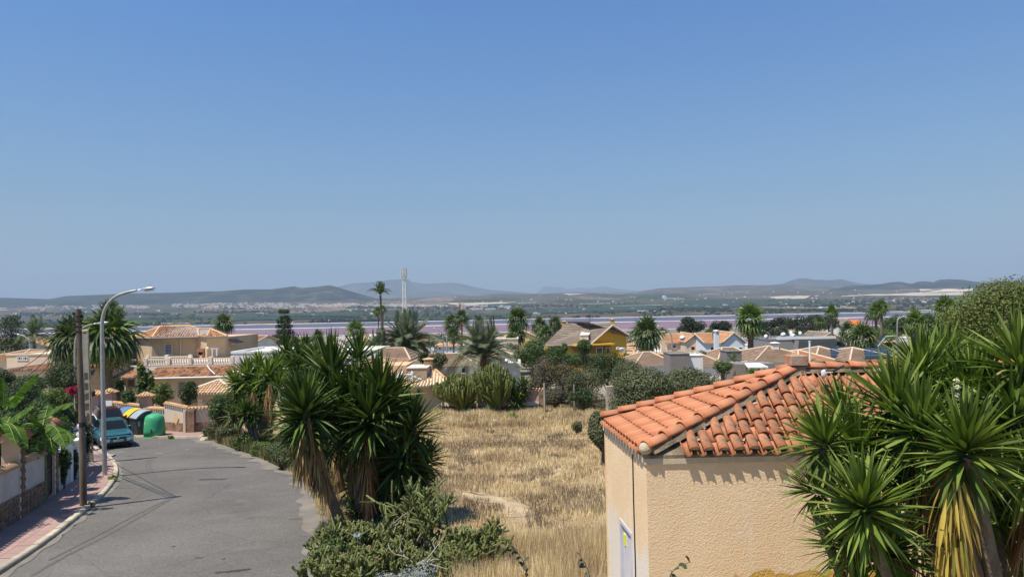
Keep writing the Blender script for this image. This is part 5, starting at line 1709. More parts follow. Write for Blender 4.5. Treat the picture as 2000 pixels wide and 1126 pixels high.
def house(label, x0, x1, eave, ridge, d, depth, wall, roof='hip', mat='old_barrel', tiles='barrel', rz=0.0, name='house', cat='house', windows=(), chim=(), group='houses of the suburb', over=0.35, trim='hip_trim', inset=None, pitch=0.25, row=0.42, solar=(), rid=None, parapet=0.35, doors=()):
 a, b = P(x0, eave, d), P(x1, eave, d)
 cx = (a.x+b.x)/2; w = (b.x-a.x)/math.cos(rz) - (2*over if roof != 'flat' else 0)
 w = max(w,1.5)
 yb = -H(d)
 t = thing(name, label, cat,(cx, d + (over if roof != 'flat' else 0), yb), rz, group)
 ze = (a.z+b.z)/2 - yb
 zr = P((x0+x1)/2, ridge, d + (depth/2 if roof in ('hip','gable_x') else 0)).z - yb
 wm = MB()
 top = ze - 0.10 if roof != 'flat' else ze
 wm.box(-w/2, w/2,0, depth,-1.5, top)
 cyy = depth/2
 if roof == 'gable_x':
  for s in (-w/2, w/2-0.2): wm.prism([(0,top),(depth,top),(depth/2,zr-0.12)], s, s+0.2, 'x')
 if roof == 'gable_y':
  rx = 0 if rid is None else rid
  wm.prism([(-w/2,top),(w/2,top),(rx,zr-0.12)],0.0,0.2, 'y'); wm.prism([(-w/2,top),(w/2,top),(rx,zr-0.12)], depth-0.2, depth, 'y')
 wm.obj('wall', M[wall], t)
 ro = None
 if roof == 'flat':
  pm = MB()
  for (q0,q1,r0,r1) in ((-w/2-0.06,w/2+0.06,-0.06,0.18),(-w/2-0.06,w/2+0.06,depth-0.18,depth+0.06),(-w/2-0.06,-w/2+0.18,0.181,depth-0.181),(w/2-0.18,w/2+0.06,0.181,depth-0.181)):
   pm.box(q0,q1,r0,r1,top,top+parapet)
  ro = pm.obj('parapet', M[wall], t)
 else:
  ro = roof_part(t, roof, w, depth, ze, zr, mat, tiles, over, inset, None, trim, pitch, row, rid=rid)
 for wd in windows:
  px, pz, ww, hh = wd[:4]; kw = wd[4] if len(wd) > 4 else {}
  q = P(px, pz, d)           # bottom centre pixel
  lx = (q.x-cx)/math.cos(rz)
  add_window(t, lx, q.z-yb, ww/FPX*d, hh/FPX*d,0.0, **kw)
 for cx_, top_, w_ in chim:
  q = P(cx_, top_, d+depth*0.4)
  add_chimney(t,(q.x-cx), depth*0.4, ze-0.3, q.z-yb, w_, wall)
 for (xa, xb, ya_, yb_) in solar:
  f = lambda px_, s: ( (P(px_,650, d+depth*0.5*s).x - cx),-over + (depth/2+over)*s )
  sm = MB()
  vs = []
  for (px_, s) in ((xa, ya_),(xb, ya_),(xb, yb_),(xa, yb_)):
   lx, ly = f(px_, s); vs.append(V(lx, ly, ze + (zr-ze)*s + 0.14))
  sm.slab(vs,0.05); so = sm.obj('solar_panel', M['dark_glass'], ro)
  for k in range(1,4):
   s0 = ya_+(yb_-ya_)*k/4; g = MB(); A0 = V(f(xa, s0)[0], f(xa, s0)[1], ze+(zr-ze)*s0+0.16); B0 = V(f(xb, s0)[0], f(xb, s0)[1], ze+(zr-ze)*s0+0.16)
   g.tube([A0, B0],0.02,4)
   g.obj('panel_rail', M['aluminium'], ro)
 return t
W_ = lambda *a, **k: (*a, k)
# ---- left side
house('bungalow with mottled tile roof and cream upper parapet, far left behind the banana plants',5,150,722,706,62,9, 'cream_wall', 'hip', 'old_barrel', over=0.4, trim='mid_grey', windows=[(60,742,9,11),(88,743,8,11)])
t = house('cream parapet block with two white shuttered windows rising from the left bungalow',13,101,693,693,66.5,6, 'cream_wall', 'flat', name='upper_storey', cat='house', windows=[(39,703.5,11,8, {'nx': 3, 'sill': False}),(50.5,703.5,11,8, {'nx': 3, 'sill': False})], parapet=0.12)
house('orange tiled roof house cut by the left edge of the picture',-40,33,701,685,72,9, 'cream_wall', 'hip', 'orange_flat', over=0.3)
house('white gabled house with tan roof left of the palms, behind the parapet block',20,88,677,662,108,12, 'white_wall', 'gable_y', 'sand_barrel', over=0.3, windows=[(66,682,7,8),(50,682,5,8)])
house('small cream house with tan roof at the far left',-5,28,668,659,125,9, 'cream_wall', 'hip', 'brown_flat', tiles='flat', row=0.6)
house('beige two storey house mostly hidden behind the two leafy palms',96,205,662,649,78,10, 'pale_beige', 'hip', 'sand_barrel', over=0.35, windows=[(168,700,9,14)])
# plain boundary wall behind the lamp post
o_ = MB(); a = P(174,716,60); b = P(212,716,60); zb = -H(60)
t = thing('beige_wall', 'tall plain beige wall with two horizontal joints behind the lamp post', 'wall',(a.x,60, zb))
for k in range(3):
 h0 = (a.z-zb)*k/3+0.012*(k > 0) - (0.5 if k == 0 else 0); h1 = (a.z-zb)*(k+1)/3-0.012
 m_ = MB(); m_.box(0, b.x-a.x,0,0.25, h0, h1); m_.obj('wall_panel', M['beige_wall'], t)
m_ = MB(); m_.box(0.02, b.x-a.x-0.02,0.02,0.23,-0.3, a.z-zb-0.02); m_.obj('wall_core', M['mid_grey'], t)
# ---- beige hip roofed villa (upper) with plan drawn corner by corner
def villa():
 d0 = 80.0
 yb = -H(80)
 o0 = V(P(350,660, d0).x, d0, yb)
 t = thing('beige_villa', 'large beige upper storey villa with mottled hip roof above the white balustrade', 'house', o0,0, 'houses of the suburb')
 ze = P(350,658.5, d0).z
 plan = [(266,83.2),(297,80.0),(383,81.4),(404,79.7),(440,81.0)]
 pts = [V(P(px,660, d).x-o0.x, d-o0.y,0) for px, d in plan]
 pts += [V(pts[-1].x+0.5,10,0), V(pts[0].x+0.3,10,0)]
 wm = MB(); wm.prism([(p.x, p.y) for p in pts],-0.5, ze-yb-0.08, 'z'); wm.obj('wall', M['beige_wall'], t)
 def pl(px, py, d):
  q = P(px, py, d); return V(q.x-o0.x, d-o0.y, q.z-yb)
 def flatz(px, d, z): return V(P(px,600, d).x-o0.x, d-o0.y, z)
 zE = ze-yb
 z1 = P(340,637.5,85).z-yb; z2 = P(400,643,84.2).z-yb
 A0, A1, A2, A3, A4 = flatz(262.5,82.8,zE), flatz(296,79.3,zE), flatz(388,80.6,zE), flatz(404,79.1,zE), flatz(443.5,80.4,zE)
 R0, R1 = flatz(312,85,z1), flatz(372,85,z1)
 R2, R3 = flatz(386,84.2,z2), flatz(411,84.2,z2)
 B0, B1 = flatz(270,92,zE), flatz(440,92,zE)
 mb = MB(); allp = [A0,A1,A2,A3,A4,R0,R1,R2,R3,B0,B1]
 mb.add(allp,[(0,1,5),(1,2,6,5),(2,7,6),(2,3,8,7),(3,4,8),(9,0,5),(10,9,5,6),(4,10,8),(8,10,6,7)])
 dn = V(0,0,0.13)
 low = [A0,A1,A2,A3,A4,B1,B0]
 k = len(low); mb.add([p for p in low]+[p-dn for p in low],[(i, i+k,(i+1)%k+k,(i+1)%k) for i in range(k)] + [tuple(range(2*k-1, k-1,-1))])
 ro = mb.obj('roof', M['mid_grey'], t)
 tb = MB()
 slope_tiles(tb, A0, A1, R0, R0+V(1e-4,0,0), 'barrel',0.26,0.45)
 slope_tiles(tb, A1, A2, R0, R1, 'barrel',0.26,0.45)
 slope_tiles(tb, A2, A3, R2, R3-V(1.0,0,0), 'barrel',0.26,0.45)
 slope_tiles(tb, A3, A4, R3, R3+V(1e-4,0,0), 'barrel',0.26,0.45)
 slope_tiles(tb, B0, A0, R0, R0+V(0,-1e-4,0), 'barrel',0.26,0.45)
 tb.obj('roof_tiles', ROOF['old_barrel'], ro, kind='stuff')
 cp = MB()
 for p, q in ((A0,R0),(A1,R0),(R0,R1),(R1,R2),(A2,R2),(R2,R3),(A3,R3),(A4,R3),(R3,B1)): cp.tube([p+V(0,0,.06), q+V(0,0,.06)],0.12,6)
 cp.obj('ridge_cap', ROOF['sand_barrel'], ro)
 gt = MB();
 for p, q in ((A0,A1),(A1,A2),(A3,A4)): gt.tube([p+V(0,-.06,-.02), q+V(0,-.06,-.02)],0.075,6)
 gt.obj('gutter', M['mid_grey'], ro)
 q = pl(326,692,80.35); add_window(t, q.x, q.z,20/FPX*80,21/FPX*80, q.y+0.08, grille=True, frame='trim')
 dp = MB(); q0 = pl(352.5,661,80.7); dp.tube([(q0.x,q0.y,q0.z),(q0.x,q0.y,q0.z-2.6)],0.07,6); dp.obj('downpipe', M['pale_beige'], t)
 q = pl(394,694,80.2)
 fm = MB(); fm.box(q.x-0.38, q.x+0.38, q.y-0.35, q.y+0.1, q.z, q.z+0.1); fm.box(q.x-0.38, q.x-0.26, q.y-0.34, q.y+0.1, q.z+0.1, q.z+0.42); fm.box(q.x+0.26, q.x+0.38, q.y-0.34, q.y+0.1, q.z+0.1, q.z+0.42)
 fm.box(q.x-0.38, q.x+0.38, q.y-0.36, q.y+0.1, q.z+0.42, q.z+0.8); bq = fm.obj('barbecue_hood', noisy('brick_hood',(0.26,0.13,0.085),(0.34,0.18,0.12),8,0.9), t)
 fi = MB(); fi.box(q.x-0.25, q.x+0.25, q.y-0.1, q.y+0.05, q.z+0.11, q.z+0.41); fi.obj('firebox', M['black_plastic'], bq)
 q = pl(407,679,79.6); l = MB(); l.lathe([(0.02,-0.12),(0.10,-0.1),(0.14,0),(0.10,0.1),(0.02,0.12)],10, Matrix.Translation((q.x, q.y-0.2, q.z))); l.tube([(q.x,q.y-0.2,q.z),(q.x-0.1,q.y+0.2,q.z-0.1)],0.02,4); l.obj('satellite_dish', M['white_paint'], t)
 q = pl(270,663,82.3); an = MB(); an.tube([(q.x+0.2,q.y,q.z-1.6),(q.x+0.2,q.y,q.z+0.3)],0.02,4); an.obj('aerial', M['galv'], t)
villa()
# ---- terrace building with balustrade in front of the villa
def terrace():
 d = 67.0; yb = -H(d)
 o0 = V(P(360,733, d).x, d, yb)
 t = thing('terrace_house', 'single storey house with tile roof and cream balustraded terrace in front of the beige villa', 'house', o0,0, 'houses of the suburb')
 def X(px, dd=d): return P(px,700, dd).x - o0.x
 def Z(px, py, dd=d): return P(px, py, dd).z - yb
 ze = Z(360,735);
 w = MB(); w.box(X(290), X(460),0,9,-0.8, ze-0.12); w.box(X(268,70), X(462,70),2.4,14, ze-0.1, Z(360,713,70)); w.obj('wall', M['pale_beige'], t)
 A_, B_ = V(X(283),-0.7, ze), V(X(458),-0.7, ze+0.05); zt = Z(360,716.5,69.4)
 Q0, Q1 = V(X(292,69.4),2.4, zt), V(X(458,69.4),2.4, zt)
 rb = MB(); rb.slab([A_, B_, Q1, Q0],0.12); ro = rb.obj('roof', M['mid_grey'], t)
 tb = MB(); slope_tiles(tb, A_, B_, Q0, Q1, 'barrel',0.25,0.42)
 C0, C1 = V(X(214,70),3.5, ze-0.15), V(X(285,68),-0.9, ze)
 tb2 = [(V(X(214,69),1.5, ze-0.1), V(X(280,69),0.2, ze-0.05), V(X(240,71),5.5, ze+0.75), V(X(290,71),5.5, ze+0.75))]
 for (a_, b_, c_, e_) in tb2:
  rb = MB(); rb.slab([a_, b_, e_, c_],0.12); rb.obj('porch_roof', M['mid_grey'], t); slope_tiles(tb, a_, b_, c_, e_, 'barrel',0.25,0.42)
 tb.obj('roof_tiles', ROOF['old_barrel'], ro, kind='stuff')
 pw = MB(); pw.box(X(222,72), X(290,72),5.0,9,-0.5, ze-0.1);
 pw.obj('porch_wall', M['pale_beige'], t)
 for (xa_, ya_) in ((250,1.4),(278,0.6)):
  pw = MB(); pw.box(X(xa_,69), X(xa_+4,69), ya_, ya_+0.22,-0.5, ze-0.15); pw.obj('porch_pillar', M['pale_beige'], t)
 pw = MB()
 aw = MB(); aw.slab([V(X(216,70),2.4,Z(216,757,69.4)), V(X(237,70),2.0,Z(237,757,69)), V(X(237,71),4.2,Z(237,738,71)), V(X(216,71),4.4,Z(216,738,71))],0.05); aw.obj('awning', plain('dark_red_fabric',(0.14,0.02,0.03),0.9), t)
 gu = MB(); gu.tube([A_+V(0,-0.08,-0.05), B_+V(0,-0.08,-0.05)],0.08,6); gu.obj('gutter', M['white_paint'], ro)
 d2 = 69.6; zf = Z(360,712, d2)
 sl_ = MB(); sl_.box(X(282,d2), X(456,d2),2.45,6, zf-0.32, zf); sl_.obj('terrace_edge', M['mid_grey'], t)
 rail_z = Z(360,699.5, d2)
 bm_ = baluster_mesh('terrace_baluster', rail_z-zf-0.12,0.085, M['trim'],6)
 br = MB(); br.box(X(283,d2), X(455,d2),2.5,2.75, rail_z-0.12, rail_z); br.box(X(283,d2), X(455,d2),2.5,2.75, zf+0.002, zf+0.05); bo = br.obj('handrail', M['trim'], t)
 x = X(284,d2)+0.2
 while x < X(455,d2)-0.1:
  o = bpy.data.objects.new('baluster', bm_); link(o, t); o.location = (x,2.62, zf+0.04); x += 0.235
 for px in (285,330,372,412,454):
  b = MB(); xx = X(px,d2); b.bevbox(xx-0.17, xx+0.17,2.44,2.80, zf+0.01, rail_z+0.12,0.02); b.obj('post', M['trim'], t)
 zr2 = Z(340,695.5,76); zf2 = zr2-0.8
 br = MB(); br.box(X(287,76), X(372,76),9.0,9.2, zr2-0.1, zr2); br.obj('handrail', M['trim'], t)
 x = X(288,76)+0.1
 bm2 = baluster_mesh('rear_baluster',0.62,0.085, M['trim'],6)
 while x < X(371,76):
  o = bpy.data.objects.new('baluster', bm2); link(o, t); o.location = (x,9.1, zf2+0.08); x += 0.26
 for px in (288,325,371):
  b = MB(); xx = X(px,76); b.bevbox(xx-0.17, xx+0.17,8.95,9.25, zf2, zr2+0.15,0.02); b.obj('post', M['trim'], t)
 add_window(t, X(354), Z(354,764),13/FPX*d,18/FPX*d,0.0, grille=True, frame='pink_wall')
 add_window(t, X(430), Z(430,766),12/FPX*d,18/FPX*d,0.0, grille=False, frame='white_paint')
 dr = MB(); dr.tube([V(X(407,d2),2.3,Z(407,712,d2)), V(X(414,68.5),1.0,Z(414,720,68.5)), V(X(425),-0.6,Z(425,729))],0.05,6); dr.obj('drain_pipe', M['white_paint'], t)
 dr = MB(); dr.tube([V(X(250,68.5),0.8,ze-0.1), V(X(243,68.5),0.8,ze-0.25), V(X(246,68.5),0.8,ze-0.6), V(X(252,68.5),0.8,ze-0.9), V(X(252,68.5),0.8,ze-1.8)],0.05,6); dr.obj('drain_pipe', M['white_paint'], t)
terrace()
house('long white flat roofed terrace block right of the cream balustrade',452,560,689,689,71,9, 'white_wall', 'flat', parapet=0.2)
def tt(px, name='washing_frame'):
 d = 71; p = P(px,692, d); t = thing('washing_line_frame', 'white double T washing line frame on the terrace in front of the villa', 'washing line', p)
 m_ = MB(); w = 16/FPX*d
 m_.box(-w/2, w/2,-0.04,0.04,0.55,0.62); m_.obj('crossbar', M['white_paint'], t)
 for s in (-0.22,0.22):
  q = MB(); q.box(s-0.05, s+0.05,-0.04,0.04,-0.15,0.549); q.obj('post', M['white_paint'], t)
tt(419)
# white gabled house right of the villa, with dark awning
house('white house with long orange tile slope right of the beige villa',444,500,670,657,98,9, 'white_wall', 'gable_x', 'orange_flat', over=0.3, windows=[(468,682,6,8),(484,682,6,8)])
t = thing('dark_awning', 'dark blue sloping awning at the right end of the beige villa', 'awning', P(440,675,82))
m_ = MB(); m_.slab([V(0,0,0.9), V(1.4,-0.6,0.35), V(1.5,1.8,0.35), V(0,2.2,0.9)],0.04); m_.obj('canvas', plain('navy_canvas',(0.012,0.014,0.028),0.9), t)
m_ = MB(); m_.tube([V(1.4,-0.6,0.32), V(0.1,0,-0.1)],0.02,4); m_.obj('arm', M['galv'], t)
# ---- gazebo porch with arch
def gazebo():
 d = 57.0; yb = -H(d); o0 = V(P(408,766, d).x, d, yb)
 t = thing('arched_porch', 'cream arched porch with bright sandy tiled roof between the corner wall and the yuccas', 'porch', o0)
 w = 2.55; dp = 3.4; ze = P(408,766.5, d).z-yb; zr = P(420,742, d+2).z-yb
 for x in (-w/2-0.05,-w/2+0.75, w/2-0.6, w/2+0.25):
  m_ = MB(); m_.bevbox(x, x+0.28,0,0.28,-0.4, ze-0.5,0.015); m_.obj('pier', M['cream_wall'], t)
  m_ = MB(); m_.box(x-0.05, x+0.33,-0.05,0.33, ze-0.78, ze-0.70); m_.obj('capital', M['trim'], t)
 ar = MB(); x0, x1 = -w/2+1.04, w/2-0.61
 n = 10; pts = [(x0, ze-0.5)]
 r = (x1-x0)/2; cx = (x0+x1)/2
 pts = [(-w/2-0.05, ze-0.5),(x0, ze-0.5-0.45)]
 arc = [(cx + r*math.cos(math.pi - math.pi*k/n), ze-0.98 + r*math.sin(math.pi*k/n)*0.9) for k in range(n+1)]
 for a_, b_ in zip(arc[:-1], arc[1:]): ar.prism([a_, b_,(b_[0], ze-0.1),(a_[0], ze-0.1)],0,0.28, 'y')
 ar.box(-w/2-0.05, x0-0.001,0.0,0.28, ze-0.5, ze-0.1); ar.box(x1+0.001, w/2+0.53,0.0,0.28, ze-0.5, ze-0.1)
 ar.obj('arch_wall', M['cream_wall'], t)
 bk = MB(); bk.box(-w/2+0.3, w/2+0.53, dp, dp+0.25,-0.4, ze-0.1); bk.box(w/2+0.3, w/2+0.53,0.29, dp-0.01,-0.4, ze-0.1); bk.obj('back_wall', M['pale_beige'], t)
 add_window(t, cx,0.0,0.9,1.7, dp, frame='grey_wall', glass='dark_glass', sill=False, name='door')
 roof_part(t, 'hip', w+0.9, dp, ze, zr, 'sand_barrel', 'barrel',0.35, None,-w/2-0.3, 'trim',0.24,0.4)
 c = MB(); c.bevbox(w/2-0.5, w/2+0.35,1.8,2.4, ze+0.2, P(438,725,d+2).z-yb,0.02); c.obj('roof_pier', M['cream_wall'], t)
gazebo()
tile_cap_pillar(277,790,1.05,2.9, 'cream pier with tiled cap and small niche behind the waste containers', 'cream_wall', capw=0.25, d=58)
# ---- centre house behind the big yuccas
def centre_house():
 d = 58.0; yb = -H(d); o0 = V(P(800,752, d).x, d, yb)
 t = thing('orange_cream_house', 'orange cream house with flat block, capped chimney and white balustrade right of big yuccas', 'house', o0,0, 'houses of the suburb')
 X = lambda px, dd=d: P(px,700, dd).x - o0.x
 Z = lambda px, py, dd=d: P(px, py, dd).z - yb
 ze = Z(800,753)
 w = MB(); w.box(X(700), X(840),0.6,8,-0.5, ze-0.15); w.obj('wall', M['cream_wall'], t)
 A_, B_ = V(X(690),-0.4, ze), V(X(838),-0.4, ze); Q0, Q1 = V(X(690,59),1.0, Z(760,744,59.2)), V(X(838,59),1.0, Z(760,744,59.2))
 rb = MB(); rb.slab([A_,B_,Q1,Q0],0.1); ro = rb.obj('roof', M['trim'], t)
 tb = MB(); slope_tiles(tb, A_, B_, Q0, Q1, 'barrel',0.24,0.4)
 zt = Z(840,722,62)
 a_, b_, c_, e_ = V(X(833),0.0, ze+0.05), V(X(882),0.2, ze-0.05), V(X(834,62),4.0, zt), V(X(850,62),4.0, zt-0.05)
 rb = MB(); rb.slab([a_,b_,e_,c_],0.1); rb.obj('side_roof', M['trim'], t); slope_tiles(tb, a_, b_, c_, e_, 'barrel',0.24,0.4)
 tb.obj('roof_tiles', ROOF['sand_barrel'], ro, kind='stuff')
 cp = MB(); cp.tube([e_+V(0,0,.08), b_+V(0,0,.08)],0.12,6); cp.obj('ridge_cap', M['straw_tile'], ro)
 w = MB(); w.box(X(833), X(872),0.62,6,-0.5, ze-0.2); w.obj('wall', M['cream_wall'], t)
 w = MB(); w.bevbox(X(795,60), X(834.5,60),1.6,5.0, ze-0.2, Z(815,719,59.6),0.03); w.obj('flat_block', M['beige_wall'], t)
 w = MB(); w.box(X(795.5,60)-0.05, X(834,60)+0.07,1.54,5.05, Z(815,719,59.6), Z(815,719,59.6)+0.07); w.obj('block_coping', M['trim'], t)
 w = MB(); w.box(X(742,61), X(795,61)-0.01,2.6,6.5, ze-0.2, Z(780,713,60.6)); w.obj('orange_block', noisy('orange_render',(0.62,0.40,0.23),(0.70,0.47,0.28),1.0,0.9), t)
 add_chimney(t, X(836,62),4.2, ze, Z(836,699,62),0.72, 'beige_wall', 'tile')
 bm_ = baluster_mesh('stair_baluster',0.46,0.07, M['white_paint'],6)
 zf = Z(790,745,58.9)
 for (xa, xb, za, zb) in ((776,800,0.10,0.10),(800,822,0.10,-0.35)):
  n = 6
  for i in range(n):
   o = bpy.data.objects.new('baluster', bm_); link(o, t); s = (i+0.5)/n; o.location = (X(xa+(xb-xa)*s,59),1.15, zf+za+(zb-za)*s-0.05)
  r_ = MB(); r_.tube([V(X(xa,59),1.15,zf+za+0.46), V(X(xb,59),1.15,zf+zb+0.46)],0.06,6); r_.obj('handrail', M['white_paint'], t)
 for px in (776,785,804):
  p_ = MB(); p_.bevbox(X(px,59)-0.1, X(px,59)+0.1,1.05,1.25, zf-0.05, zf+0.72,0.02); p_.lathe([(0.10,0.72),(0.09,0.78),(0.02,0.84)],8, Matrix.Translation((X(px,59),1.15,zf))); p_.obj('post', M['white_paint'], t)
 add_window(t, X(783),0.0,1.5,1.9,0.6, frame='trim', glass='dark_glass', sill=False, name='door')
 add_window(t, X(815),0.0,0.35,2.0,0.6, frame='white_paint', sill=False, name='door')
 an = MB(); q = V(X(810,60),2.5, Z(810,719,60)); an.tube([q, q+V(0,0,0.62)],0.02,4); an.tube([q+V(-0.28,0,0.6), q+V(0.28,0,0.6)],0.015,4); an.obj('aerial', M['galv'], t)
centre_house()
house('white flat block with small dormer window left of the tan roofs, behind the yucca tops',640,737,686,686,78,8, 'white_wall', 'flat', parapet=0.15, windows=[(700,700,5,8, {'sill': False, 'frame': 'pink_wall'})])
house('low house with dark mottled tiles and cream hip right of the yucca heads',672,778,717,700,66,7, 'cream_wall', 'hip', 'old_barrel', over=0.3)
t = house('tan brown tiled left wing with cream trimmed ridge under the first date palm',708,802,704,681,77,8, 'pale_beige', 'hip', 'brown_flat', tiles='flat', inset=1.3, row=0.35, over=0.3)
t = house('long tan brown tiled roof with cream hips right of the stepped left wing',790,932,713,692,75,9, 'pale_beige', 'hip', 'brown_flat', tiles='flat', inset=2.2, row=0.35, over=0.3, windows=[(905,728,8,10)])
house('white villa with rounded parapets and small chimney below the small fan palm',655,732,663,663,122,12, 'white_wall', 'flat', parapet=0.5, windows=[(690,676,10,6),(715,676,8,6)], chim=[(703,652,0.6)])
house('white gabled wing in front of the white villa',672,712,668,658,116,8, 'white_wall', 'gable_y', 'sand_barrel', over=0.2, tiles='flat')
# ---- yellow houses
house('pale yellow gabled house behind the fan palms left of the big yellow house',978,1057,663,644,158,14, 'light_yellow', 'gable_y', 'sand_barrel', tiles='flat', over=0.3, row=0.6, windows=[(1042,672,18,6, {'glass': 'dark_glass', 'sill': False})], chim=[(1051,650,0.9)])
house('plain cream parapet house in front of the pale yellow gable',948,1012,663,663,104,8, 'pale_beige', 'flat', parapet=0.15)
house('tan tiled low roof beside the second date palm',940,1010,697,683,84,8, 'cream_wall', 'hip', 'brown_flat', tiles='flat', over=0.3)
house('small white house with slanted white parapet left of the green trees',990,1013,714,714,72,6, 'white_wall', 'flat', parapet=0.3)
def yellow_house():
 o0 = V(P(1150,674,110).x,110,-H(110)); yb = o0.z
 t = thing('yellow_house', 'big mustard yellow house with grey brown roof, two chimneys and a solar panel', 'house', o0,0, 'houses of the suburb')
 def L(px, py, d): q = P(px, py, d); return V(q.x-o0.x, d-o0.y, q.z-yb)
 A_ = L(1061,674.5,110); B_ = L(1151.5,673.5,110.4); C_ = L(1229,655.5,112.4)
 Q1 = L(1196,635,112.4); Q0 = L(1106,637,114);
 D_ = V(Q0.x+ (C_.x-Q1.x)*0.3, Q0.y+6, C_.z)
 rb = MB(); rb.slab([A_,B_,Q1,Q0],0.16); rb.slab([Q0,Q1,C_,D_],0.16); ro = rb.obj('roof', noisy('yellow_house_roof',(0.19,0.150,0.115),(0.25,0.20,0.15),1.2,0.95), t)
 tb = MB(); slope_tiles(tb, A_, B_, Q0, Q1, 'flat',0.3,0.38); slope_tiles(tb, C_, D_, Q1, Q0, 'flat',0.3,0.6); tb.obj('roof_tiles', ROOF['grey_brown'], ro, kind='stuff')
 vg = MB()
 for p, q in ((B_,Q1),(Q1,C_)):
  s = (q-p).normalized(); vg.tube([p+V(0.05,-0.1,0.02), q+V(0.05,-0.1,0.02)],0.17,6)
 vg.obj('verge_board', noisy('verge_pinkish',(0.48,0.38,0.30),(0.56,0.45,0.36),2,0.9), ro)
 gt = MB(); gt.tube([A_+V(0,-.1,-.05), B_+V(0,-.1,-.05)],0.10,6); gt.obj('gutter', M['mid_grey'], ro)
 g = MB(); off = V(-0.35,0.55,0)
 gp = [B_+off*1.0, Q1+off, C_+off*1.0]
 b0 = gp[0]; c0 = gp[2]
 thick = V(-0.3,0.2,0)
 vs = [V(b0.x,b0.y,-1.0), V(c0.x,c0.y,-1.0), V(c0.x,c0.y,c0.z-0.2), V(gp[1].x,gp[1].y,gp[1].z-0.25), V(b0.x,b0.y,b0.z-0.2)]
 vs2 = [v+thick for v in vs]
 g.add(vs+vs2,[(0,1,2,3,4),(9,8,7,6,5)]+[(i,(i+1)%5,(i+1)%5+5, i+5) for i in range(5)])
 g.obj('gable_wall', M['yellow_wall'], t)
 f = MB(); f.box(A_.x+0.5, b0.x-0.05,0.8,1.1,-1, A_.z-0.2); f.box(A_.x+0.5, A_.x+0.8,1.1,8,-1, A_.z-0.2); f.obj('wall', M['yellow_wall'], t)
 dirg = (c0-b0); Lg = V(dirg.x, dirg.y,0).length; dirg = V(dirg.x, dirg.y,0).normalized(); ng = V(dirg.y,-dirg.x,0)
 def onG(px, py):
  r = ray(px, py); oo = -o0
  n_ = ng; den = n_.dot(r); tt_ = n_.dot(b0 - oo)/den
  return oo + r*tt_
 def gbox(px0, px1, py0, py1, o_in, o_out, name, mat, parent=None):
  p = onG(px0, py1); q = onG(px1, py1); z0 = p.z; z1 = onG(px0, py0).z
  vs = [p+ng*o_out, q+ng*o_out, V(q.x,q.y,z1)+ng*o_out, V(p.x,p.y,z1)+ng*o_out]
  vs[1].z = vs[0].z
  v2 = [v - ng*(o_out-o_in) for v in vs]
  m_ = MB(); m_.add(vs+v2,[(0,1,2,3),(7,6,5,4),(0,4,5,1),(1,5,6,2),(2,6,7,3),(3,7,4,0)])
  return m_.obj(name, mat, parent or t)
 shade_panel = noisy('porch_shade_brown',(0.23,0.135,0.045),(0.29,0.17,0.06),1,0.9)  # darkened wall yellow, painted in for the shade inside the porch recess
 gbox(1118,1192,674,692,0.001,0.02, 'porch_shade_panel', shade_panel)
 gbox(1118,1193,672,675,-0.02,1.5, 'porch_beam', M['yellow_wall'])
 for (x0, x1) in ((1164,1177),(1183,1191),(1147,1152)):
  w_ = gbox(x0, x1,678,692,0.021,0.08, 'window', M['trim']); gbox(x0+1.2, x1-1.2,679.3,691,0.081,0.10, 'pane', M['window_glass'], w_)
 ac = gbox(1203,1209,677,682,0.01,0.35, 'air_conditioner', M['white_paint'])
 w_ = gbox(1211,1221,678,689,0.01,0.06, 'shutter', M['cool_white'])
 sd = MB(); q = onG(1212,683)+ng*0.5; sd.lathe([(0.02,0.0),(0.25,0.03),(0.42,0.11)],12, Matrix.Translation(q) @ Matrix.Rotation(R(-60),4, 'X')); sd.obj('satellite_dish', M['white_paint'], t)
 for (px, pyt, pyb, d_) in ((1102.5,626,648,114.5),(1196.5,622,640,114.2)):
  a = L(px, pyb, d_); b = L(px, pyt, d_)
  add_chimney(t, a.x, a.y, a.z-0.4, b.z,0.62, 'yellow_wall', 'tile')
 p1, p2, p3, p4 = L(1133,647.5,112.4), L(1137.5,648.5,112.3), L(1156,635.5,113.6), L(1150,634,113.8)
 sp = MB(); sp.slab([p1+V(0,0,.1), p2+V(0,-.2,.0), p3+V(0,-.2,.1), p4+V(0,0,.2)],0.08); so = sp.obj('solar_panel', M['dark_glass'], ro)
 fr = MB(); fr.tube([p2+V(0,-.2,-.05), p3+V(0,-.2,.05)],0.05,4); fr.tube([p1+V(0,0,-.05), p2+V(0,-.2,-.1)],0.05,4); fr.obj('panel_frame', M['dark_metal'], so)
 dm = MB(); c = L(1141,658,110.9); dm.box(c.x-0.65, c.x+0.65, c.y-0.2, c.y+1.6, c.z-0.4, c.z+0.35); dd = dm.obj('dormer', M['trim'], ro)
 dm = MB(); dm.slab([V(c.x-0.7,c.y-0.3,c.z+0.36), V(c.x+0.7,c.y-0.3,c.z+0.36), V(c.x+1.3,c.y+1.6,c.z+0.95), V(c.x-0.1,c.y+1.6,c.z+0.95)],0.06); dm.obj('dormer_lid', M['white_paint'], dd)
 c = L(1158,647,112.2); dm = MB(); dm.box(c.x-0.8, c.x+0.6, c.y, c.y+0.8, c.z-0.5, c.z+0.2); dm.obj('roof_box', M['yellow_wall'], ro)
 an = MB(); a = L(1152,656,112); b = L(1152,614,112); an.tube([a, b],0.035,5)
 for k,(zz, ww) in enumerate(((0.95,0.35),(0.85,0.55),(0.7,0.3))): an.tube([V(b.x-ww, b.y, a.z+(b.z-a.z)*zz), V(b.x+ww, b.y, a.z+(b.z-a.z)*zz)],0.025,4)
 an.obj('aerial', M['dark_metal'], ro)
yellow_house()
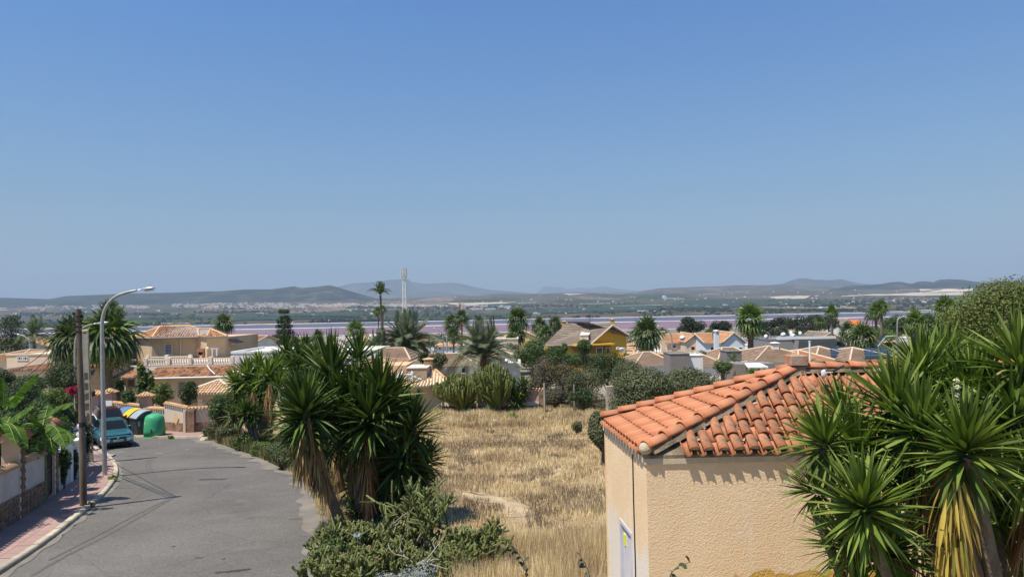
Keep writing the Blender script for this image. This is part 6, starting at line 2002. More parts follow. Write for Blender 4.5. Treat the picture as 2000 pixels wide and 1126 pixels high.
# ---- right of the yellow house
house('cream house with orange tiled roof and tall chimney tower right of the drooping palm',1300,1358,669,652,122,10, 'cream_wall', 'gable_x', 'orange_flat', tiles='flat', over=0.3, windows=[(1318,680,7,7)])
house('grey cream gable end with small window left of the white blue house',1338,1379,668,653,118,10, 'pale_beige', 'gable_y', 'orange_flat', tiles='flat', over=0.2, windows=[(1354,684,8,8, {'frame': 'pink_wall', 'glass': 'dark_glass'})])
def tower(px, pyt, pyb, w, d, label, wall, name='chimney_tower'):
 a = P(px, pyb, d); b = P(px, pyt, d); zb = -H(d); W2 = w/FPX*d
 t = thing(name, label, 'chimney',(a.x, d, zb))
 m_ = MB(); m_.bevbox(-W2/2, W2/2,0, W2,-0.5, b.z-zb-0.55,0.03); m_.obj('shaft', M[wall], t)
 m_ = MB()
 for sx in (-1,1):
  for sy in (0,1): m_.box(sx*W2*0.5-sx*0.1-0.09, sx*W2*0.5-sx*0.1+0.09, sy*(W2-0.2), sy*(W2-0.2)+0.2, b.z-zb-0.55, b.z-zb-0.2)
 m_.obj('vent_posts', M[wall], t)
 m_ = MB(); m_.lathe([(W2*0.75,b.z-zb-0.2),(W2*0.7,b.z-zb-0.08),(0.05,b.z-zb+0.02)],12, Matrix.Translation((0,W2/2,0))); m_.obj('cap', M[wall], t)
tower(1296,646,684,8,117, 'tall cream chimney tower standing left of the orange roofed house', 'cream_wall')
tower(1401,644,686,9,109, 'tall white chimney tower in front of the white blue house', 'cool_white')
t = house('white blue gabled house with dark solar roof behind the white chimney tower',1376,1457,669,650,112,12, 'cool_white', 'gable_x', 'orange_flat', tiles='flat', over=0.25, solar=[(1392,1430,0.35,0.97)], windows=[(1392,685,8,8, {'glass': 'dark_glass'})])
house('white blue gable end right of the solar roof, beside the fan palm trunk',1410,1458,670,650,110,9, 'cool_white', 'gable_y', 'orange_flat', tiles='flat', over=0.2, windows=[(1447,683,7,6)])
house('brown tiled roof with pale hips just above the olive bush',1240,1322,712,688,84,10, 'white_wall', 'hip', 'brown_flat', tiles='flat', inset=2.0, row=0.36, over=0.3)
house('brown tiled roof with cream hip right of the grey block',1346,1418,713,687,84,10, 'white_wall', 'hip', 'brown_flat', tiles='flat', inset=3.0, row=0.36, over=0.3)
house('brown tiled roof with long cream ridge behind the second grey block',1400,1502,709,679,88,11, 'white_wall', 'hip', 'brown_flat', tiles='flat', inset=2.4, row=0.36, over=0.3)
house('dark grey windowless block rising over the olive bush',1309,1347,691,691,74,3.4, 'grey_wall', 'flat', parapet=0.05, name='grey_block', cat='building')
house('small white block attached right of the dark grey block',1348,1369,694,694,74.6,3, 'white_wall', 'flat', parapet=0.05, name='white_block', cat='building')
house('tall narrow grey block behind the small palm',1421,1447,686,686,73,2.4, 'grey_wall', 'flat', parapet=0.05, name='grey_block', cat='building')
house('brown tiled roof with cream hip lines directly behind the hut ridge',1475,1606,704,676,76,11, 'white_wall', 'hip', 'brown_flat', tiles='flat', inset=4.2, row=0.34, over=0.3, windows=[(1530,722,8,6)], chim=[(1515,668,0.7)])
house('reddish brown roof with skylight left of the solar roofs',1560,1632,704,684,74,9, 'pale_beige', 'hip', 'orange_flat', tiles='flat', inset=5.0, row=0.34, over=0.3)
house('brown roof covered by long dark solar sheets above the hut ridge',1592,1694,703,677,75,10, 'cream_wall', 'hip', 'brown_flat', tiles='flat', inset=3.4, row=0.34, over=0.3, solar=[(1622,1672,0.10,0.92)])
house('second brown roof with dark solar sheets, partly behind the yucca leaves',1660,1770,704,679,72,10, 'cream_wall', 'hip', 'brown_flat', tiles='flat', inset=3.2, row=0.34, over=0.3, solar=[(1688,1742,0.10,0.90)])
wp_ = P(1582,693,74); t = thing('white_flue', 'thin white flue pipe standing up from the brown roofs', 'flue', wp_); m_ = MB(); m_.tube([(0,0,-0.6),(0,0,26/FPX*74)],0.10,8); m_.obj('pipe', M['white_paint'], t); m_ = MB(); m_.tube([(0,0,26/FPX*74),(0,0,26/FPX*74+0.08)],0.14,8); m_.obj('pipe_cap', M['white_paint'], t)
house('dark flat roofed long building with white parapet edge behind the brown roofs',1502,1570,664,664,118,10, 'mid_grey', 'flat', parapet=0.3)
house('dark flat roofed building with white edge in front of the yellow gable',1560,1634,662,662,116,9, 'mid_grey', 'flat', parapet=0.25)
m_ = MB(); a = P(1518,661,115.5); b = P(1632,660,115.5); m_.box(a.x, b.x,115.4,115.8, a.z-0.15, a.z+0.25); tag(m_.obj('white_roof_edge', M['white_paint']), 'long white roof edge strip in front of the dark flat roofs', 'roof edge')
house('peach gabled house between the fan palm trunks',1588,1659,669,650,150,11, 'cream_wall', 'gable_y', 'grey_brown', tiles='flat', over=0.3, windows=[(1622,668,8,5)])
house('white gabled house half hidden in palms near the violet water',1640,1672,634,623,300,14, 'white_wall', 'gable_y', 'grey_brown', tiles='flat', over=0.3, windows=[(1652,640,4,3),(1660,641,4,3)])
house('house with a vivid orange roof beside the white gable in the palms',1664,1689,637,625,296,13, 'white_wall', 'gable_x', 'orange_flat', tiles='flat', over=0.2)
bpy.context.view_layer.update()
_o = [o for o in bpy.data.objects if o.get('label', '').startswith('house with a vivid orange roof')][0]
for ch in _o.children:
 if ch.name.startswith('roof'):
  for g in ch.children: g.data.materials[0] = bpy.data.materials.get('vivid_orange') or noisy('vivid_orange',(0.75,0.20,0.03),(0.80,0.24,0.045),0.5,0.8)
def carport():
 d = 63; yb = -H(d); p = P(1481,720, d)
 t = thing('white_carport', 'white flat carport canopy on posts just over the hut roof hip', 'carport',(p.x, d, yb))
 w = 40/FPX*d; z = P(1481,716, d).z-yb; z2 = P(1481,708, d+2.5).z-yb
 m_ = MB(); m_.slab([V(-w/2,0,z), V(w/2,0,z), V(w/2+0.1,2.5,z2), V(-w/2+0.5,2.5,z2)],0.10); m_.obj('canopy', M['white_paint'], t)
 for x in (-w/2+0.1,-w/6, w/6, w/2-0.1):
  q = MB(); q.box(x-0.06, x+0.06,0.05,0.17,-0.2, z-0.1); q.obj('post', M['white_paint'], t)
 q = MB(); q.box(-w/2-0.2, w/2+1.5,2.6,5.5,-0.5, z2-0.1); q.obj('back_wall', M['grey_wall'], t)
carport()
house('white garden wall block below the small palm right of the tall grey block',1447,1478,712,712,66,3, 'white_wall', 'flat', parapet=0.1, name='white_block', cat='building')
# dark pitched canopy peeking by the yuccas
t = thing('dark_canopy', 'black triangular canopy frame poking up beside the yucca leaves', 'canopy', P(1733,676,84))
m_ = MB(); k_ = 84/FPX
m_.slab([V(-19*k_,0,0), V(-3*k_,0,19*k_), V(14*k_,3,20*k_), V(0,3,0)],0.12); m_.obj('canopy_sheet', M['black_plastic'], t)
m_ = MB(); m_.tube([V(-19*k_,-.1,0), V(-3*k_,-.1,19*k_), V(17*k_,-.1,20*k_)],0.1,5); m_.tube([V(17*k_,-.1,20*k_), V(17*k_,-.1,-2)],0.1,5); m_.obj('canopy_frame', noisy('pale_green_frame',(0.25,0.33,0.28),(0.30,0.38,0.33),2), t)
# ---- far suburb houses filling the slope down to the lake
LAND = [(30,'the left picture edge'),(120,'the wooden pole'),(240,'the tall street lamp'),(360,'the beige villa'),(470,'the orange slope house'),(560,'the norfolk pine'),(640,'the yucca tops'),(745,'the tall slim palms'),(790,'the lattice mast'),(900,'the red and white mast'),(1010,'the pale yellow gable'),(1140,'the yellow house'),(1260,'the drooping fan palm'),(1360,'the round pines'),(1466,'the big fan palm'),(1560,'the dark pine wood'),(1640,'the peach gable'),(1720,'the right fan palms'),(1850,'the big green pine')]
def near(px):
 n, s = min(LAND, key=lambda q: abs(q[0]-px))
 return ('left of ' if px < n-8 else 'right of ' if px > n+8 else 'in line with ') + s
USED = set()
def uniq(parts, tries):
 for t_ in tries:
  s = parts.replace('*', t_)
  if s not in USED:
   USED.add(s); return s
 k = 0
 for a_ in ('slightly nearer', 'slightly further', 'a little lower', 'a little higher', 'set back', 'in front'):
  s = parts.replace('*', tries[0] + ', ' + a_)
  if s not in USED:
   USED.add(s); return s
 return parts.replace('*', tries[0])
far_list = []
cand = [(455,668,150),(505,673,190),(530,678,140),(548,683,120),(585,681,130),(610,684,115),(470,674,170),(640,672,180),(760,672,170),(845,668,190),(870,676,150),(905,670,200),(925,675,170),(960,668,230),(1075,662,260),
  (1215,690,120),(1232,684,140),(1245,676,170),(1270,690,118),(1290,694,110),(1330,672,190),(1365,664,230),(1470,672,165),(1490,668,185),(1500,676,150),(1525,664,220),(1545,660,250),(1570,660,230),(1690,672,150),(1705,676,130),(1725,664,200),(1755,668,160),
  (235,668,170),(150,672,140),(60,668,170),(10,672,150),(1800,662,200),(1850,668,180),(1690,655,300),(1600,652,320),(1480,655,300),(820,660,330),(700,662,260),(560,664,300),(1250,662,300),(880,661,330)]
walls_ = ['white_wall','cream_wall','pale_beige','white_wall','cool_white','light_yellow']
for k,(px, py, d) in enumerate(cand):
 wpx = random.uniform(26,46)*150/max(d,120)+8; wl = walls_[k % 6]; kind = ['hip','flat','gable_y','hip','gable_x','flat'][(k*5+1) % 6]
 rm = ['brown_flat','sand_barrel','orange_flat'][k % 3]
 lab = uniq('%s %s house *' % ({'white_wall':'white','cream_wall':'cream','pale_beige':'beige','cool_white':'bluish white','light_yellow':'pale yellow'}[wl], {'hip':'hip roofed','flat':'flat roofed','gable_y':'gable fronted','gable_x':'tile roofed'}[kind]),['downslope ' + near(px)])
 hh = 12*150/d*0.5
 ze_py = py; rdg = py-hh*0.8
 house(lab, px-wpx/2, px+wpx/2, ze_py, rdg, d, random.uniform(7,11), wl, kind, rm, tiles='flat', over=0.25, row=0.7, rz=random.uniform(-0.3,0.3),
  windows=[(px-wpx*0.22, ze_py+5*100/d+3,6*100/d,6*100/d, {'sill': False, 'glass': 'dark_glass'}),(px+wpx*0.2, ze_py+5*100/d+3,6*100/d,6*100/d, {'sill': False, 'glass': 'dark_glass'})], group='small houses on the slope towards the lake', parapet=0.3)
# further street lamps
def far_lamp(px, pyh, d, side, label, span=16, mat='galv'):
 yb_px = P(px,700, d)
 base_py = None
 z = -H(d)
 lo, hi = 560.0,1000.0
 for _ in range(30):
  m_ = (lo+hi)/2
  if P(px, m_, d).z > z: lo = m_
  else: hi = m_
 street_lamp(px, d, lo,[(px, pyh+ (lo-pyh)*0.5),(px-side*0.2, pyh+span*0.9),(px-side*span*0.15, pyh+span*0.35),(px-side*span*0.5, pyh+3),(px-side*span*0.7, pyh+1)],(px-side*span, pyh), label,0.08, mat=mat, flange=False)
far_lamp(60,652.5,92,1, 'street lamp with thin arm reaching left above the white gabled house',27)
far_lamp(519,645,140,1, 'white street lamp left of the norfolk pine, arm to the left',7)
far_lamp(866,641,95,1, 'thin street lamp with drooping arm right of the first date palm',20)
far_lamp(873,654,85,1, 'short street lamp beside the drooping arm lamp, right of the first date palm',6)
far_lamp(988,653,110,1, 'street lamp with arm over the cream parapet by the second date palm',26)
far_lamp(1313,636,80,1, 'tall cream street lamp curving left above the dark grey block',30)
far_lamp(1244,651,120,1, 'street lamp right of the yellow house under the drooping palm',18)
far_lamp(1486,649,125,1, 'street lamp with looped arm right of the big fan palm trunk',14)
far_lamp(1506,645,118,1, 'street lamp with long arm between big fan palm and pine wood',18)
far_lamp(1752,617,100,-1, 'street lamp with white head above the yucca leaves by the fan palms',14)
for (px, py, d, s) in ((1545,651,120,1),(1548,656,118,-1),(1563,652,118,1),(1496,658,116,1),(1530,654,119,-1),(1333,660,112,-1)):
 q = P(px, py, d); t = thing('satellite_dish', uniq('small white satellite dish on a roof *',[near(px), 'low ' + near(px), 'high ' + near(px)]), 'satellite dish', q,0, 'rooftop satellite dishes')
 m_ = MB(); m_.lathe([(0.02,0.0),(0.28,0.04),(0.45,0.14)],12, Matrix.Rotation(R(65),4, 'X') @ Matrix.Rotation(R(20*s),4, 'Y')); m_.obj('dish', M['white_paint'], t)
 m_ = MB(); m_.tube([(0,0.1,0),(0,0.1,-1.2)],0.03,5); m_.obj('pole', M['galv'], t)
# ================================================================== FAR SHORE: TOWNS, SHEDS, TREE LINES
town_mat = tile_island_mat('far_town_walls',[(0,(0.80,0.76,0.70)),(0.35,(0.78,0.70,0.60)),(0.6,(0.85,0.83,0.80)),(0.8,(0.62,0.45,0.34)),(1,(0.72,0.60,0.48))], dirt=(0.45,0.38,0.32))
town_roof = tile_island_mat('far_town_roofs',[(0,(0.42,0.25,0.17)),(0.5,(0.52,0.36,0.26)),(1,(0.66,0.60,0.54))])
def town(name, pxs, n, dens, hmul=1.0):
 """pxs: list of (px, py_low, py_high) giving the band of the town"""
 xs = [p[0] for p in pxs]; lo = [p[1] for p in pxs]; hi = [p[2] for p in pxs]
 mb = MB(); rb = MB()
 for _ in range(n):
  px = random.uniform(xs[0], xs[-1])
  t_ = random.random()**0.8
  py = np.interp(px, xs, lo) + (np.interp(px, xs, hi) - np.interp(px, xs, lo))*t_
  if noise.noise(Vector((px*0.06, py*0.25, n*0.01))) < dens: continue
  g = GF(px, py)
  w = random.uniform(8,22)*hmul; dp = random.uniform(8,14); h = random.uniform(5,11)*hmul; a = random.uniform(-0.5,0.5)
  Mx = Matrix.Translation(g) @ Matrix.Rotation(a,4, 'Z')
  mb.box(-w/2, w/2,0, dp,-8, h, Mx)
  if random.random() < 0.5:
   rb.add([(-w/2-.5,-.5,h),(w/2+.5,-.5,h),(w/2+.5,dp+.5,h),(-w/2-.5,dp+.5,h),(-w/2-.5,dp/2,h+2.2),(w/2+.5,dp/2,h+2.2)],[(0,1,5,4),(2,3,4,5),(0,4,3),(1,2,5)], False, Mx)
 root = thing(name, None, None)
 o = mb.obj(name + '_houses', town_mat); tag(o, 'far white and cream town houses on the slope beyond the lake', 'town', kind='stuff')
 bpy.data.objects.remove(root)
 if rb.v:
  r = rb.obj('roofs', town_roof, o)
 return o
town('main_town',[(335,600,594),(400,604,592),(470,603,591),(560,603,594),(640,601,594),(700,597,594)],1100,-0.12)
town('left_town',[(50,604,599),(110,605,597),(170,604,595),(240,603,597),(290,602,600)],420,-0.1)
town('ridge_town',[(-20,591,582),(60,591,584),(110,592,588)],200,-0.05,0.9)
town('east_town',[(700,599,595),(780,600,596),(860,600,597),(960,601,598)],260,0.0)
town('hill_town',[(1370,571,566),(1420,571,565),(1470,569,564),(1500,567,564)],170,0.0)
town('scattered_farm',[(700,618,578),(1000,616,578),(1300,612,572),(1600,605,566),(1900,600,566)],330,0.10,0.9)
town('scattered_hamlet',[(0,618,606),(250,620,606),(600,620,606),(760,618,604)],110,0.1,0.9)
shed_w = noisy('shed_white_film',(0.72,0.74,0.74),(0.84,0.85,0.85),0.05,0.7, kind='Position')
shed_t = noisy('shed_tan',(0.56,0.48,0.38),(0.68,0.58,0.47),0.05,0.9, kind='Position')
def shed(x0, x1, py, hpx, label, mat=shed_w, cat='greenhouse', name='greenhouse', dp=60, spans=4):
 a = GF(x0, py); b = GF(x1, py)
 d = a.y; w = (x1-x0)/FPX*d; h = hpx/FPX*d
 t = thing(name, label, cat,((a.x+b.x)/2, d, min(a.z, b.z)),0, 'sheds and greenhouses beyond the lake')
 m_ = MB(); m_.box(-w/2, w/2,0, dp,-12, h*0.75); m_.obj('wall', mat, t)
 r_ = MB()
 for k in range(spans):
  u0 = -w/2 + w*k/spans; u1 = u0 + w/spans; arc = [(u0, h*0.75)] + [(u0+(u1-u0)*(0.5-0.5*math.cos(math.pi*q/6)), h*0.75+h*0.3*math.sin(math.pi*q/6)) for q in range(1,6)] + [(u1, h*0.75)]
  r_.prism(arc[::-1],-1, dp+1, 'y')
 r_.obj('roof', mat, t)
 return t
for (x0, x1, py, h, lab, m_) in (
 (1136,1222,594.5,3.0, 'long white greenhouse in the far fields behind the yellow house', shed_w),
 (1170,1296,597.5,1.8, 'very long thin white greenhouse strip just below the longer white one', shed_w),
 (1089,1129,611,2.2, 'white greenhouse in the green fields left of the yellow house chimney', shed_w),
 (1148,1187,610,2.0, 'white greenhouse in the green fields right of the yellow house ridge', shed_w),
 (1012,1048,593.5,3.0, 'white and pink roofed shed right of the red and white mast', shed_w),
 (960,1010,598,1.6, 'thin white shed roof between the mast and the pink roofed shed', shed_w),
 (916,945,605,4.0, 'row of white sheds just right of the red and white mast top', shed_w),
 (947,968,604.5,3.4, 'white industrial hall at the end of the shed row', shed_w),
 (974,998,603,6.0, 'tall white factory block in the far fields', shed_w),
 (997,1025,606,2.4, 'pale pink shed beside the tall white factory block', shed_t),
 (1249,1268,610,4.2, 'cream factory building in the fields right of the yellow house', shed_t),
 (1268,1288,609,2.4, 'white low shed right of the cream factory building', shed_w),
 (1294,1300,583,6.0, 'tall white silo like building in the fields above the orange roof house', shed_w),
 (1305,1322,584,2.6, 'low white building right of the tall silo building', shed_w),
 (1322,1340,585,3.0, 'tan factory shed right of the low white building', shed_t),
 (1376,1408,576,2.0, 'thin white sheds on the low hill above the white blue house', shed_w),
 (1450,1459,596.5,2.0, 'small pale green shed above the big fan palm', shed_t),
 (1608,1632,601.5,2.6, 'white pile shaped shed on the far shore above the pine wood', shed_w),
 (1753,1765,577,2.6, 'small white shed on the tan strip at the right', shed_w),
 (700,745,596.5,2.6, 'white warehouse row right of the far town, left of the tall palms', shed_w),
 (750,787,596.8,2.8, 'white warehouse row between the tall palms and the lattice mast', shed_w),
 (712,732,607,1.8, 'long cream barn below the warehouse row', shed_t),
 (542,568,634,3.0, 'tan storage shed on the near far shore right of the fan palm', shed_t),
 (302,325,634.5,3.0, 'tan shed on the far shore above the beige villa ridge', shed_t),
 (332,356,634,2.6, 'long tan shed on the far shore right of the villa ridge shed', shed_t),
 (622,638,628,2.6, 'white farmhouse on the far shore left of the fan palm by the white villa', shed_w),
 (495,509,613,2.4, 'white farmhouse in green fields left of the norfolk pine', shed_w),
 (823,838,615.5,1.6, 'cream barn in green fields right of the lattice mast', shed_t),
 (328,338,614,2.0, 'small white barn in the fields above the villa', shed_w)):
 shed(x0, x1, py, h, lab, m_, cat='shed', name='shed', dp=40, spans=max(1, int((x1-x0)/9)))
# pale quarry and tan fields as raised sheets of ground
def field(pxs, mat, name='bare_field'):
 pts = [GF(*p) for p in pxs]
 n = len(pts)
 mb = MB(); K = 10
 tl, tr, br, bl = pts
 vs = []; fs = []
 for j in range(K+1):
  for i in range(3*K+1):
   u = i/(3*K); v = j/K
   a = bl.lerp(br, u); b = tl.lerp(tr, u); q = a.lerp(b, v)
   wob = noise.noise(Vector((q.x*0.004, q.y*0.004,1.0)))*(60 if j in (0, K) else 0)
   y = q.y + wob
   vs.append((q.x, y, far_z(q.x, y)+4.0))
 W1 = 3*K+1
 for j in range(K):
  for i in range(3*K): a = j*W1+i; fs.append((a, a+1, a+W1+1, a+W1))
 mb.add(vs, fs, True)
 return tag(mb.obj(name, mat), kind='structure')
tanf = noisy('pale_tan_soil',(0.38,0.31,0.22),(0.55,0.46,0.34),0.012,1.0, kind='Position')
quar = noisy('quarry_face',(0.52,0.42,0.30),(0.72,0.60,0.45),0.01,1.0, kind='Position')
greenf = noisy('orchard_green',(0.016,0.032,0.016),(0.034,0.056,0.028),0.01,1.0, kind='Position')
field([(-60,593.5),(55,592.5),(50,605),(-60,607)], tanf)
field([(870,592),(1010,590),(985,594),(880,596)], tanf)
field([(1100,573.5),(1250,571.5),(1250,574),(1110,576.5)], tanf)
field([(1500,581.5),(1600,578),(1570,584),(1520,585)], tanf)
field([(1660,577),(1880,571),(1890,577),(1640,580)], tanf)
field([(1690,612),(1850,606),(1850,608),(1690,614.5)], tanf)
field([(1740,561.5),(1785,559.5),(1784,566),(1748,565)], quar, 'quarry')
field([(1793,563),(1900,561),(1900,570),(1800,571)], quar, 'quarry')
field([(760,620),(1000,612),(1000,622),(760,628)], greenf, 'orchard')
field([(1010,605),(1290,600),(1290,607),(1010,615)], greenf, 'orchard')
field([(420,616),(700,610),(700,622),(420,628)], greenf, 'orchard')
field([(1320,590),(1560,583),(1560,596),(1320,603)], greenf, 'orchard')
# tree lines and scattered far trees: one mass of crowns
def far_trees():
 base_v, base_f = [],[]
 bmx = bmesh.new(); bmesh.ops.create_icosphere(bmx, subdivisions=1, radius=1.0)
 bv = np.array([v.co for v in bmx.verts]); bf = np.array([[v.index for v in f.verts] for f in bmx.faces]); bmx.free()
 vs = []; fs = []; n = 0
 def put(px, py, w, h):
  nonlocal n
  g = GF(px, py)
  a = random.uniform(0,6.28); c, s_ = math.cos(a), math.sin(a)
  v = bv*np.array([w*0.5, w*0.5, h*0.6])
  v = v*(1+0.25*rng.standard_normal((len(v),1))*0.6)
  v = np.stack([v[:,0]*c - v[:,1]*s_, v[:,0]*s_+v[:,1]*c, v[:,2]+h*0.35],1) + np.array(g)
  vs.append(v); fs.append(bf + n); n += len(v)
 for _ in range(2600):
  px = random.uniform(-100,2050); off = random.uniform(2,31)**1.0
  py = horizon_cache(px) + 26 - off
  if noise.noise(Vector((px*0.012, py*0.16,5))) < 0.02: continue
  s_ = random.uniform(6,12)
  put(px, py, s_*random.uniform(1.0,2.4), s_*random.uniform(0.6,1.0))
 for (x0, x1, y0, y1, k) in ((560,700,619,622,150),(700,1000,600,604,230),(620,760,627,630,110),(1000,1130,596,600,90),(40,180,611,617,170),(1290,1420,603,606,110),(1500,1640,596,600,90),(1650,1900,586,596,200),(380,520,608,612,110),(820,980,620,621,50),(180,330,612,616,110),(1250,1700,606,609,160),(430,540,600,604,60)):
  for _ in range(k):
   t_ = random.random(); put(x0+(x1-x0)*t_, y0+(y1-y0)*random.random() - (x0+(x1-x0)*t_-(x0+x1)/2)*0.019*0.0, random.uniform(8,22), random.uniform(6,13))
 m = leafy('far_tree_green',[(0,(0.010,0.018,0.010)),(0.5,(0.018,0.030,0.015)),(1,(0.032,0.045,0.022))], rough=1.0, spec=0.0)
 me = np_mesh('far_trees', np.concatenate(vs), np.concatenate(fs), m)
 o = mobj('far_trees', me); tag(o, kind='stuff')
_hc = {}
def horizon_cache(px):
 return 619.2 - px*0.01921
far_trees()
# ------------------------------------------------------------------ masts
def lattice_mast():
 d = 420.0
 b = V(P(791,640, d).x, d,-H(d)); top = P(788,540, d)
 t = thing('lattice_mast', 'tall white lattice telecom mast standing above the date palm', 'mast', b)
 hh = top.z - b.z; lean = top.x - b.x - 0.2
 def corner(k, z):
  w = 2.9 - 1.3*z/hh
  sx, sy = ((-1,-1),(1,-1),(1,1),(-1,1))[k]
  return V(sx*w*0.5 , sy*w*0.5, z)
 nlev = 22
 for k in range(4):
  m_ = MB(); m_.tube([corner(k,0), corner(k, hh)],0.20,5); m_.obj('leg', M['white_paint'], t)
 m_ = MB()
 for i in range(nlev):
  z0, z1 = hh*i/nlev, hh*(i+1)/nlev
  for k in range(4):
   a, b2 = corner(k, z0), corner((k+1)%4, z1); a2, b3 = corner((k+1)%4, z0), corner(k, z1)
   m_.tube([a, b2],0.11,4, cap=False); m_.tube([b3, corner((k+1)%4, z1)],0.11,4, cap=False)
   if i % 2: m_.tube([a2, b3],0.07,4, cap=False)
 m_.obj('lattice', M['white_paint'], t, kind='stuff')
 for (x, y) in ((-1.6,-1.2),(1.6,-1.2),(0,1.7),(-0.6,-1.7),(1.0,-1.5)):
  p_ = MB(); p_.bevbox(x-0.28, x+0.28, y-0.2, y+0.2, hh-0.6 + (0.8 if y<-1.4 else 0), hh+5.0+(0.4 if x > 0 else 0),0.05); p_.obj('antenna_panel', plain('antenna_grey',(0.60,0.60,0.56),0.5) if 'antenna_grey' not in bpy.data.materials else bpy.data.materials['antenna_grey'], t)
 p_ = MB()
 for z in (hh, hh+1.8, hh+4.2): p_.tube([(1.7*math.cos(a),1.7*math.sin(a), z) for a in [2*math.pi*q/12 for q in range(13)]],0.08,4, cap=False)
 p_.obj('antenna_ring', M['galv'], t)
 p_ = MB(); p_.tube([(0,0,hh),(0,0,hh+6.2)],0.14,6); p_.obj('top_pole', M['galv'], t)
lattice_mast()
def red_mast():
 d = 560.0; b = V(P(901,660, d).x, d,-H(d)); top = P(900.5,592, d)
 t = thing('red_white_mast', 'red and white banded telecom mast behind the twin fan palms', 'mast', b)
 hh = top.z-b.z; red = plain('mast_red',(0.42,0.08,0.05),0.6); n = 9
 for i in range(n):
  m_ = MB(); r0 = 0.7-0.3*i/n; m_.lathe([(r0, hh*i/n),(r0-0.05, hh*(i+1)/n)],10); m_.obj('mast_section', red if i % 2 == 0 else M['white_paint'], t)
 for (x, y) in ((-1.1,-1.0),(1.1,-1.0),(0,1.3)):
  p_ = MB(); p_.bevbox(x-0.35, x+0.35, y-0.25, y+0.25, hh-5.5, hh+0.3,0.05); p_.obj('antenna_panel', M['white_paint'] if x > 0 else red, t)
 p_ = MB(); p_.box(0.6,2.8,-0.5,0.5, hh-6, hh+0.5); p_.obj('antenna_box', M['trim'], t)
 p_ = MB(); p_.tube([(0,0,hh),(0,0,hh+2.5)],0.08,5); p_.obj('top_rod', M['galv'], t)
red_mast()
# smoke over the far shore
# ================================================================== VEGETATION TOOLS
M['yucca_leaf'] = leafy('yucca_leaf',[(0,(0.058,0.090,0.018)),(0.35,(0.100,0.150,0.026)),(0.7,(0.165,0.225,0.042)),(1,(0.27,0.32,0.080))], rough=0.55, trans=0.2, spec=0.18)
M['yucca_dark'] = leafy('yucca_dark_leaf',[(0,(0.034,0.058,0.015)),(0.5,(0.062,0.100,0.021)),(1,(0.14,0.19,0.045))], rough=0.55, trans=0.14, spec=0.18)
M['dead_leaf'] = leafy('dead_yucca_leaf',[(0,(0.15,0.085,0.045)),(0.4,(0.28,0.165,0.085)),(0.78,(0.42,0.27,0.14)),(0.95,(0.54,0.37,0.15)),(1,(0.50,0.34,0.08))], rough=0.8, trans=0.2, spec=0.1)
M['yellow_leaf'] = leafy('yellowing_yucca_leaf',[(0,(0.30,0.22,0.08)),(0.4,(0.52,0.38,0.09)),(0.8,(0.62,0.47,0.10)),(1,(0.22,0.22,0.05))], rough=0.6, trans=0.25, spec=0.2)
M['yucca_trunk'] = noisy('yucca_trunk',(0.10,0.08,0.06),(0.20,0.165,0.125),6,0.95,22,0.9,0.04, stretch=(1,1,0.5))
M['palm_trunk'] = noisy('palm_trunk',(0.13,0.10,0.075),(0.24,0.19,0.14),4,0.95,10,1.0,0.06, stretch=(1,1,2.5))
M['bark'] = noisy('bark',(0.09,0.07,0.05),(0.18,0.14,0.10),6,0.95,20,0.8,0.03)
M['palm_green'] = leafy('fan_palm_green',[(0,(0.040,0.064,0.020)),(0.5,(0.078,0.112,0.034)),(1,(0.16,0.20,0.07))], rough=0.5, trans=0.12)
M['palm_bright'] = leafy('fan_palm_bright',[(0,(0.05,0.09,0.02)),(0.5,(0.10,0.16,0.035)),(1,(0.17,0.23,0.06))], rough=0.5, trans=0.2)
M['palm_dead'] = leafy('dead_palm_frond',[(0,(0.20,0.14,0.08)),(0.5,(0.32,0.24,0.14)),(1,(0.42,0.33,0.20))], rough=0.9, trans=0.1, spec=0.05)
M['date_green'] = leafy('date_palm_frond',[(0,(0.075,0.100,0.050)),(0.5,(0.125,0.155,0.080)),(1,(0.22,0.24,0.14))], rough=0.5, trans=0.1)
M['dark_green'] = leafy('dark_bush_leaf',[(0,(0.018,0.034,0.009)),(0.5,(0.036,0.062,0.016)),(1,(0.080,0.115,0.030))], rough=0.5, trans=0.1, pos=0.9)
M['mid_green'] = leafy('garden_green_leaf',[(0,(0.028,0.055,0.014)),(0.5,(0.055,0.10,0.024)),(1,(0.12,0.17,0.045))], rough=0.5, trans=0.15, pos=0.9)
M['lime_green'] = leafy('yellow_green_leaf',[(0,(0.06,0.10,0.02)),(0.5,(0.12,0.17,0.035)),(1,(0.22,0.26,0.06))], rough=0.5, trans=0.2, pos=0.9)
M['olive'] = leafy('olive_leaf',[(0,(0.055,0.066,0.028)),(0.5,(0.100,0.112,0.048)),(1,(0.19,0.195,0.100))], rough=0.6, trans=0.1, pos=0.5)
M['scrub'] = leafy('dry_scrub_leaf',[(0,(0.050,0.050,0.028)),(0.45,(0.085,0.080,0.045)),(1,(0.16,0.14,0.085))], rough=0.8, trans=0.1, pos=0.5)
M['pine'] = leafy('pine_needles',[(0,(0.055,0.075,0.014)),(0.5,(0.105,0.130,0.026)),(1,(0.19,0.21,0.050))], rough=0.6, trans=0.12, pos=0.35)
M['dark_pine'] = leafy('dark_pine_needles',[(0,(0.014,0.024,0.010)),(0.5,(0.026,0.040,0.016)),(1,(0.050,0.068,0.028))], rough=0.7, trans=0.05, pos=0.12)
M['magenta'] = leafy('bougainvillea_bract',[(0,(0.30,0.01,0.06)),(0.6,(0.45,0.015,0.10)),(1,(0.60,0.05,0.16))], rough=0.7, trans=0.2)
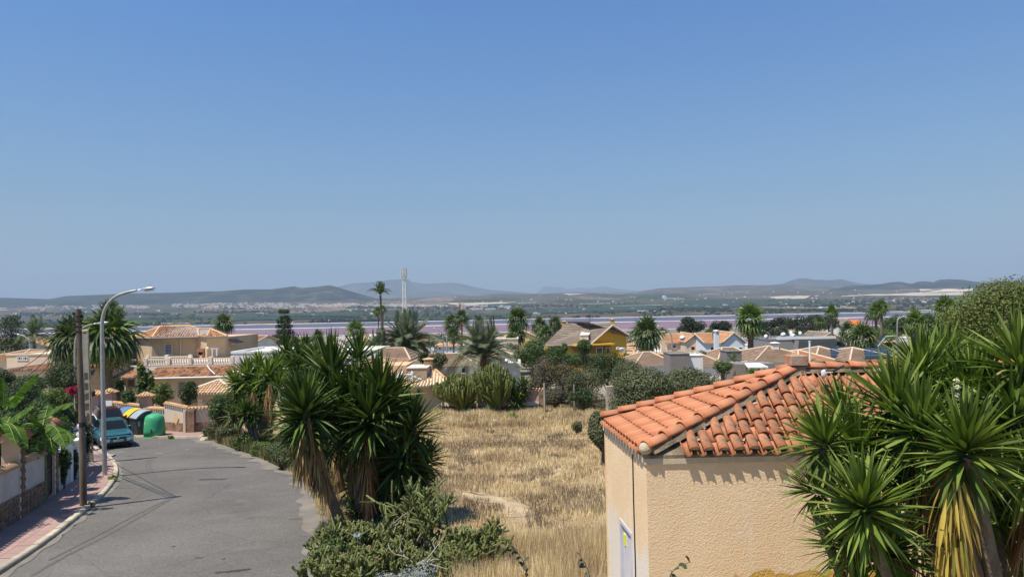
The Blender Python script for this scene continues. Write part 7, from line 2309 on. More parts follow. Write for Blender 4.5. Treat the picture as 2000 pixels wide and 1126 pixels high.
M['banana'] = leafy('banana_leaf',[(0,(0.045,0.10,0.012)),(0.5,(0.065,0.135,0.015)),(1,(0.10,0.18,0.022))], rough=0.6, trans=0.25, spec=0.15)
M['banana_rib'] = plain('banana_rib',(0.22,0.30,0.08),0.5)
M['euphorbia'] = leafy('euphorbia_arm',[(0,(0.085,0.105,0.026)),(0.5,(0.145,0.170,0.042)),(1,(0.25,0.26,0.08))], rough=0.5)
M['cactus'] = leafy('cactus_joint',[(0,(0.070,0.085,0.022)),(0.5,(0.120,0.140,0.036)),(1,(0.20,0.21,0.070))], rough=0.6)
M['dry_stem'] = noisy('dry_cactus_stem',(0.28,0.24,0.18),(0.46,0.41,0.33),8,0.95,30,0.6,0.01)
M['straw'] = None
def leaf_template(name, w, droop, mat, segs=5, fold=0.35, twist=0.0):
 """a blade of length 1 along +X"""
 mb = MB(); vs = []; fs = []
 for i in range(segs+1):
  s = i/segs
  ww = w*(0.55+0.45*min(1, s/0.3)) * (1 - max(0,(s-0.35)/0.65)**1.7)
  z = -droop*s*s; x = s*(1 - droop*droop*0.35*s)
  vs += [(x,-ww/2, z+fold*ww*0.5),(x,0, z-fold*ww*0.25),(x, ww/2, z+fold*ww*0.5)]
 for i in range(segs):
  a = i*3
  fs += [(a, a+3, a+4, a+1),(a+1, a+4, a+5, a+2)]
 mb.add(vs, fs, False)
 return mb.mesh(name, mat)
def mesh_np_arrays(me):
 v = np.empty(len(me.vertices)*3, np.float32); me.vertices.foreach_get('co', v)
 f = np.array([list(p.vertices) for p in me.polygons], np.int32)
 return v.reshape(-1,3), f
def place_joined(name, items, mat, parent, kind='stuff', label=None):
 """items: list of (verts, faces,4x4 numpy) joined into one mesh of quads"""
 V_, F_ = [],[]; n = 0
 for (v, f, Mx) in items:
  V_.append(v @ Mx[:3,:3].T + Mx[:3,3]); F_.append(f+n); n += len(v)
 if not V_: return None
 me = np_mesh(name, np.concatenate(V_), np.concatenate(F_), mat)
 return mobj(name, me, parent, kind=kind, label=label)
yl = [leaf_template('leaf',0.086, dr, M['yucca_leaf']) for dr in (0.02,0.10,0.22,0.36)]
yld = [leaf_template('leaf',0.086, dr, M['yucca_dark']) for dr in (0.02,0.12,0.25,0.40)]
dl = [leaf_template('dead_leaf',0.05, dr, M['dead_leaf'], fold=0.1) for dr in (0.05,0.2,-0.1)]
yel = [leaf_template('yellow_leaf',0.07, dr, M['yellow_leaf'], fold=0.1) for dr in (0.05,0.15)]
AR = {}
def arr(me):
 if me.name not in AR: AR[me.name] = mesh_np_arrays(me)
 return AR[me.name]
def orient(direction, up_hint, roll, scale, pos):
 x = direction.normalized(); z = (up_hint - x*x.dot(up_hint))
 if z.length < 1e-4: z = x.orthogonal()
 z.normalize(); y = z.cross(x)
 c, s = math.cos(roll), math.sin(roll)
 y2 = y*c + z*s; z2 = z*c - y*s
 Mx = Matrix(((x.x*scale, y2.x*scale, z2.x*scale, pos.x),(x.y*scale, y2.y*scale, z2.y*scale, pos.y),(x.z*scale, y2.z*scale, z2.z*scale, pos.z),(0,0,0,1)))
 return Mx
def yucca(name, label, base, heads, trunks, dead=(), yellow=(), templates=yl, objs=240, wscale=1.0, group='yucca plants', cat='yucca', max_polar=128, spread=0.58):
 """heads: (point, leaf length, count, axis); trunks: lists of (point, radius); dead/yellow: (top point, drop, leaf length, count)"""
 t = thing(name, label, cat, base,0, group)
 o0 = Vector(base)
 for tr in trunks:
  mb = MB(); pts = [p - o0 for p, r in tr]; mb.tube(pts,[r for p, r in tr],10); mb.obj('trunk', M['yucca_trunk'], t)
 allm = []
 for (p, L, n, ax) in heads:
  ax = Vector(ax).normalized(); a1 = ax.orthogonal().normalized(); a2 = ax.cross(a1)
  for i in range(n):
   tt = (i+0.5)/n
   pol = R(3 + (max_polar-3)*(tt**0.85) + random.uniform(-9,9)); az = i*2.39996 + random.uniform(-0.25,0.25)
   rad = a1*math.cos(az) + a2*math.sin(az)
   d = ax*math.cos(pol) + rad*math.sin(pol)
   ln = L*1.10*(0.76 + 0.30*math.sin(math.pi*min(1, tt*0.9+0.12))) * random.uniform(0.86,1.08)
   k = 0 if tt < 0.3 else (1 if tt < 0.55 else (2 if tt < 0.8 else 3))
   if random.random() < 0.25: k = min(3, max(0, k + random.choice((-1,1))))
   pos = p - o0 - ax*(spread*L*tt) + rad*0.03
   Mx = orient(d, Vector((0,0,1)) if abs(d.z) < 0.95 else rad, random.uniform(-0.5,0.5), ln, pos)
   if wscale != 1.0: Mx = Mx @ Matrix.Diagonal((1, wscale, wscale,1))
   allm.append((k, Mx, p.y, tt))
 random.shuffle(allm)
 for (k, Mx, _, _) in allm[:objs]:
  o = bpy.data.objects.new('leaf', templates[k]); link(o, t); o.matrix_local = Mx
 rest = [(arr(templates[k])[0], arr(templates[k])[1], np.array(Mx)) for (k, Mx, _, _) in allm[objs:]]
 place_joined('leaf_mass', rest, templates[0].materials[0], t)
 for (lst, tm, nm) in ((dead, dl, 'dead_leaf_skirt'),(yellow, yel, 'yellow_leaf_skirt')):
  items = []
  for (p, drop, L, n) in lst:
   for i in range(n):
    s = random.random()
    az = random.uniform(0,2*math.pi); out = random.uniform(0.10,0.45)*(1-0.4*s)
    d = Vector((math.cos(az)*out, math.sin(az)*out,-1))
    pos = p - o0 + Vector((math.cos(az)*0.10, math.sin(az)*0.10,0)) + (drop*s if isinstance(drop, Vector) else Vector((0,0,-drop*s)))
    Mx = orient(d, Vector((math.cos(az), math.sin(az),0.1)), random.uniform(-0.8,0.8), L*random.uniform(0.6,1.1), pos)
    v, f = arr(random.choice(tm)); items.append((v, f, np.array(Mx)))
  if items: place_joined(nm, items, tm[0].materials[0], t)
 return t
# ---- leaf clouds
def cloud(clumps, n, size, aspect=0.5, shell=0.62, outward=0.6, seed=None, up=0.25):
 """clumps: array rows cx,cy,cz,rx,ry,rz ; returns verts, quads"""
 C_ = np.array(clumps, float)
 area = (C_[:,3]*C_[:,4] + C_[:,4]*C_[:,5] + C_[:,3]*C_[:,5])
 idx = rng.choice(len(C_), n, p=area/area.sum())
 d = rng.standard_normal((n,3)); d /= np.linalg.norm(d, axis=1, keepdims=True)
 r = shell + (1-shell)*rng.random((n,1))**0.6 + 0.06*rng.standard_normal((n,1))
 c = C_[idx]
 p = c[:, :3] + d*r*c[:,3:6]
 nrm = d*outward + rng.standard_normal((n,3))*(1-outward)*0.9 + np.array([0,0, up]); nrm /= np.linalg.norm(nrm, axis=1, keepdims=True)
 a = np.cross(nrm, rng.standard_normal((n,3))); a /= np.linalg.norm(a, axis=1, keepdims=True)
 b = np.cross(nrm, a)
 s = size*(0.6+0.8*rng.random((n,1)))
 v = np.empty((n,4,3))
 v[:,0] = p - a*s; v[:,1] = p - b*s*aspect; v[:,2] = p + a*s; v[:,3] = p + b*s*aspect
 f = np.arange(n*4).reshape(n,4)
 return v.reshape(-1,3), f
def lobes(c, r, k, spread=0.62, rl=(0.32,0.55), flat=1.0):
 out = []
 for i in range(k):
  d = Vector((random.gauss(0,1), random.gauss(0,1), random.gauss(0,1)*flat+0.15)).normalized()
  q = random.uniform(*rl)
  out.append((c[0]+d.x*r[0]*spread, c[1]+d.y*r[1]*spread, c[2]+d.z*r[2]*spread, r[0]*q, r[1]*q, r[2]*q*random.uniform(0.8,1.1)))
 return out
def bush(name, label, px, py, rx, ry, d, mat, n=None, leaf=None, cat='bush', group='garden bushes and shrubs', depth=None, k=14, twigs=True, trunk_r=0.08, ground=True, rl=(0.32,0.55)):
 """centre pixel and pixel radii at distance d"""
 c = P(px, py, d); s = d/FPX
 zb = -H(d) if ground else c.z - ry*s
 t = thing(name, label, cat,(c.x, d, zb),0, group)
 cc = Vector((0,0, c.z - zb)); r = (rx*s,(depth or rx*0.8)*s, ry*s)
 leaf = leaf or max(0.035,1.1*d/FPX*1.3)
 n = n or int(min(9000, max(500,1.3*(rx*ry*3.1)*2.2)))
 ls = lobes((0,0,cc.z), r, k, rl=rl)
 v, f = cloud(ls + [(0,0,cc.z, r[0]*0.66, r[1]*0.66, r[2]*0.66)], n, leaf)
 me = np_mesh('crown', v, f, M[mat]); mobj('crown', me, t)
 tr = MB(); tr.tube([(0,0,-0.3),(0.03,0.02,cc.z*0.5),(0,0,cc.z)],[trunk_r*1.3, trunk_r, trunk_r*0.4],7)
 tr.obj('trunk', M['bark'], t)
 if twigs:
  tw = MB()
  for i in range(9):
   q = random.choice(ls); b0 = Vector((0,0,cc.z*random.uniform(0.15,0.6))); e = Vector(q[:3])
   m_ = b0.lerp(e,0.5) + Vector((random.uniform(-.2,.2)*r[0], random.uniform(-.2,.2)*r[1],0))
   tw.tube([b0, m_, e],[trunk_r*0.5, trunk_r*0.35, trunk_r*0.15],5, cap=False)
  tw.obj('limbs', M['bark'], t, kind='stuff')
 return t
# ---- palms
def fan_mesh(name, mat, blades=11, droop=0.25, spread=250, tip=0.45):
 """fan frond of total length 1 along +X: stalk 0.4, fan 0.6"""
 mb = MB(); vs = []; fs = []
 base = 0.42
 mb.add([(0,-0.012,0),(0,0.012,0),(base,0.010,-0.02),(base,-0.010,-0.02)],[(0,1,2,3)])
 for i in range(blades):
  a = R(-spread/2 + spread*i/(blades-1)); L = 0.60*(0.72+0.28*math.cos(a*0.6))
  w = 0.055
  c, s = math.cos(a), math.sin(a)
  def pt(u, v, z): return (base + c*u - s*v, s*u + c*v,-0.02 + z)
  q = [pt(0,0,0), pt(L*0.5,-w,-droop*0.10), pt(L*0.5,w,-droop*0.10), pt(L*0.8,-w*0.45,-droop*0.35), pt(L*0.8,w*0.45,-droop*0.35), pt(L,-0.004,-droop*tip*1.6), pt(L,0.004,-droop*tip*1.6)]
  b = len(mb.v)
  mb.add(q,[(0,1,2),(1,3,4,2),(3,5,6,4)])
 return mb.mesh(name, mat)
def pinnate_mesh(name, mat, n=20, droop=0.35, lw=0.16, wid=0.020, vee=0.5):
 """feather frond of length 1 along +X, arching"""
 mb = MB()
 def c(s): return Vector((s*(1-0.18*s*s*droop*2),0,0.10*math.sin(math.pi*s*0.6) - droop*s**2.2))
 pts = [c(i/8) for i in range(9)]
 mb.tube(pts,[0.012*(1-0.8*i/8)+0.002 for i in range(9)],4, cap=False)
 for i in range(n):
  s = 0.12 + 0.88*i/(n-1); p = c(s); L = lw*(1.25 - 0.9*abs(s-0.35))*(0.55 if s < 0.2 else 1)
  t_ = (c(min(1, s+0.02)) - c(s-0.02)).normalized()
  for sd in (-1,1):
   dd = (t_*0.75 + Vector((0, sd,0))*0.75 + Vector((0,0,vee*0.5))).normalized()
   e = p + dd*L; m_ = p + dd*L*0.5 + Vector((0,0,-0.0))
   w_ = t_*wid*0.5
   mb.add([p - w_, p + w_, m_ + w_*1.1, e + Vector((0,0,-0.02)), m_ - w_*1.1],[(0,1,2,3,4)])
 return mb.mesh(name, mat)
FAN = [fan_mesh('frond', M['palm_green'],11, dr) for dr in (0.25,0.7,1.0)]
FANB = [fan_mesh('frond', M['palm_bright'],11, dr) for dr in (0.2,0.5,0.9)]
FAND = [fan_mesh('dead_frond', M['palm_dead'],9, dr,200) for dr in (0.8,1.2)]
FEA = [pinnate_mesh('frond', M['date_green'],26, dr,0.20,0.024) for dr in (0.15,0.45,0.8)]
FEAG = [pinnate_mesh('frond', M['palm_green'],18, dr,0.2,0.03) for dr in (0.2,0.6)]
def palm(name, label, px, py, rpx, d, kind='fan', nf=26, trunk=0.16, dead=8, base_px=None, up=0.0, sets=None, group='palms', down=95, rleaf=1.0, tmat='palm_trunk', splay=1.0):
 """crown centre pixel; rpx crown radius in pixels"""
 c = P(px, py, d); zb = -H(d); L = rpx/FPX*d*1.05*rleaf
 bx = P(base_px if base_px else px,700, d).x
 t = thing(name, label, 'palm tree',(bx, d, zb),0, group)
 top = Vector((c.x-bx,0, c.z-zb))
 tr = MB(); n = 7; pts = []
 for i in range(n+1):
  s = i/n; pts.append(Vector((top.x*s**1.3,0,-0.3 + (top.z+0.3)*s)))
 tr.tube(pts,[trunk*(1.25-0.45*min(1, i/n*1.4)) for i in range(n+1)],9); tr.obj('trunk', M[tmat], t)
 s_ = sets or (FAN if kind == 'fan' else FEA)
 for i in range(nf):
  tt = (i+0.5)/nf
  pol = R(up + (down-up)*tt**(0.9 if kind == 'fan' else 0.72) + random.uniform(-8,8))*splay; az = i*2.39996 + random.uniform(-0.3,0.3)
  dd = Vector((math.cos(az)*math.sin(pol), math.sin(az)*math.sin(pol), math.cos(pol)))
  me = s_[min(len(s_)-1, int(tt*len(s_)))]
  Mx = orient(dd, Vector((0,0,1)) if abs(dd.z) < 0.9 else Vector((math.cos(az),math.sin(az),0)), random.uniform(-0.4,0.4), L*random.uniform(0.85,1.1), top + dd*trunk*0.6)
  o = bpy.data.objects.new('frond', me); link(o, t); o.matrix_local = Mx
 for i in range(dead):
  az = random.uniform(0,6.28); pol = R(random.uniform(135,172)); dd = Vector((math.cos(az)*math.sin(pol), math.sin(az)*math.sin(pol), math.cos(pol)))
  o = bpy.data.objects.new('dead_frond', random.choice(FAND)); link(o, t); o.matrix_local = orient(dd, Vector((math.cos(az),math.sin(az),0)), random.uniform(-0.5,0.5), L*random.uniform(0.6,0.85), top - Vector((0,0,L*random.uniform(0.0,0.4))))
 return t
# ================================================================== RIGHT FOREGROUND YUCCAS
def hd(px, py, d, rpx, n=90, ax=None):
 n = int(n*1.5); rpx *= 0.90
 p = P(px, py, d)
 if ax is None: ax = ((px-1850)*0.0012,-0.25,1.0)
 return (p, rpx/FPX*d*1.0, n, ax)
gb = lambda x, y: Vector((x, y,-H(y)))
def trunk_to(p, base, r0=0.10, r1=0.07):
 m_ = p.lerp(base,0.45) + Vector((random.uniform(-.15,.15), random.uniform(-.1,.1),0))
 return [(base, r0*1.3),(m_, r0),(p - Vector((0,0,0.15)), r1)]
b1 = gb(4.6,7.6)
h1 = [hd(1687,975,7.3,122,110,(-0.25,-0.5,1)), hd(1603,850,8.0,95,80,(-0.5,-0.2,1)), hd(1582,950,8.2,70,60,(-0.8,-0.1,0.7)), hd(1673,862,8.2,105,90,(-0.2,-0.2,1)), hd(1640,800,8.8,90,60,(-0.4,0,1)), hd(1650,1050,7.9,100,80,(-0.5,-0.2,0.8)), hd(1740,1060,7.8,105,90,(-0.1,-0.4,0.9)), hd(1720,890,8.4,100,80)]
yucca('foreground_yucca', 'big spiky yucca clump in front of the hut wall, left of the three', b1, h1,[trunk_to(h[0], b1,0.06,0.05) for h in h1], objs=300)
b2 = gb(5.3,7.5)
h2 = [hd(1892,860,7.2,125,120,(0.0,-0.35,1)), hd(1799,820,7.8,115,105,(-0.1,-0.3,1)), hd(1748,778,8.3,115,95,(-0.25,-0.2,1)), hd(1799,716,8.8,104,100,(-0.05,-0.1,1)), hd(1880,770,8.4,110,85,(0.1,-0.2,1)), hd(1760,900,8.2,100,80,(-0.3,-0.2,0.8)), hd(1820,960,8.3,100,80), hd(1930,960,8.2,100,80), hd(1850,690,9.4,80,60), hd(1840,740,9.2,110,70)]
dead2 = [(P(1868,915,7.35),1.3,0.60,150),(P(1800,900,8.0),1.5,0.55,110)]
yel2 = [(P(1858,930,7.15),0.75,0.62,65)]
yucca('foreground_yucca', 'central foreground yucca with yellow dead leaves hanging under its head', b2, h2,[trunk_to(h[0], b2,0.085,0.065) for h in h2], dead=dead2, yellow=yel2, objs=300)
b3 = gb(6.6,8.2)
h3 = [hd(1960,1010,8.6,100,80), hd(1975,900,8.9,100,80), hd(1911,745,8.3,102,95,(0.05,-0.2,1)), hd(1996,692,7.8,118,100,(0.1,-0.1,1)), hd(1985,790,7.7,115,90,(0.2,-0.3,1)), hd(2030,900,7.4,115,95,(0.2,-0.4,1)), hd(2090,780,8.0,130,90,(0.3,-0.2,1)), hd(1950,830,8.6,110,80,(0,-0.2,1)), hd(2080,680,8.2,110,80,(0.1,0,1))]
dead3 = [(P(2010,960,7.6),1.0,0.6,110),(P(2090,860,8.0),1.5,0.6,80)]
yucca('foreground_yucca', 'rightmost yucca running out of the frame with the tallest leaf tips against the pine', b3, h3,[trunk_to(h[0], b3,0.085,0.065) for h in h3], dead=dead3, objs=300)
# cream flower spike
q = P(1868,760,7.9); t = thing('yucca_flower', 'pale cream yucca flower spike among the right foreground leaves', 'flower', q)
m_ = MB(); m_.tube([(0,0,-0.5),(0,0,0.1)],0.012,6); m_.obj('stalk', M['mid_green'], t)
v, f = cloud([(0,0,0.0,0.04,0.04,0.13)],200,0.018,0.6); mobj('petals', np_mesh('petals', v, f, noisy('cream_petal',(0.42,0.44,0.22),(0.58,0.58,0.36),20,0.7)), t, kind='stuff')
# ================================================================== MIDDLE YUCCAS BY THE ROAD
def hm(px, py, d, rpx, n=85, ax=(0,-0.2,1)): return (P(px, py, d), rpx*0.95/FPX*d, int(n*1.35), ax)
bA = G(668,1032)
hA = [hm(591,792,20.6,84,130,(-0.15,-0.3,1)), hm(600,830,21.0,78,90,(-0.25,-0.2,1))]
trA = [[(bA,0.17),(P(652,985,21.0),0.15),(P(636,940,20.9),0.13),(P(612,870,20.7),0.12),(P(595,800,20.6),0.09)]]
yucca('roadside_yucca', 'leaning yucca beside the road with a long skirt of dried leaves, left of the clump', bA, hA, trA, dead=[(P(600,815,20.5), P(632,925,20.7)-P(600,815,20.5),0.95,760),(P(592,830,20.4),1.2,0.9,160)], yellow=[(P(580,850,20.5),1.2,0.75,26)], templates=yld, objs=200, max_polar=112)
bB = G(703,1012)
hB = [hm(686,770,21.8,82,120), hm(741,757,21.6,84,120), hm(648,722,22.3,88,115), hm(720,803,21.2,80,105), hm(700,690,23.4,60,60), hm(655,775,21.8,74,90), hm(675,825,21.6,70,80), hm(765,775,22.4,70,80), hm(700,860,21.8,60,60)]
trB = [[(bB,0.17),(P(706,940,21.9),0.15),(P(712,860,21.7),0.13),(P(722,800,21.5),0.1)],[(P(712,860,21.7),0.12),(P(690,780,21.9),0.08)],[(P(706,900,21.8),0.12),(P(665,800,22.2),0.10),(P(650,728,22.3),0.08)],[(P(722,800,21.5),0.1),(P(741,760,21.6),0.08)]]
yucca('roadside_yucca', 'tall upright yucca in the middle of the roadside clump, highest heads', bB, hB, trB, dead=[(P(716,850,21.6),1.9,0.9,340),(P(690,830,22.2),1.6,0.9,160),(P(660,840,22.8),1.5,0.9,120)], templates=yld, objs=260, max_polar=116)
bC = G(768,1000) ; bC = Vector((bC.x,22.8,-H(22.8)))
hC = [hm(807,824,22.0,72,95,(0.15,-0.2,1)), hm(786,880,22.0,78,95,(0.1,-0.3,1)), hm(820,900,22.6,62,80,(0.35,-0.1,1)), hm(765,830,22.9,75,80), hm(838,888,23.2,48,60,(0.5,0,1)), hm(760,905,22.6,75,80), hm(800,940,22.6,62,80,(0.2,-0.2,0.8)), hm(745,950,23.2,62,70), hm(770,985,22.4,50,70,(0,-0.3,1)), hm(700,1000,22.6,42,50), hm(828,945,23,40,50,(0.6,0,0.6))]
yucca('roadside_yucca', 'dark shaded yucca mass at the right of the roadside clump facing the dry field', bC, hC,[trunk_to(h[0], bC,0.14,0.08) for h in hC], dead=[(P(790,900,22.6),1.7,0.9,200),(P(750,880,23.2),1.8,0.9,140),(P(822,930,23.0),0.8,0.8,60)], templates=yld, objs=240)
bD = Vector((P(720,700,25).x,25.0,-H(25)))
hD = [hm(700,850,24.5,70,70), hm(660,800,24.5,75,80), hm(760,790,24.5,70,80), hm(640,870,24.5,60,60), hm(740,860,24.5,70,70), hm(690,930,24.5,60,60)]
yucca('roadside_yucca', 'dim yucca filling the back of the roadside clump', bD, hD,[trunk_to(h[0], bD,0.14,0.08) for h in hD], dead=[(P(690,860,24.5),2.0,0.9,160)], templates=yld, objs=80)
# second group further along the road
bE = Vector((P(500,700,44).x,44.0,-H(44)))
hE = [hm(484,728,43.5,42,90), hm(458,742,43.8,34,70,(-0.4,-0.1,1)), hm(522,728,43,42,90), hm(545,748,42.5,34,70,(0.2,-0.1,1)), hm(500,758,43,36,70), hm(470,765,44,32,60), hm(540,712,45,34,60), hm(505,708,46,30,60)]
yucca('leafy_yucca', 'yucca group with pale dried skirts behind the roadside weeds', bE, hE,[trunk_to(h[0], bE,0.20,0.12) for h in hE], dead=[(P(495,765,41.6),1.5,1.1,260),(P(526,748,41.4),2.4,1.1,340),(P(470,775,43.6),1.0,1.1,80)], objs=200, wscale=1.25)
bF = Vector((P(590,700,50).x,50.0,-H(50)))
hF = [hm(560,686,50,38,80), hm(583,692,49,36,80), hm(606,700,48,36,70), hm(572,715,48,34,70), hm(622,690,50,34,60), hm(545,705,49,30,60), hm(595,672,52,28,60)]
yucca('leafy_yucca', 'yucca heads rising behind the leaning roadside yucca, left of its top', bF, hF,[trunk_to(h[0], bF,0.20,0.12) for h in hF], dead=[(P(575,725,48),1.8,1.1,120)], objs=180, wscale=1.3, templates=yld)
bG = Vector((P(500,700,41).x,41.0,-H(41)))
hG = [hm(478,800,41,32,70), hm(455,806,41,26,50), hm(498,806,41,26,50)]
yucca('low_yucca', 'low dark green yucca at the foot of the dried skirts by the road', bG, hG,[trunk_to(h[0], bG,0.10,0.08) for h in hG], objs=120, wscale=1.4, templates=yld)
bH = G(518,838)
yucca('grey_agave', 'grey green agave with stiff leaves under the pale dried yucca skirts', bH,[hm(516,815, bH.y,34,55,(0,0,1))],[], objs=55, wscale=2.4, cat='agave', max_polar=75)
# small yuccas by the euphorbias
bI = G(1016,806)
hI = [hm(1003,758, bI.y,26,60,(-0.3,0,1)), hm(1021,752, bI.y,27,60), hm(1008,775, bI.y-0.5,24,50)]
yucca('small_yucca', 'small dark yucca pair on short trunks right of the larger euphorbia', bI, hI,[trunk_to(h[0], bI,0.16,0.12) for h in hI], objs=120, wscale=1.5, templates=yld)
bJ = G(852,800)
hJ = [hm(852,760, bJ.y,26,60), hm(862,775, bJ.y,22,50)]
yucca('small_yucca', 'small dark yucca on the left side of the smaller euphorbia', bJ, hJ,[trunk_to(h[0], bJ,0.14,0.1) for h in hJ], objs=90, wscale=1.5, templates=yld)
for (px, py, r, lab) in ((957,806,14, 'little agave rosette in the dry grass under the larger euphorbia'),(1002,818,13, 'little bright agave rosette in the dry grass right of the euphorbia')):
 b = G(px, py+4); yucca('small_agave', lab, b,[hm(px, py, b.y, r*1.5,26,(0,0,1))],[], objs=26, wscale=2.2, cat='agave', max_polar=80)
# ---- candelabra euphorbias
def euphorbia(label, px_base, py_base, x0, x1, ytop, n):
 b = G(px_base, py_base); d = b.y; s = d/FPX
 t = thing('candelabra_euphorbia', label, 'euphorbia', b,0, 'candelabra euphorbias')
 W2 = (x1-x0)/2*s; cx = ((x0+x1)/2-px_base)*s; Hh = b.z*-1 + P(px_base, ytop, d).z
 tr = MB(); tr.tube([(0,0,-0.3),(0.02,0,Hh*0.12),(cx*0.2,0,Hh*0.24)],[0.26,0.22,0.16],9); tr.obj('trunk', M['bark'], t)
 for i in range(n):
  a = random.uniform(0,2*math.pi); rr = math.sqrt(random.random())
  ex, ey = cx + math.cos(a)*rr*W2, math.sin(a)*rr*W2*0.8
  ez = Hh*(0.97 - 0.30*rr**2.5) * random.uniform(0.84,1.03)
  if random.random() < 0.22: ez *= random.uniform(0.72,0.88); ex *= 0.85; ey *= 0.85
  sx, sy = ex*0.25, ey*0.25; sz = Hh*random.uniform(0.14,0.3)
  low = random.random() < 0.5
  p0 = Vector((sx, sy, sz)); p3 = Vector((ex, ey, ez)); p1 = Vector((ex*0.55, ey*0.55, sz + (ez-sz)*0.28)); p2 = Vector((ex*0.90, ey*0.90, sz+(ez-sz)*0.58))
  if i > n*0.35:
   L = random.uniform(0.4,0.8); p0 = p3 - Vector((ex*0.16, ey*0.16, L)); p1 = p3 - Vector((ex*0.01, ey*0.01, L*0.7)); p2 = p3 - Vector((0,0,L*0.35))
   ps = [p0, p1, p2, p3, p3+Vector((0,0,0.03))]; rs = [0.05,0.075,0.078,0.07,0.02]
  else:
   ps = [p0, p1, p2, p3, p3+Vector((0,0,0.03))]; rs = [0.11,0.095,0.085,0.07,0.02]
  m_ = MB(); m_.tube(ps, rs,5, smooth=False); m_.obj('arm', M['euphorbia'], t)
euphorbia('smaller candelabra euphorbia with dense upright arms, left of the pair by the far wall',905,808,843,948,728,190)
euphorbia('larger candelabra euphorbia with bare lower limbs, right of the pair by the far wall',975,808,916,1008,706,210)
# ================================================================== PALMS, TREES AND BUSHES
# left
palm('fan_palm', 'large drooping fan palm crown right of the wooden pole, thick trunk beside the lamp post',212,662,62,57, sets=[FAN[0], FANB[1], FAN[2], FANB[2]], nf=46, trunk=0.34, dead=4, up=5, down=125)
palm('fan_palm', 'fan palm crown left of the wooden pole, partly in front of the beige house',142,668,52,60, nf=40, trunk=0.28, dead=4, up=5, down=120)
palm('fan_palm', 'dark narrow palm crown rising behind the tall lamp post',216,612,26,84, nf=30, trunk=0.22, dead=6, up=0, down=120)
palm('date_palm', 'dark feathery palm at the far left above the white gabled house',66,655,36,104, kind='date', nf=30, trunk=0.22, dead=0, down=110, sets=FEAG)
def norfolk(label, px, ytop, ybot, w, d, mat='dark_green', seed=1):
 b = P(px, ybot, d); top = P(px, ytop, d); zb = -H(d); hh = top.z-zb; W2 = w/2/FPX*d
 t = thing('norfolk_pine', label, 'tree',(b.x, d, zb),0, 'tiered conifers')
 m_ = MB(); m_.tube([(0,0,-0.3),(0,0,hh*0.5),(0,0,hh)],[0.22,0.14,0.03],7); m_.obj('trunk', M['bark'], t)
 cl = []; bz = b.z-zb
 lm = MB()
 for i in range(7):
  s = i/6; z = bz + (hh-bz)*s*random.uniform(0.94,1.0); r = W2*(1-0.62*s)*random.uniform(0.7,1.15)
  for k in range(6):
   a = k*1.047 + i*0.5; ex = math.cos(a)*r*random.uniform(0.7,1.1); ey = math.sin(a)*r*random.uniform(0.7,1.1)
   lm.tube([(0,0,z),(ex*0.6,ey*0.6,z+0.05*r),(ex,ey,z+0.35*r*0.5)],[0.05,0.035,0.015],4, cap=False)
   for q in (0.55,0.85,1.0): cl.append((ex*q, ey*q, z+0.12*r*q,0.28*r+0.25,0.28*r+0.25,0.18*r+0.30))
 lm.obj('limbs', M['bark'], t, kind='stuff')
 v, f = cloud(cl,6500, max(0.10,1.4*d/FPX),0.5); mobj('crown', np_mesh('crown', v, f, M[mat]), t)
norfolk('grey green tiered conifer at the left edge of the picture',22,618,690,74,108)
bush('dark_tree', 'dense dark green tree behind the banana plants, left of the wooden pole',122,745,40,36,44, 'dark_green', cat='tree', k=18)
bush('bougainvillea', 'magenta bougainvillea patch left of the second lamp post',136,764,13,13,41, 'magenta', n=700, leaf=0.05, k=7)
bush('bougainvillea', 'small magenta bougainvillea spray just right of the second lamp post',151,757,7,5,41.5, 'magenta', n=220, leaf=0.05, k=4)
bush('garden_bush', 'leafy green bush below the left bungalow wall, above the banana leaves',60,750,34,18,40, 'mid_green')
bush('garden_bush', 'dark bush at the left edge under the bungalow eave',5,745,26,28,38, 'dark_green')
bush('garden_bush', 'yellow green feathery bush left of the bougainvillea',108,775,26,22,33, 'lime_green')
for (px, py, rx, ry, d, m_, l) in ((15,800,40,40,30,'dark_green','dark bush filling the garden behind the first banana plant'),(80,815,38,36,29.5,'mid_green','green bush behind the banana leaves at the middle of the garden'),
  (10,868,34,30,25.6,'mid_green','green shrub peeking over the near garden wall at the left edge'),(120,840,24,26,31,'dark_green','dark shrub beside the second gate pillar'),(55,842,34,30,27,'dark_green','dark shrub directly behind the first tiled gate pillar')):
 bush('garden_bush', l, px, py, rx, ry, d, m_)
bush('climbing_vine', 'white flowering vine hanging over the balustrade wall beyond the gate',124,905,14,44,28.8, 'mid_green', leaf=0.045, n=2600, depth=10, trunk_r=0.03)
bush('climbing_vine', 'dark hedge plant clinging round the foot of the concrete pole',163,862,20,46,34.5, 'dark_green', leaf=0.05, n=2600, trunk_r=0.04)
bush('climbing_vine', 'dark hedge plant on top of the white balustrade wall',146,905,10,30,31.2, 'dark_green', leaf=0.05, n=900, trunk_r=0.03)
bush('kerb_weed', 'low green weed tuft at the kerb beside the lamp post foot',219,934,11,7, G(219,941).y, 'lime_green', n=420, leaf=0.05, trunk_r=0.01, twigs=False, cat='weed', group='roadside weeds')
bush('kerb_weed', 'small dry weed at the foot of the wooden pole',178,985,7,7, G(178,992).y, 'scrub', n=260, leaf=0.04, trunk_r=0.01, twigs=False, cat='weed', group='roadside weeds')
bush('kerb_weed', 'small green weed by the kerb right of the bottle bank',334,853,8,4, G(334,857).y, 'lime_green', n=200, leaf=0.06, trunk_r=0.01, twigs=False, cat='weed', group='roadside weeds')
bush('dark_tree', 'tree behind the near garden wall just outside the left picture edge, shading the pavement',-225,850,150,105,20.5, 'dark_green', cat='tree', n=9000, leaf=0.09, k=26)
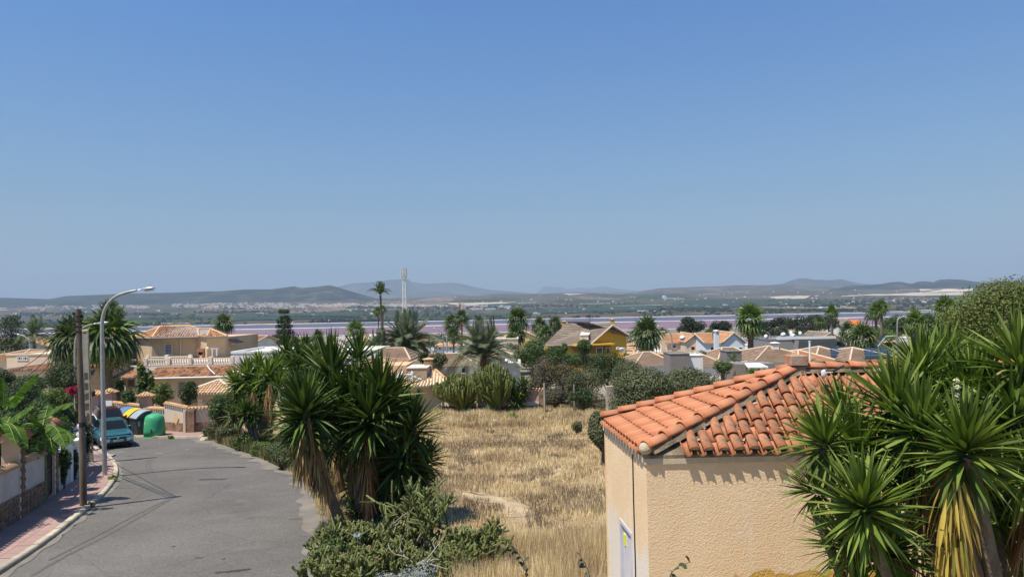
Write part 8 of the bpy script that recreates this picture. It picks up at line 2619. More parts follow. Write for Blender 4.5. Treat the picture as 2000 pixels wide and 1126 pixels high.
for (px, py, rx, ry, d, m_, l) in ((30,775,50,34,34,'dark_green','dark foliage band above the banana leaves at the left'),(100,800,46,34,33,'dark_green','dark foliage behind the arching banana leaf'),(60,765,30,24,36,'mid_green','green foliage between the bungalow wall and the banana leaves'),(130,815,22,26,34,'mid_green','green foliage left of the wooden pole above the second pillar'),(20,835,40,40,28,'mid_green','green foliage low behind the first banana plant')):
 bush('garden_bush', l, px, py, rx, ry, d, m_)
# behind the corner wall
bush('garden_bush', 'round green bush overhanging the wall above the waste containers',250,778,19,18,52, 'mid_green')
bush('garden_bush', 'dark shrub below the fan palm trunk by the beige wall',232,752,13,14,60, 'dark_green')
bush('yellow_green_shrub', 'yellow green shrub right of the tile capped pier',316,768,22,27,54, 'lime_green')
bush('dark_green_hedge', 'dark dense shrub left of the arched porch',366,768,20,26,55, 'dark_green')
def upright_shrub():
 d = 55; b = P(283,790, d); t = thing('columnar_plant', 'tall light green columnar plant in front of the terrace house', 'shrub',(b.x, d,-H(d)))
 for k,(px, yt, w) in enumerate(((274,708,8),(284,722,9),(293,728,8),(279,742,9))):
  c = P(px, yt, d); h0 = c.z + H(d); x = c.x-b.x; s = d/FPX
  cl = [(x+random.uniform(-.1,.1), random.uniform(-.2,.2), h0*q, w*s*0.75, w*s*0.75, h0*0.12) for q in (0.45,0.55,0.65,0.75,0.85,0.93)]
  v, f = cloud(cl,500,0.13,0.45); mobj('foliage', np_mesh('foliage', v, f, M['mid_green'] if k % 2 else M['lime_green']), t)
  m_ = MB(); m_.tube([(0,0,-0.2),(x,0,h0*0.9)],0.05,5); m_.obj('stem', M['bark'], t)
upright_shrub()
bush('garden_bush', 'small green bush in front of the arched porch steps',428,788,10,8,56, 'lime_green')
for (px, py, rx, ry, d, m_, l) in ((425,800,24,30,48,'mid_green','bright green shrub at the left edge of the dried skirt yuccas'),(452,782,18,24,47,'mid_green','dark shrub inside the left part of the dried skirt yuccas'),(620,740,40,30,46,'dark_green','dark foliage between the two yucca groups'),(572,790,26,30,45,'mid_green','green foliage under the far yucca heads'),(600,700,30,18,54,'dark_green','dark foliage below the far yucca heads, in front of the white block'),
  (575,845,30,26,34,'mid_green','dark shrub at the road edge left of the leaning yucca'),(545,876,24,16,36,'olive','green shrub low at the road edge left of the leaning yucca')):
 bush('wild_shrub', l, px, py, rx, ry, d, m_, group='wild shrubs by the road')
# distance, left to right
palm('fan_palm', 'fan palm with bushy round crown right of the beige villa roof',437,632,22,150, nf=30, trunk=0.3, dead=5, down=125)
norfolk('tall tree with rounded tiers right of the white street lamp',556,608,668,44,150, 'dark_green')
palm('fan_palm', 'small bright topped fan palm above the white villa',695,645,22,130, nf=28, trunk=0.25, dead=6, down=120, sets=FANB)
palm('tall_palm', 'very tall slim palm with upswept fronds left of the lattice mast',743,576,25,140, kind='date', nf=26, trunk=0.26, dead=0, up=0, down=50, base_px=748, sets=FEAG)
palm('tall_palm', 'slim fan palm just left of the very tall palm, half its height',738,609,11,150, nf=22, trunk=0.16, dead=2, base_px=742, sets=FANB, down=115)
palm('tall_palm', 'small fan palm crown against the very tall palm trunk',748,605,9,152, nf=20, trunk=0.14, dead=1, base_px=749, sets=FANB, down=110)
palm('date_palm', 'wide date palm above the stepped tan roof, first from the left',793,680,66,93, kind='date', nf=58, trunk=0.42, dead=0, up=0, down=90, rleaf=1.0)
palm('date_palm', 'smaller date palm at the left side of the wide date palm',742,684,42,92, kind='date', nf=34, trunk=0.3, dead=0, up=0, down=95)
palm('date_palm', 'second wide date palm with orange fruit stalks, in front of the tan roof end',944,700,72,72, kind='date', nf=46, trunk=0.40, dead=0, up=0, down=76)
d_ = P(938,708,71.5); t = thing('date_clusters', 'orange date stalks hanging at the heart of the second date palm', 'fruit', d_)
v, f = cloud([(random.uniform(-.7,.7), random.uniform(-.5,.1), random.uniform(-.5,.1),0.22,0.22,0.32) for _ in range(7)],500,0.05,0.7); mobj('fruit', np_mesh('fruit', v, f, noisy('orange_dates',(0.35,0.17,0.04),(0.5,0.27,0.06),9)), t, kind='stuff')
palm('fan_palm', 'left of the twin fan palms under the red and white mast',883,633,20,160, nf=30, trunk=0.2, dead=8, down=125)
palm('fan_palm', 'right of the twin fan palms, in front of the red and white mast',902,621,16,158, nf=28, trunk=0.24, dead=6, down=120)
palm('fan_palm', 'low fan palm beneath the twin fan palms',886,655,17,130, nf=26, trunk=0.2, dead=4, down=110)
palm('fan_palm', 'tall bushy fan palm left of the pale yellow gable',1011,624,24,128, nf=36, trunk=0.25, dead=9, down=130)
palm('fan_palm', 'fan palm leaning over the pale yellow gable',1008,654,22,120, nf=30, trunk=0.25, dead=6, down=125)
palm('fan_palm', 'left of the palm pair between the two yellow houses',1054,637,20,142, nf=32, trunk=0.24, dead=9, down=128)
palm('fan_palm', 'right of the palm pair between the two yellow houses',1084,633,17,140, nf=30, trunk=0.22, dead=6, down=125)
palm('fan_palm', 'lower palm between the palm pair near the yellow house eave',1066,654,18,138, nf=28, trunk=0.22, dead=5, down=125)
palm('fan_palm', 'fan palm with drooping brown fronds right of the yellow house',1263,652,34,108, nf=36, trunk=0.30, dead=20, down=135)
palm('fan_palm', 'smaller green palm behind the drooping fan palm',1294,657,18,140, nf=26, trunk=0.22, dead=3, down=120)
palm('fan_palm', 'big bright fan palm with thick shaggy trunk standing above the roofs',1466,624,32,94, nf=40, trunk=0.42, dead=14, down=130, sets=FANB)
palm('fan_palm', 'slim fan palm with round head in front of the dark pine wood',1625,609,14,118, nf=30, trunk=0.26, dead=4, down=120, sets=FANB)
palm('fan_palm', 'left of the two tall fan palms above the yucca tips',1711,607,18,108, nf=32, trunk=0.26, dead=9, down=125, sets=FANB)
palm('fan_palm', 'right of the two tall fan palms above the yucca tips',1722,600,15,112, nf=30, trunk=0.24, dead=5, down=120, sets=FANB)
palm('fan_palm', 'fan palm in front of the vivid orange roof',1657,648,20,112, nf=30, trunk=0.24, dead=5, down=120)
palm('fan_palm', 'bushy palm with pale flower stalks right of the peach gable',1685,660,30,100, nf=38, trunk=0.28, dead=8, down=125)
palm('fan_palm', 'tiny palm silhouette on the violet water, left one',1694,621,7,300, nf=16, trunk=0.2, dead=0, down=110)
palm('fan_palm', 'tiny palm silhouette on the violet water, right one',1705,619,7,300, nf=16, trunk=0.2, dead=0, down=110)
palm('fan_palm', 'single tiny palm silhouette left of the big green pine',1783,604,7,260, nf=16, trunk=0.2, dead=1, down=110, sets=FANB)
palm('fan_palm', 'fan palm with bright crown at the left edge of the big green pine',1846,603,24,78, nf=34, trunk=0.26, dead=7, down=125, sets=FANB)
palm('fan_palm', 'fan palm above the yucca leaves, left of the bright crowned one',1788,628,22,84, nf=32, trunk=0.26, dead=6, down=125, sets=FANB)
palm('fan_palm', 'small dark palm in front of the tall narrow grey block',1431,706,20,69, kind='date', nf=20, trunk=0.14, dead=0, down=105, sets=FEAG)
palm('small_palm', 'low pale palm left of the pine wood among the dishes',1560,656,14,150, kind='date', nf=20, trunk=0.16, dead=0, down=100)
palm('fan_palm', 'fan palm in the dark pine wood',1601,629,14,200, nf=24, trunk=0.2, dead=3, down=120)
palm('fan_palm', 'fan palm between the round pines and the solar roof house',1386,660,18,130, nf=26, trunk=0.2, dead=2, down=110)
palm('fan_palm', 'low palm top left of the yucca heads beside the norfolk pine',621,656,14,120, nf=24, trunk=0.18, dead=2, down=120)
def pine(label, px, py, rx, ry, d, mat='dark_pine', n=None, k=22, name='pine_tree', depth=None, leaf=None):
 bush(name, label, px, py, rx, ry, d, mat, n=n, leaf=leaf, cat='tree', group='pine trees', k=k, trunk_r=0.22, depth=depth, rl=(0.25,0.45))
pine('wide round pine against the pink water, left of the pair',1350,638,30,20,205)
pine('smaller round pine right of the wide one, behind the white chimney tower',1406,643,27,20,200)
for k,(px, py, rx, ry, d) in enumerate(((1502,640,22,18,262),(1530,634,26,19,268),(1560,632,26,18,255),(1590,630,26,18,265),(1618,630,24,18,272),(1575,648,30,14,230),(1520,652,28,13,225),(1480,650,20,12,230))):
 pine(uniq('dark pine of the wood behind the roofs *',[('at the left end','left of the middle','near the middle','right of the middle','at the right end','low at the front centre','low at the front left','lowest at the far left')[k]]), px, py, rx, ry, d, n=2400)
for k,(px, py, rx, ry, d, m_) in enumerate(((1745,632,30,18,190,'mid_green'),(1775,640,30,20,170,'dark_green'),(1810,628,30,22,150,'dark_green'),(1840,640,34,24,120,'mid_green'),(1720,655,26,14,140,'lime_green'),(1700,648,22,14,170,'mid_green'),(1870,668,40,22,100,'dark_green'))):
 bush('garden_tree',('green tree right of the tall fan palms','dark tree above the yucca tips','dark tree left of the big green pine','green tree touching the left foot of the big pine','yellow green shrub below the fan palm pair','green tree beside the vivid orange roof','dark shrub at the foot of the big green pine')[k], px, py, rx, ry, d, m_, cat='tree', group='trees in the far gardens')
pine('huge bright green pine at the right edge behind the yuccas',1990,640,150,112,46, 'pine', n=42000, k=110, leaf=0.085)
pine('lower left shoulder of pine foliage beside the huge pine',1885,660,40,60,49, 'pine', n=8000, k=30, leaf=0.085)
# centre gardens
for (nm, l, px, py, rx, ry, d, m_) in (
 ('dark_green_shrub','dark leafy thicket of banana like plants left of the yellow house',1040,692,40,26,78,'mid_green'),
 ('dark_green_shrub','dark green shrub at the left foot of the yellow house',1085,692,24,18,84,'mid_green'),
 ('dark_green_shrub','bright leafy plant in front of the yellow house porch',1142,678,16,18,92,'mid_green'),
 ('dark_green_shrub','wide green shrub hiding the foot of the yellow house',1120,704,54,15,94,'mid_green'),
 ('dark_green_shrub','tall pale green banana plant by the yellow house corner',1102,682,8,14,92,'lime_green'),
 ('dark_green_shrub','green shrub under the pale yellow gable',960,652,22,13,120,'mid_green'),
 ('dark_green_shrub','dark shrub right of the fan palm crowns by the pale gable',1000,664,18,12,110,'dark_green'),
 ('grey_green_tree','grey green tree behind the tile capped chimney',852,704,22,18,66,'olive'),
 ('grey_green_tree','dark round tree left of the tile capped chimney',826,696,13,11,68,'dark_green'),
 ('grey_green_tree','low grey green bush right of the chimney above the euphorbia',884,738,20,10,64,'olive'),
 ('brown_scrub','brown grey scrub bush left of the big scrub mass',1062,736,38,42,64,'scrub'),
 ('brown_scrub','olive brown scrub bush in the middle of the scrub mass',1108,742,42,40,63,'scrub'),
 ('brown_scrub','dark green scrub bush below the yellow house right corner',1186,718,46,34,66,'dark_green'),
 ('brown_scrub','green grey scrub bush behind the grey concrete post',1150,752,44,38,61,'olive'),
 ('brown_scrub','grey green scrub bush above the concrete post',1226,738,40,34,62,'olive'),
 ('brown_scrub','low brown scrub bush at the foot of the scrub mass, by the thin fence post',1080,778,40,22,60,'scrub'),
 ('brown_scrub','low brown scrub bush left of the concrete post',1150,788,44,20,58,'scrub'),
 ('round_dark_bush','small round dark green bush in front of the scrub mass',1134,776,24,17,56,'dark_green'),
 ('small_bush','single small round bush out in the dry grass',1127,835,11,13,G(1127,848).y,'olive'),
 ('olive_bush','large grey green olive bush filling the space left of the hut roof',1262,775,76,56,40,'olive'),
 ('olive_bush','right half of the grey green olive bushes, above the hut ridge',1350,770,66,52,41,'olive'),
 ('olive_bush','dark lower olive bush touching the hut eave',1176,838,26,40,33,'olive'),
 ('olive_bush','olive bush mass low behind the hut roof slope',1220,835,50,40,36,'olive'),
 ('bright_shrub','bright green shrub at the foot of the tall narrow grey block',1412,716,20,15,66,'mid_green'),
 ('bright_shrub','green shrub below the white carport posts',1470,728,14,10,60,'lime_green'),
 ('roadside_weeds','grey green weeds at the road edge below the arched porch',418,838,22,18,46,'olive'),
 ('roadside_weeds','tall grey green weeds left of the road bend corner',448,846,26,24,44,'olive'),
 ('roadside_weeds','dark green weeds in the middle of the roadside growth',478,862,24,18,41,'lime_green'),
 ('roadside_weeds','green weeds in front of the grey agave by the road',512,876,24,18,38.5,'lime_green'),
 ('roadside_weeds','low grey green weeds at the tarmac edge before the leaning yucca',548,893,24,16,33.5,'olive')):
 bush(nm, l, px, py, rx, ry, d, m_, group='scrub and shrubs of the middle ground', n=(42000 if nm == 'olive_bush' else None), leaf=(0.06 if nm == 'olive_bush' else None), k=(34 if nm == 'olive_bush' else 14))
# a filler band of garden greenery between the roofs further down
fill = [(455,690,150),(520,690,120),(590,668,160),(660,660,200),(720,668,150),(840,672,140),(862,660,200),(910,680,110),(930,662,220),(1085,664,200),(1225,700,95),(1240,668,220),(1320,664,220),(1430,660,200),(1475,662,180),(1500,664,200),(1530,668,140),(1555,676,120),(1580,664,160),(1600,660,180),(1640,672,120),(1700,682,100),(1735,672,110),(1770,680,95),(1800,660,140),(20,676,130),(70,690,100),(100,676,130),(105,690,90),(240,690,75),(480,660,260),(540,660,260),(610,660,280),(760,662,260),(900,660,280),(985,660,230),(1340,654,300),(1480,648,300),(1650,640,330),(1750,650,220),(1225,655,320),(690,676,130),(1000,676,100),(1365,690,96),(1500,690,92)]
for k,(px, py, d) in enumerate(fill):
 r = random.uniform(10,20)
 m_ = ('mid_green','dark_green','olive','dark_green','lime_green')[k % 5]
 lab = uniq('%s tree tuft among the far gardens *' % {'mid_green':'green','dark_green':'dark','olive':'grey green','lime_green':'light green'}[m_],[near(px), 'behind roofs ' + near(px), 'beyond roofs ' + near(px)])
 bush('garden_tree', lab, px, py, r*1.3, r*0.62, d, m_, n=700, k=8, cat='tree', group='trees in the far gardens', twigs=False)
# ---- banana plants
def banana_leaf(parent, o0, p0, p1, width, arch=0.25, sag=0.0, name='leaf'):
 """blade from stalk point p0 to tip p1 with midrib and slits"""
 N = 18; mb = MB(); rb = MB()
 ax = (p1-p0); L = ax.length; axn = ax.normalized()
 side = axn.cross(Vector((0,0,1))).normalized() if abs(axn.z) < 0.97 else Vector((1,0,0))
 tl = random.uniform(-0.5,0.5); upv = side.cross(axn).normalized()
 side = (side*math.cos(tl) + upv*math.sin(tl)).normalized(); upv = side.cross(axn).normalized()
 if upv.z < 0: upv = -upv
 C = []
 for i in range(N+1):
  s = i/N; C.append(p0 + ax*s + Vector((0,0,1))*(arch*L*math.sin(math.pi*s)) - Vector((0,0,1))*sag*L*s*s)
 for i in range(N):
  s0, s1 = i/N,(i+0.90)/N
  for sd in (-1,1):
   if random.random() < 0.04: continue
   q = []
   for s_ in (s0, s1):
    w = width*0.5*math.sin(math.pi*min(1, s_*0.93+0.05))**0.55 if s_ > 0.08 else 0.02
    c = C[i].lerp(C[i+1],0 if s_ == s0 else 0.90)
    q.append((c, c + side*sd*w + upv*(-0.10*w) + Vector((0,0,-0.3*w*random.uniform(0.5,1.3))) + axn*0.05*L*0.3))
   mb.add([q[0][0], q[0][1], q[1][1], q[1][0]],[(0,1,2,3)])
 for v_ in (mb,): v_.v = [(p[0]-o0.x, p[1]-o0.y, p[2]-o0.z) for p in v_.v]
 lo = mb.obj(name, M['banana'], parent)
 rb.tube([c - o0 + upv*0.006 for c in C],[0.022*(1-0.8*i/N) for i in range(N+1)],5, cap=False); rb.obj('midrib', M['banana_rib'], lo)
def banana(label, px, d, leaves, base_y=None):
 b = Vector((P(px,800, d).x, d,-H(d)))
 t = thing('banana_plant', label, 'banana plant', b,0, 'banana plants')
 heart = P(px, base_y or 860, d)
 m_ = MB(); m_.tube([(0,0,-0.2),(0,0,(heart.z-b.z)*0.6), heart-b],[0.13,0.10,0.06],10); m_.obj('trunk', noisy('banana_stem',(0.12,0.15,0.05),(0.20,0.22,0.09),6,0.7), t)
 for (x0,y0,d0,x1,y1,d1,w,ar,sg) in leaves:
  banana_leaf(t, b, P(x0,y0,d0), P(x1,y1,d1), w, ar, sg)
banana('banana plant at the left with a long leaf pointing up to the right',10,23.8,[(14,792,23.8,73,729,24.0,0.60,0.04,0),(9,800,23.6,4,738,23.4,0.5,0.0,0),(2,838,23.2,66,788,23.4,0.62,0.06,0.05),(5,830,23,-40,770,22.5,0.6,0.1,0),(8,840,23.5,40,800,25.5,0.6,0.1,0.05),(0,850,23.2,30,842,22.0,0.5,0.2,0.2),(6,845,23.5,-25,830,22.6,0.5,0.15,0.2),(12,800,24,40,770,25.5,0.5,0.1,0),(5,835,23.3,50,868,22.6,0.5,0.25,0.1)],850)
banana('banana plant whose broad arching leaf reaches right to the second lamp post',85,26.4,[(85,818,26.4,147,786,26.0,0.66,0.10,0.0),(84,840,26.2,57,852,25.3,0.45,0.2,0.0),(84,840,26.2,62,808,25.6,0.5,0.05,0.0),(88,836,26.3,128,868,25.5,0.55,0.22,0.05),(86,842,26.3,104,880,25.4,0.5,0.25,0.1),(84,830,26.4,95,790,27.0,0.5,0.05,0),(80,838,26.2,40,828,26.0,0.5,0.2,0.1),(90,842,26.4,148,853,25.8,0.6,0.18,0.15),(88,845,26.4,115,832,26.9,0.5,0.15,0.1),(80,850,26,70,890,25.2,0.45,0.2,0.1)],850)
banana('small yellowish banana plant between the two gate pillars',108,30.5,[(105,835,30.5,130,812,30.5,0.5,0.1,0),(103,835,30.5,118,850,29.8,0.45,0.2,0.1),(103,835,30.5,90,800,30.8,0.5,0.05,0),(104,838,30.5,135,838,30.0,0.5,0.2,0.1)],840)
# ================================================================== DRY FIELD, CACTI, SMALL THINGS
def in_poly_x(px_lo, px_hi): return
def grass_mat(name, c0, c1, c2, c3):
 m, nt, b = new_mat(name,0.9,0.1)
 g = nt.nodes.new('ShaderNodeNewGeometry')
 n = noise_tex(nt, coords(nt, 'Position',(0.30,0.24,0.0)),1.0,5,0.62)
 f = math_n(nt, 'MULTIPLY_ADD', g.outputs['Random Per Island'],0.30); f.node.inputs[2].default_value = -0.15
 f = math_n(nt, 'ADD', f, n.outputs['Fac'])
 c = ramp(nt, f,[(0.34, c0),(0.45, c1),(0.56, c2),(0.75, c3)])
 nt.links.new(c, b.inputs['Base Color'])
 tr = nt.nodes.new('ShaderNodeBsdfTranslucent'); nt.links.new(c, tr.inputs['Color'])
 mx = nt.nodes.new('ShaderNodeMixShader'); mx.inputs[0].default_value = 0.2
 nt.links.new(b.outputs[0], mx.inputs[1]); nt.links.new(tr.outputs[0], mx.inputs[2]); nt.links.new(mx.outputs[0], nt.nodes['Material Output'].inputs['Surface'])
 return m
GM = grass_mat('dry_grass',(0.36,0.26,0.15),(0.60,0.45,0.24),(0.76,0.60,0.33),(0.84,0.69,0.42))
GW = grass_mat('brown_weeds',(0.15,0.11,0.075),(0.22,0.165,0.11),(0.30,0.23,0.15),(0.42,0.32,0.20))
GG = grass_mat('green_weeds',(0.09,0.10,0.035),(0.16,0.165,0.065),(0.27,0.25,0.12),(0.46,0.38,0.20))
PATH1 = [G(905,962), G(975,975), G(1012,992), G(1000,1010)]
PATH2 = [G(1015,940), G(1060,935), G(1100,922), G(1085,908)]
def seg_dist(x, y, pl):
 dm = np.full(x.shape,1e9)
 for a, b in zip(pl[:-1], pl[1:]):
  ax, ay, bx, by = a.x, a.y, b.x, b.y; L2 = (bx-ax)**2+(by-ay)**2
  t = np.clip(((x-ax)*(bx-ax)+(y-ay)*(by-ay))/L2,0,1)
  dm = np.minimum(dm, np.hypot(x-(ax+(bx-ax)*t), y-(ay+(by-ay)*t)))
 return dm
def blades(name, n, y0, y1, xl, xr, h0, h1, w, mat, clump=0.0, mask=None, label=None):
 y = np.sqrt(rng.random(n)*(y1**2-y0**2)+y0**2) if y0 > 0 else rng.random(n)*(y1-y0)+y0
 u = rng.random(n)
 x = np.array([xl(v) for v in y])*(1-u) + np.array([xr(v) for v in y])*u
 keep = np.ones(n, bool)
 nv = np.array([noise.fractal(Vector((a*0.55, b*0.42,2.0)),1.0,2.0,3) for a, b in zip(x, y)])
 if mask is not None: keep &= mask(x, y, nv)
 x, y, nv = x[keep], y[keep], nv[keep]; n = len(x)
 z = -np.interp(y, PX, PY)
 h = (h0 + (h1-h0)*rng.random(n))*(1+clump*nv)
 h = np.maximum(h,0.05)
 a = rng.random(n)*2*np.pi; lean = 0.10+0.45*rng.random(n)
 lx, ly = np.cos(a)*lean*h, np.sin(a)*lean*h
 ww = w*(0.6+0.8*rng.random(n))*(0.6+y/50)
 ca, sa = np.cos(a+1.2), np.sin(a+1.2)
 v = np.empty((n,3,3))
 v[:,0] = np.stack([x-ca*ww, y-sa*ww, z-0.02],1); v[:,1] = np.stack([x+ca*ww, y+sa*ww, z-0.02],1); v[:,2] = np.stack([x+lx, y+ly, z+h],1)
 me = np_mesh(name, v.reshape(-1,3), np.arange(n*3).reshape(n,3), mat)
 o = mobj(name, me); tag(o, label, 'grass', kind='stuff'); return o
def road_x(y):
 v = line_at(EDGE, y); return (v if v is not None else P(440,800, y).x) + 0.15
fieldL = lambda y: max(road_x(y) if y < 46 else P(560,800, y).x,-40)
fieldR = lambda y: P(1235,700, y).x + 1.0 if y > 15 else 4
def mk(x, y, nv):
 d1 = seg_dist(x, y, PATH1); d2 = seg_dist(x, y, PATH2)
 return ((rng.random(len(x))*1.3 < d1-0.15+0.8*nv) | (rng.random(len(x)) < 0.10)) & ((d2 > 0.2+0.4*nv) | (rng.random(len(x)) < 0.2)) & (rng.random(len(x)) < np.clip(0.72+0.7*nv,0.18,1))
blades('dry_grass',170000,14,62, fieldL, fieldR,0.05,0.24,0.013, GM,0.6, mk, 'straw coloured dry grass covering the empty lot')
# darker weed patches
def mkw(x, y, nv):
 c = G(1085,985); c2 = G(880,945); c3 = G(920,1060); c4 = G(1000,870)
 e = np.hypot((x-c.x)/3.3,(y-c.y)/2.0); e2 = np.hypot((x-c2.x)/2.2,(y-c2.y)/2.2); e4 = np.hypot((x-c4.x)/6,(y-c4.y)/1.6)
 e3 = np.hypot((x-c3.x)/2.4,(y-c3.y)/1.1)
 m = np.minimum(np.minimum(e, e2), np.minimum(e3*1.1, e4*1.15)) + 0.5*nv
 return ((m < 1) | (nv < -0.28)) & (seg_dist(x, y, PATH1) > 0.4)
blades('brown_weeds',110000,17,50, fieldL, fieldR,0.08,0.30,0.010, GW,0.4, mkw, 'patches of brown dead weeds in the dry field')
def mkf(x, y, nv): return nv > -0.15
blades('tall_dry_weeds',42000,49,59, lambda y: P(840,800, y).x, lambda y: P(1190,800, y).x,0.2,0.6,0.014, GM,0.5, mkf, 'tall dry weeds along the far wall of the field')
blades('tall_straw',26000,14,20, lambda y: P(880,1000, y).x, lambda y: P(1190,1000, y).x,0.25,0.62,0.007, GM,0.4, None, 'taller straw at the near edge of the field')
# road verge weeds
def verge(x, y, nv): return (nv > -0.35)
blades('verge_weeds',60000,27,46, lambda y: road_x(y)-0.05, lambda y: road_x(y)+3.2,0.15,0.75,0.012, GG,0.6, verge, 'green and straw weeds along the road verge')
blades('verge_straw',26000,17,34, lambda y: road_x(y)-0.1, lambda y: road_x(y)+1.2,0.08,0.30,0.010, GM,0.6, verge, 'dry straw at the asphalt edge')
# sandy drift along the road edge and pale bare path
def sheet(pl, w, name, mat, lift, seed=0):
 pts = densify(smooth_line(flat(pl),2),0.35); vs = []; fs = []; n = len(pts)
 for i, p in enumerate(pts):
  t = (pts[min(i+1, n-1)] - pts[max(0, i-1)]).normalized(); nn = Vector((-t.y, t.x,0))
  e = math.sin(math.pi*min(1, max(0, i/(n-1))))**0.4 if name != 'road_shoulder' else 1
  for s in (-1,-0.5,0,0.5,1):
   ww = w*e*(0.9+1.3*noise.noise(Vector((p.x*1.1, p.y*1.1, s*3+seed)))); q = p + nn*ww*0.5*s
   vs.append((q.x, q.y,-H(q.y)+lift))
 for i in range(n-1):
  for k in range(4): a = i*5+k; fs.append((a, a+1, a+6, a+5))
 m_ = MB(); m_.add(vs, fs, True); return tag(m_.obj(name, mat), kind='structure')
palesoil = noisy('pale_trodden_soil',(0.44,0.335,0.20),(0.52,0.405,0.25),2.2,0.95,20,0.5,0.02, kind='Position', c3=(0.34,0.26,0.17), s3=1.1)
sheet(PATH1,1.1, 'bare_path', palesoil,0.012); pass
shoulder = noisy('dusty_asphalt_edge',(0.175,0.158,0.135),(0.25,0.215,0.17),1.6,0.95,30,0.4,0.01, kind='Position', c3=(0.16,0.15,0.135), s3=0.9)
sheet(EDGE[6:],0.9, 'road_shoulder', shoulder,0.032,4)
sheet([p + Vector((0.12,0,0)) for p in KERB if 12 < p.y < 38],0.22, 'road_shoulder', shoulder,0.0325,8)
# stones
def stones(n, x0, x1, y0, y1, smin, smax, group, labels, mat):
 for k in range(n):
  px, py = random.uniform(x0, x1), random.uniform(y0, y1); g = G(px, py); s = random.uniform(smin, smax)
  bmx = bmesh.new(); bmesh.ops.create_icosphere(bmx, subdivisions=2, radius=1)
  for v_ in bmx.verts: v_.co *= 1 + 0.30*noise.noise(v_.co*1.3 + Vector((k*3.1,0,0)))
  me = bpy.data.meshes.new('stone'); bmx.to_mesh(me); bmx.free(); me.materials.append(mat)
  o = bpy.data.objects.new('stone_block', me); link(o); o.scale = (s*1.3, s, s*0.65); o.location = g + Vector((0,0,s*0.25)); o.rotation_euler = (0,0,random.uniform(0,6))
  tag(o, labels, 'stone', group)
lime = noisy('limestone',(0.38,0.31,0.22),(0.55,0.47,0.35),4,0.95,20,0.6,0.02)
stones(5,400,428,850,862,0.22,0.38, 'stones at the road bend', 'pale stone lying in the weeds at the road bend below the arched porch', lime)
stones(6,945,975,816,824,0.12,0.28, 'stones by the far agave', 'pale stone lying in the dry grass under the larger euphorbia', lime)
stones(22,890,1180,860,1110,0.03,0.07, 'small field stones', 'small pale stone scattered in the dry field', lime)
# ---- far wall of the field
def field_wall():
 a, b = G(862,806), G(1062,800); b = Vector((b.x, a.y-0.8,-H(a.y-0.8)))
 o0 = Vector((b.x, b.y, b.z)); t = thing('field_wall', 'pink and cream boundary wall with sandy tile coping behind the euphorbias', 'wall', o0)
 d = (a-b).normalized(); side = Vector((-d.y, d.x,0)); side = -side if side.y > 0 else side
 zz = lambda p, h: -H(p.y)+h
 w_ = MB(); wall_piece(w_, a, b, zz(a,-.3), zz(b,-.3), zz(a,1.75), zz(b,1.75),0.24, o0, side); w_.obj('wall_panel', M['pink_wall'], t)
 w_ = MB(); wall_piece(w_, a+side*.02, b+side*.02, zz(a,.55), zz(b,.55), zz(a,.85), zz(b,.85),0.018, o0, side); w_.obj('cream_band', M['trim'], t)
 w_ = MB(); wall_piece(w_, a+side*.03, b+side*.03, zz(a,-.3), zz(b,-.3), zz(a,.549), zz(b,.549),0.028, o0, side); w_.obj('stone_base', STONE_FAR, t)
 w_ = MB(); c = b - o0; w_.box(c.x-0.45, c.x+0.05, c.y-0.12, c.y+0.3,-0.3,1.72); w_.obj('end_pier', STONE_FAR, t)
 coping(t, o0, a - side*0.12 + Vector((0,0,1.77-H(a.y)-a.z)), b - side*0.12 + Vector((0,0,1.77-H(b.y)-b.z)),0.30,0.25)
field_wall()
p = G(1193,806); p = Vector((P(1193,780,57).x,57,-H(57))); t = thing('concrete_pillar', 'square grey concrete pillar stub at the edge of the scrub', 'pillar', p,0.2)
hh = P(1193,753,57).z - p.z
m_ = MB(); m_.bevbox(-0.38,0.38,-0.2,0.2,-0.3, hh,0.03); m_.obj('shaft', M['concrete'], t)
m_ = MB(); m_.tube([(-0.3,0,hh),(-0.3,0,hh+0.25)],0.02,5); m_.tube([(0.3,0,hh),(0.3,0,hh+0.3)],0.02,5); m_.obj('rebar', M['dark_metal'], t, kind='stuff')
for (px, yt, yb, lab) in ((1064,748,802, 'thin grey fence post beside the end of the field wall'),(1122,752,800, 'thin grey fence post in the middle of the scrub mass')):
 p = Vector((P(px, yb,57).x,57,-H(57))); t = thing('fence_post', lab, 'fence post', p,0, 'thin fence posts'); m_ = MB(); m_.tube([(0,0,-.3),(0,0,P(px, yt,57).z-p.z)],0.05 if px > 1100 else 0.08,6); m_.obj('post', M['concrete'], t)
 m_ = MB(); m_.tube([(0,0,P(px, yt,57).z-p.z),(0,0,P(px, yt,57).z-p.z+0.06)],0.03,5); m_.obj('post_tip', M['galv'], t)
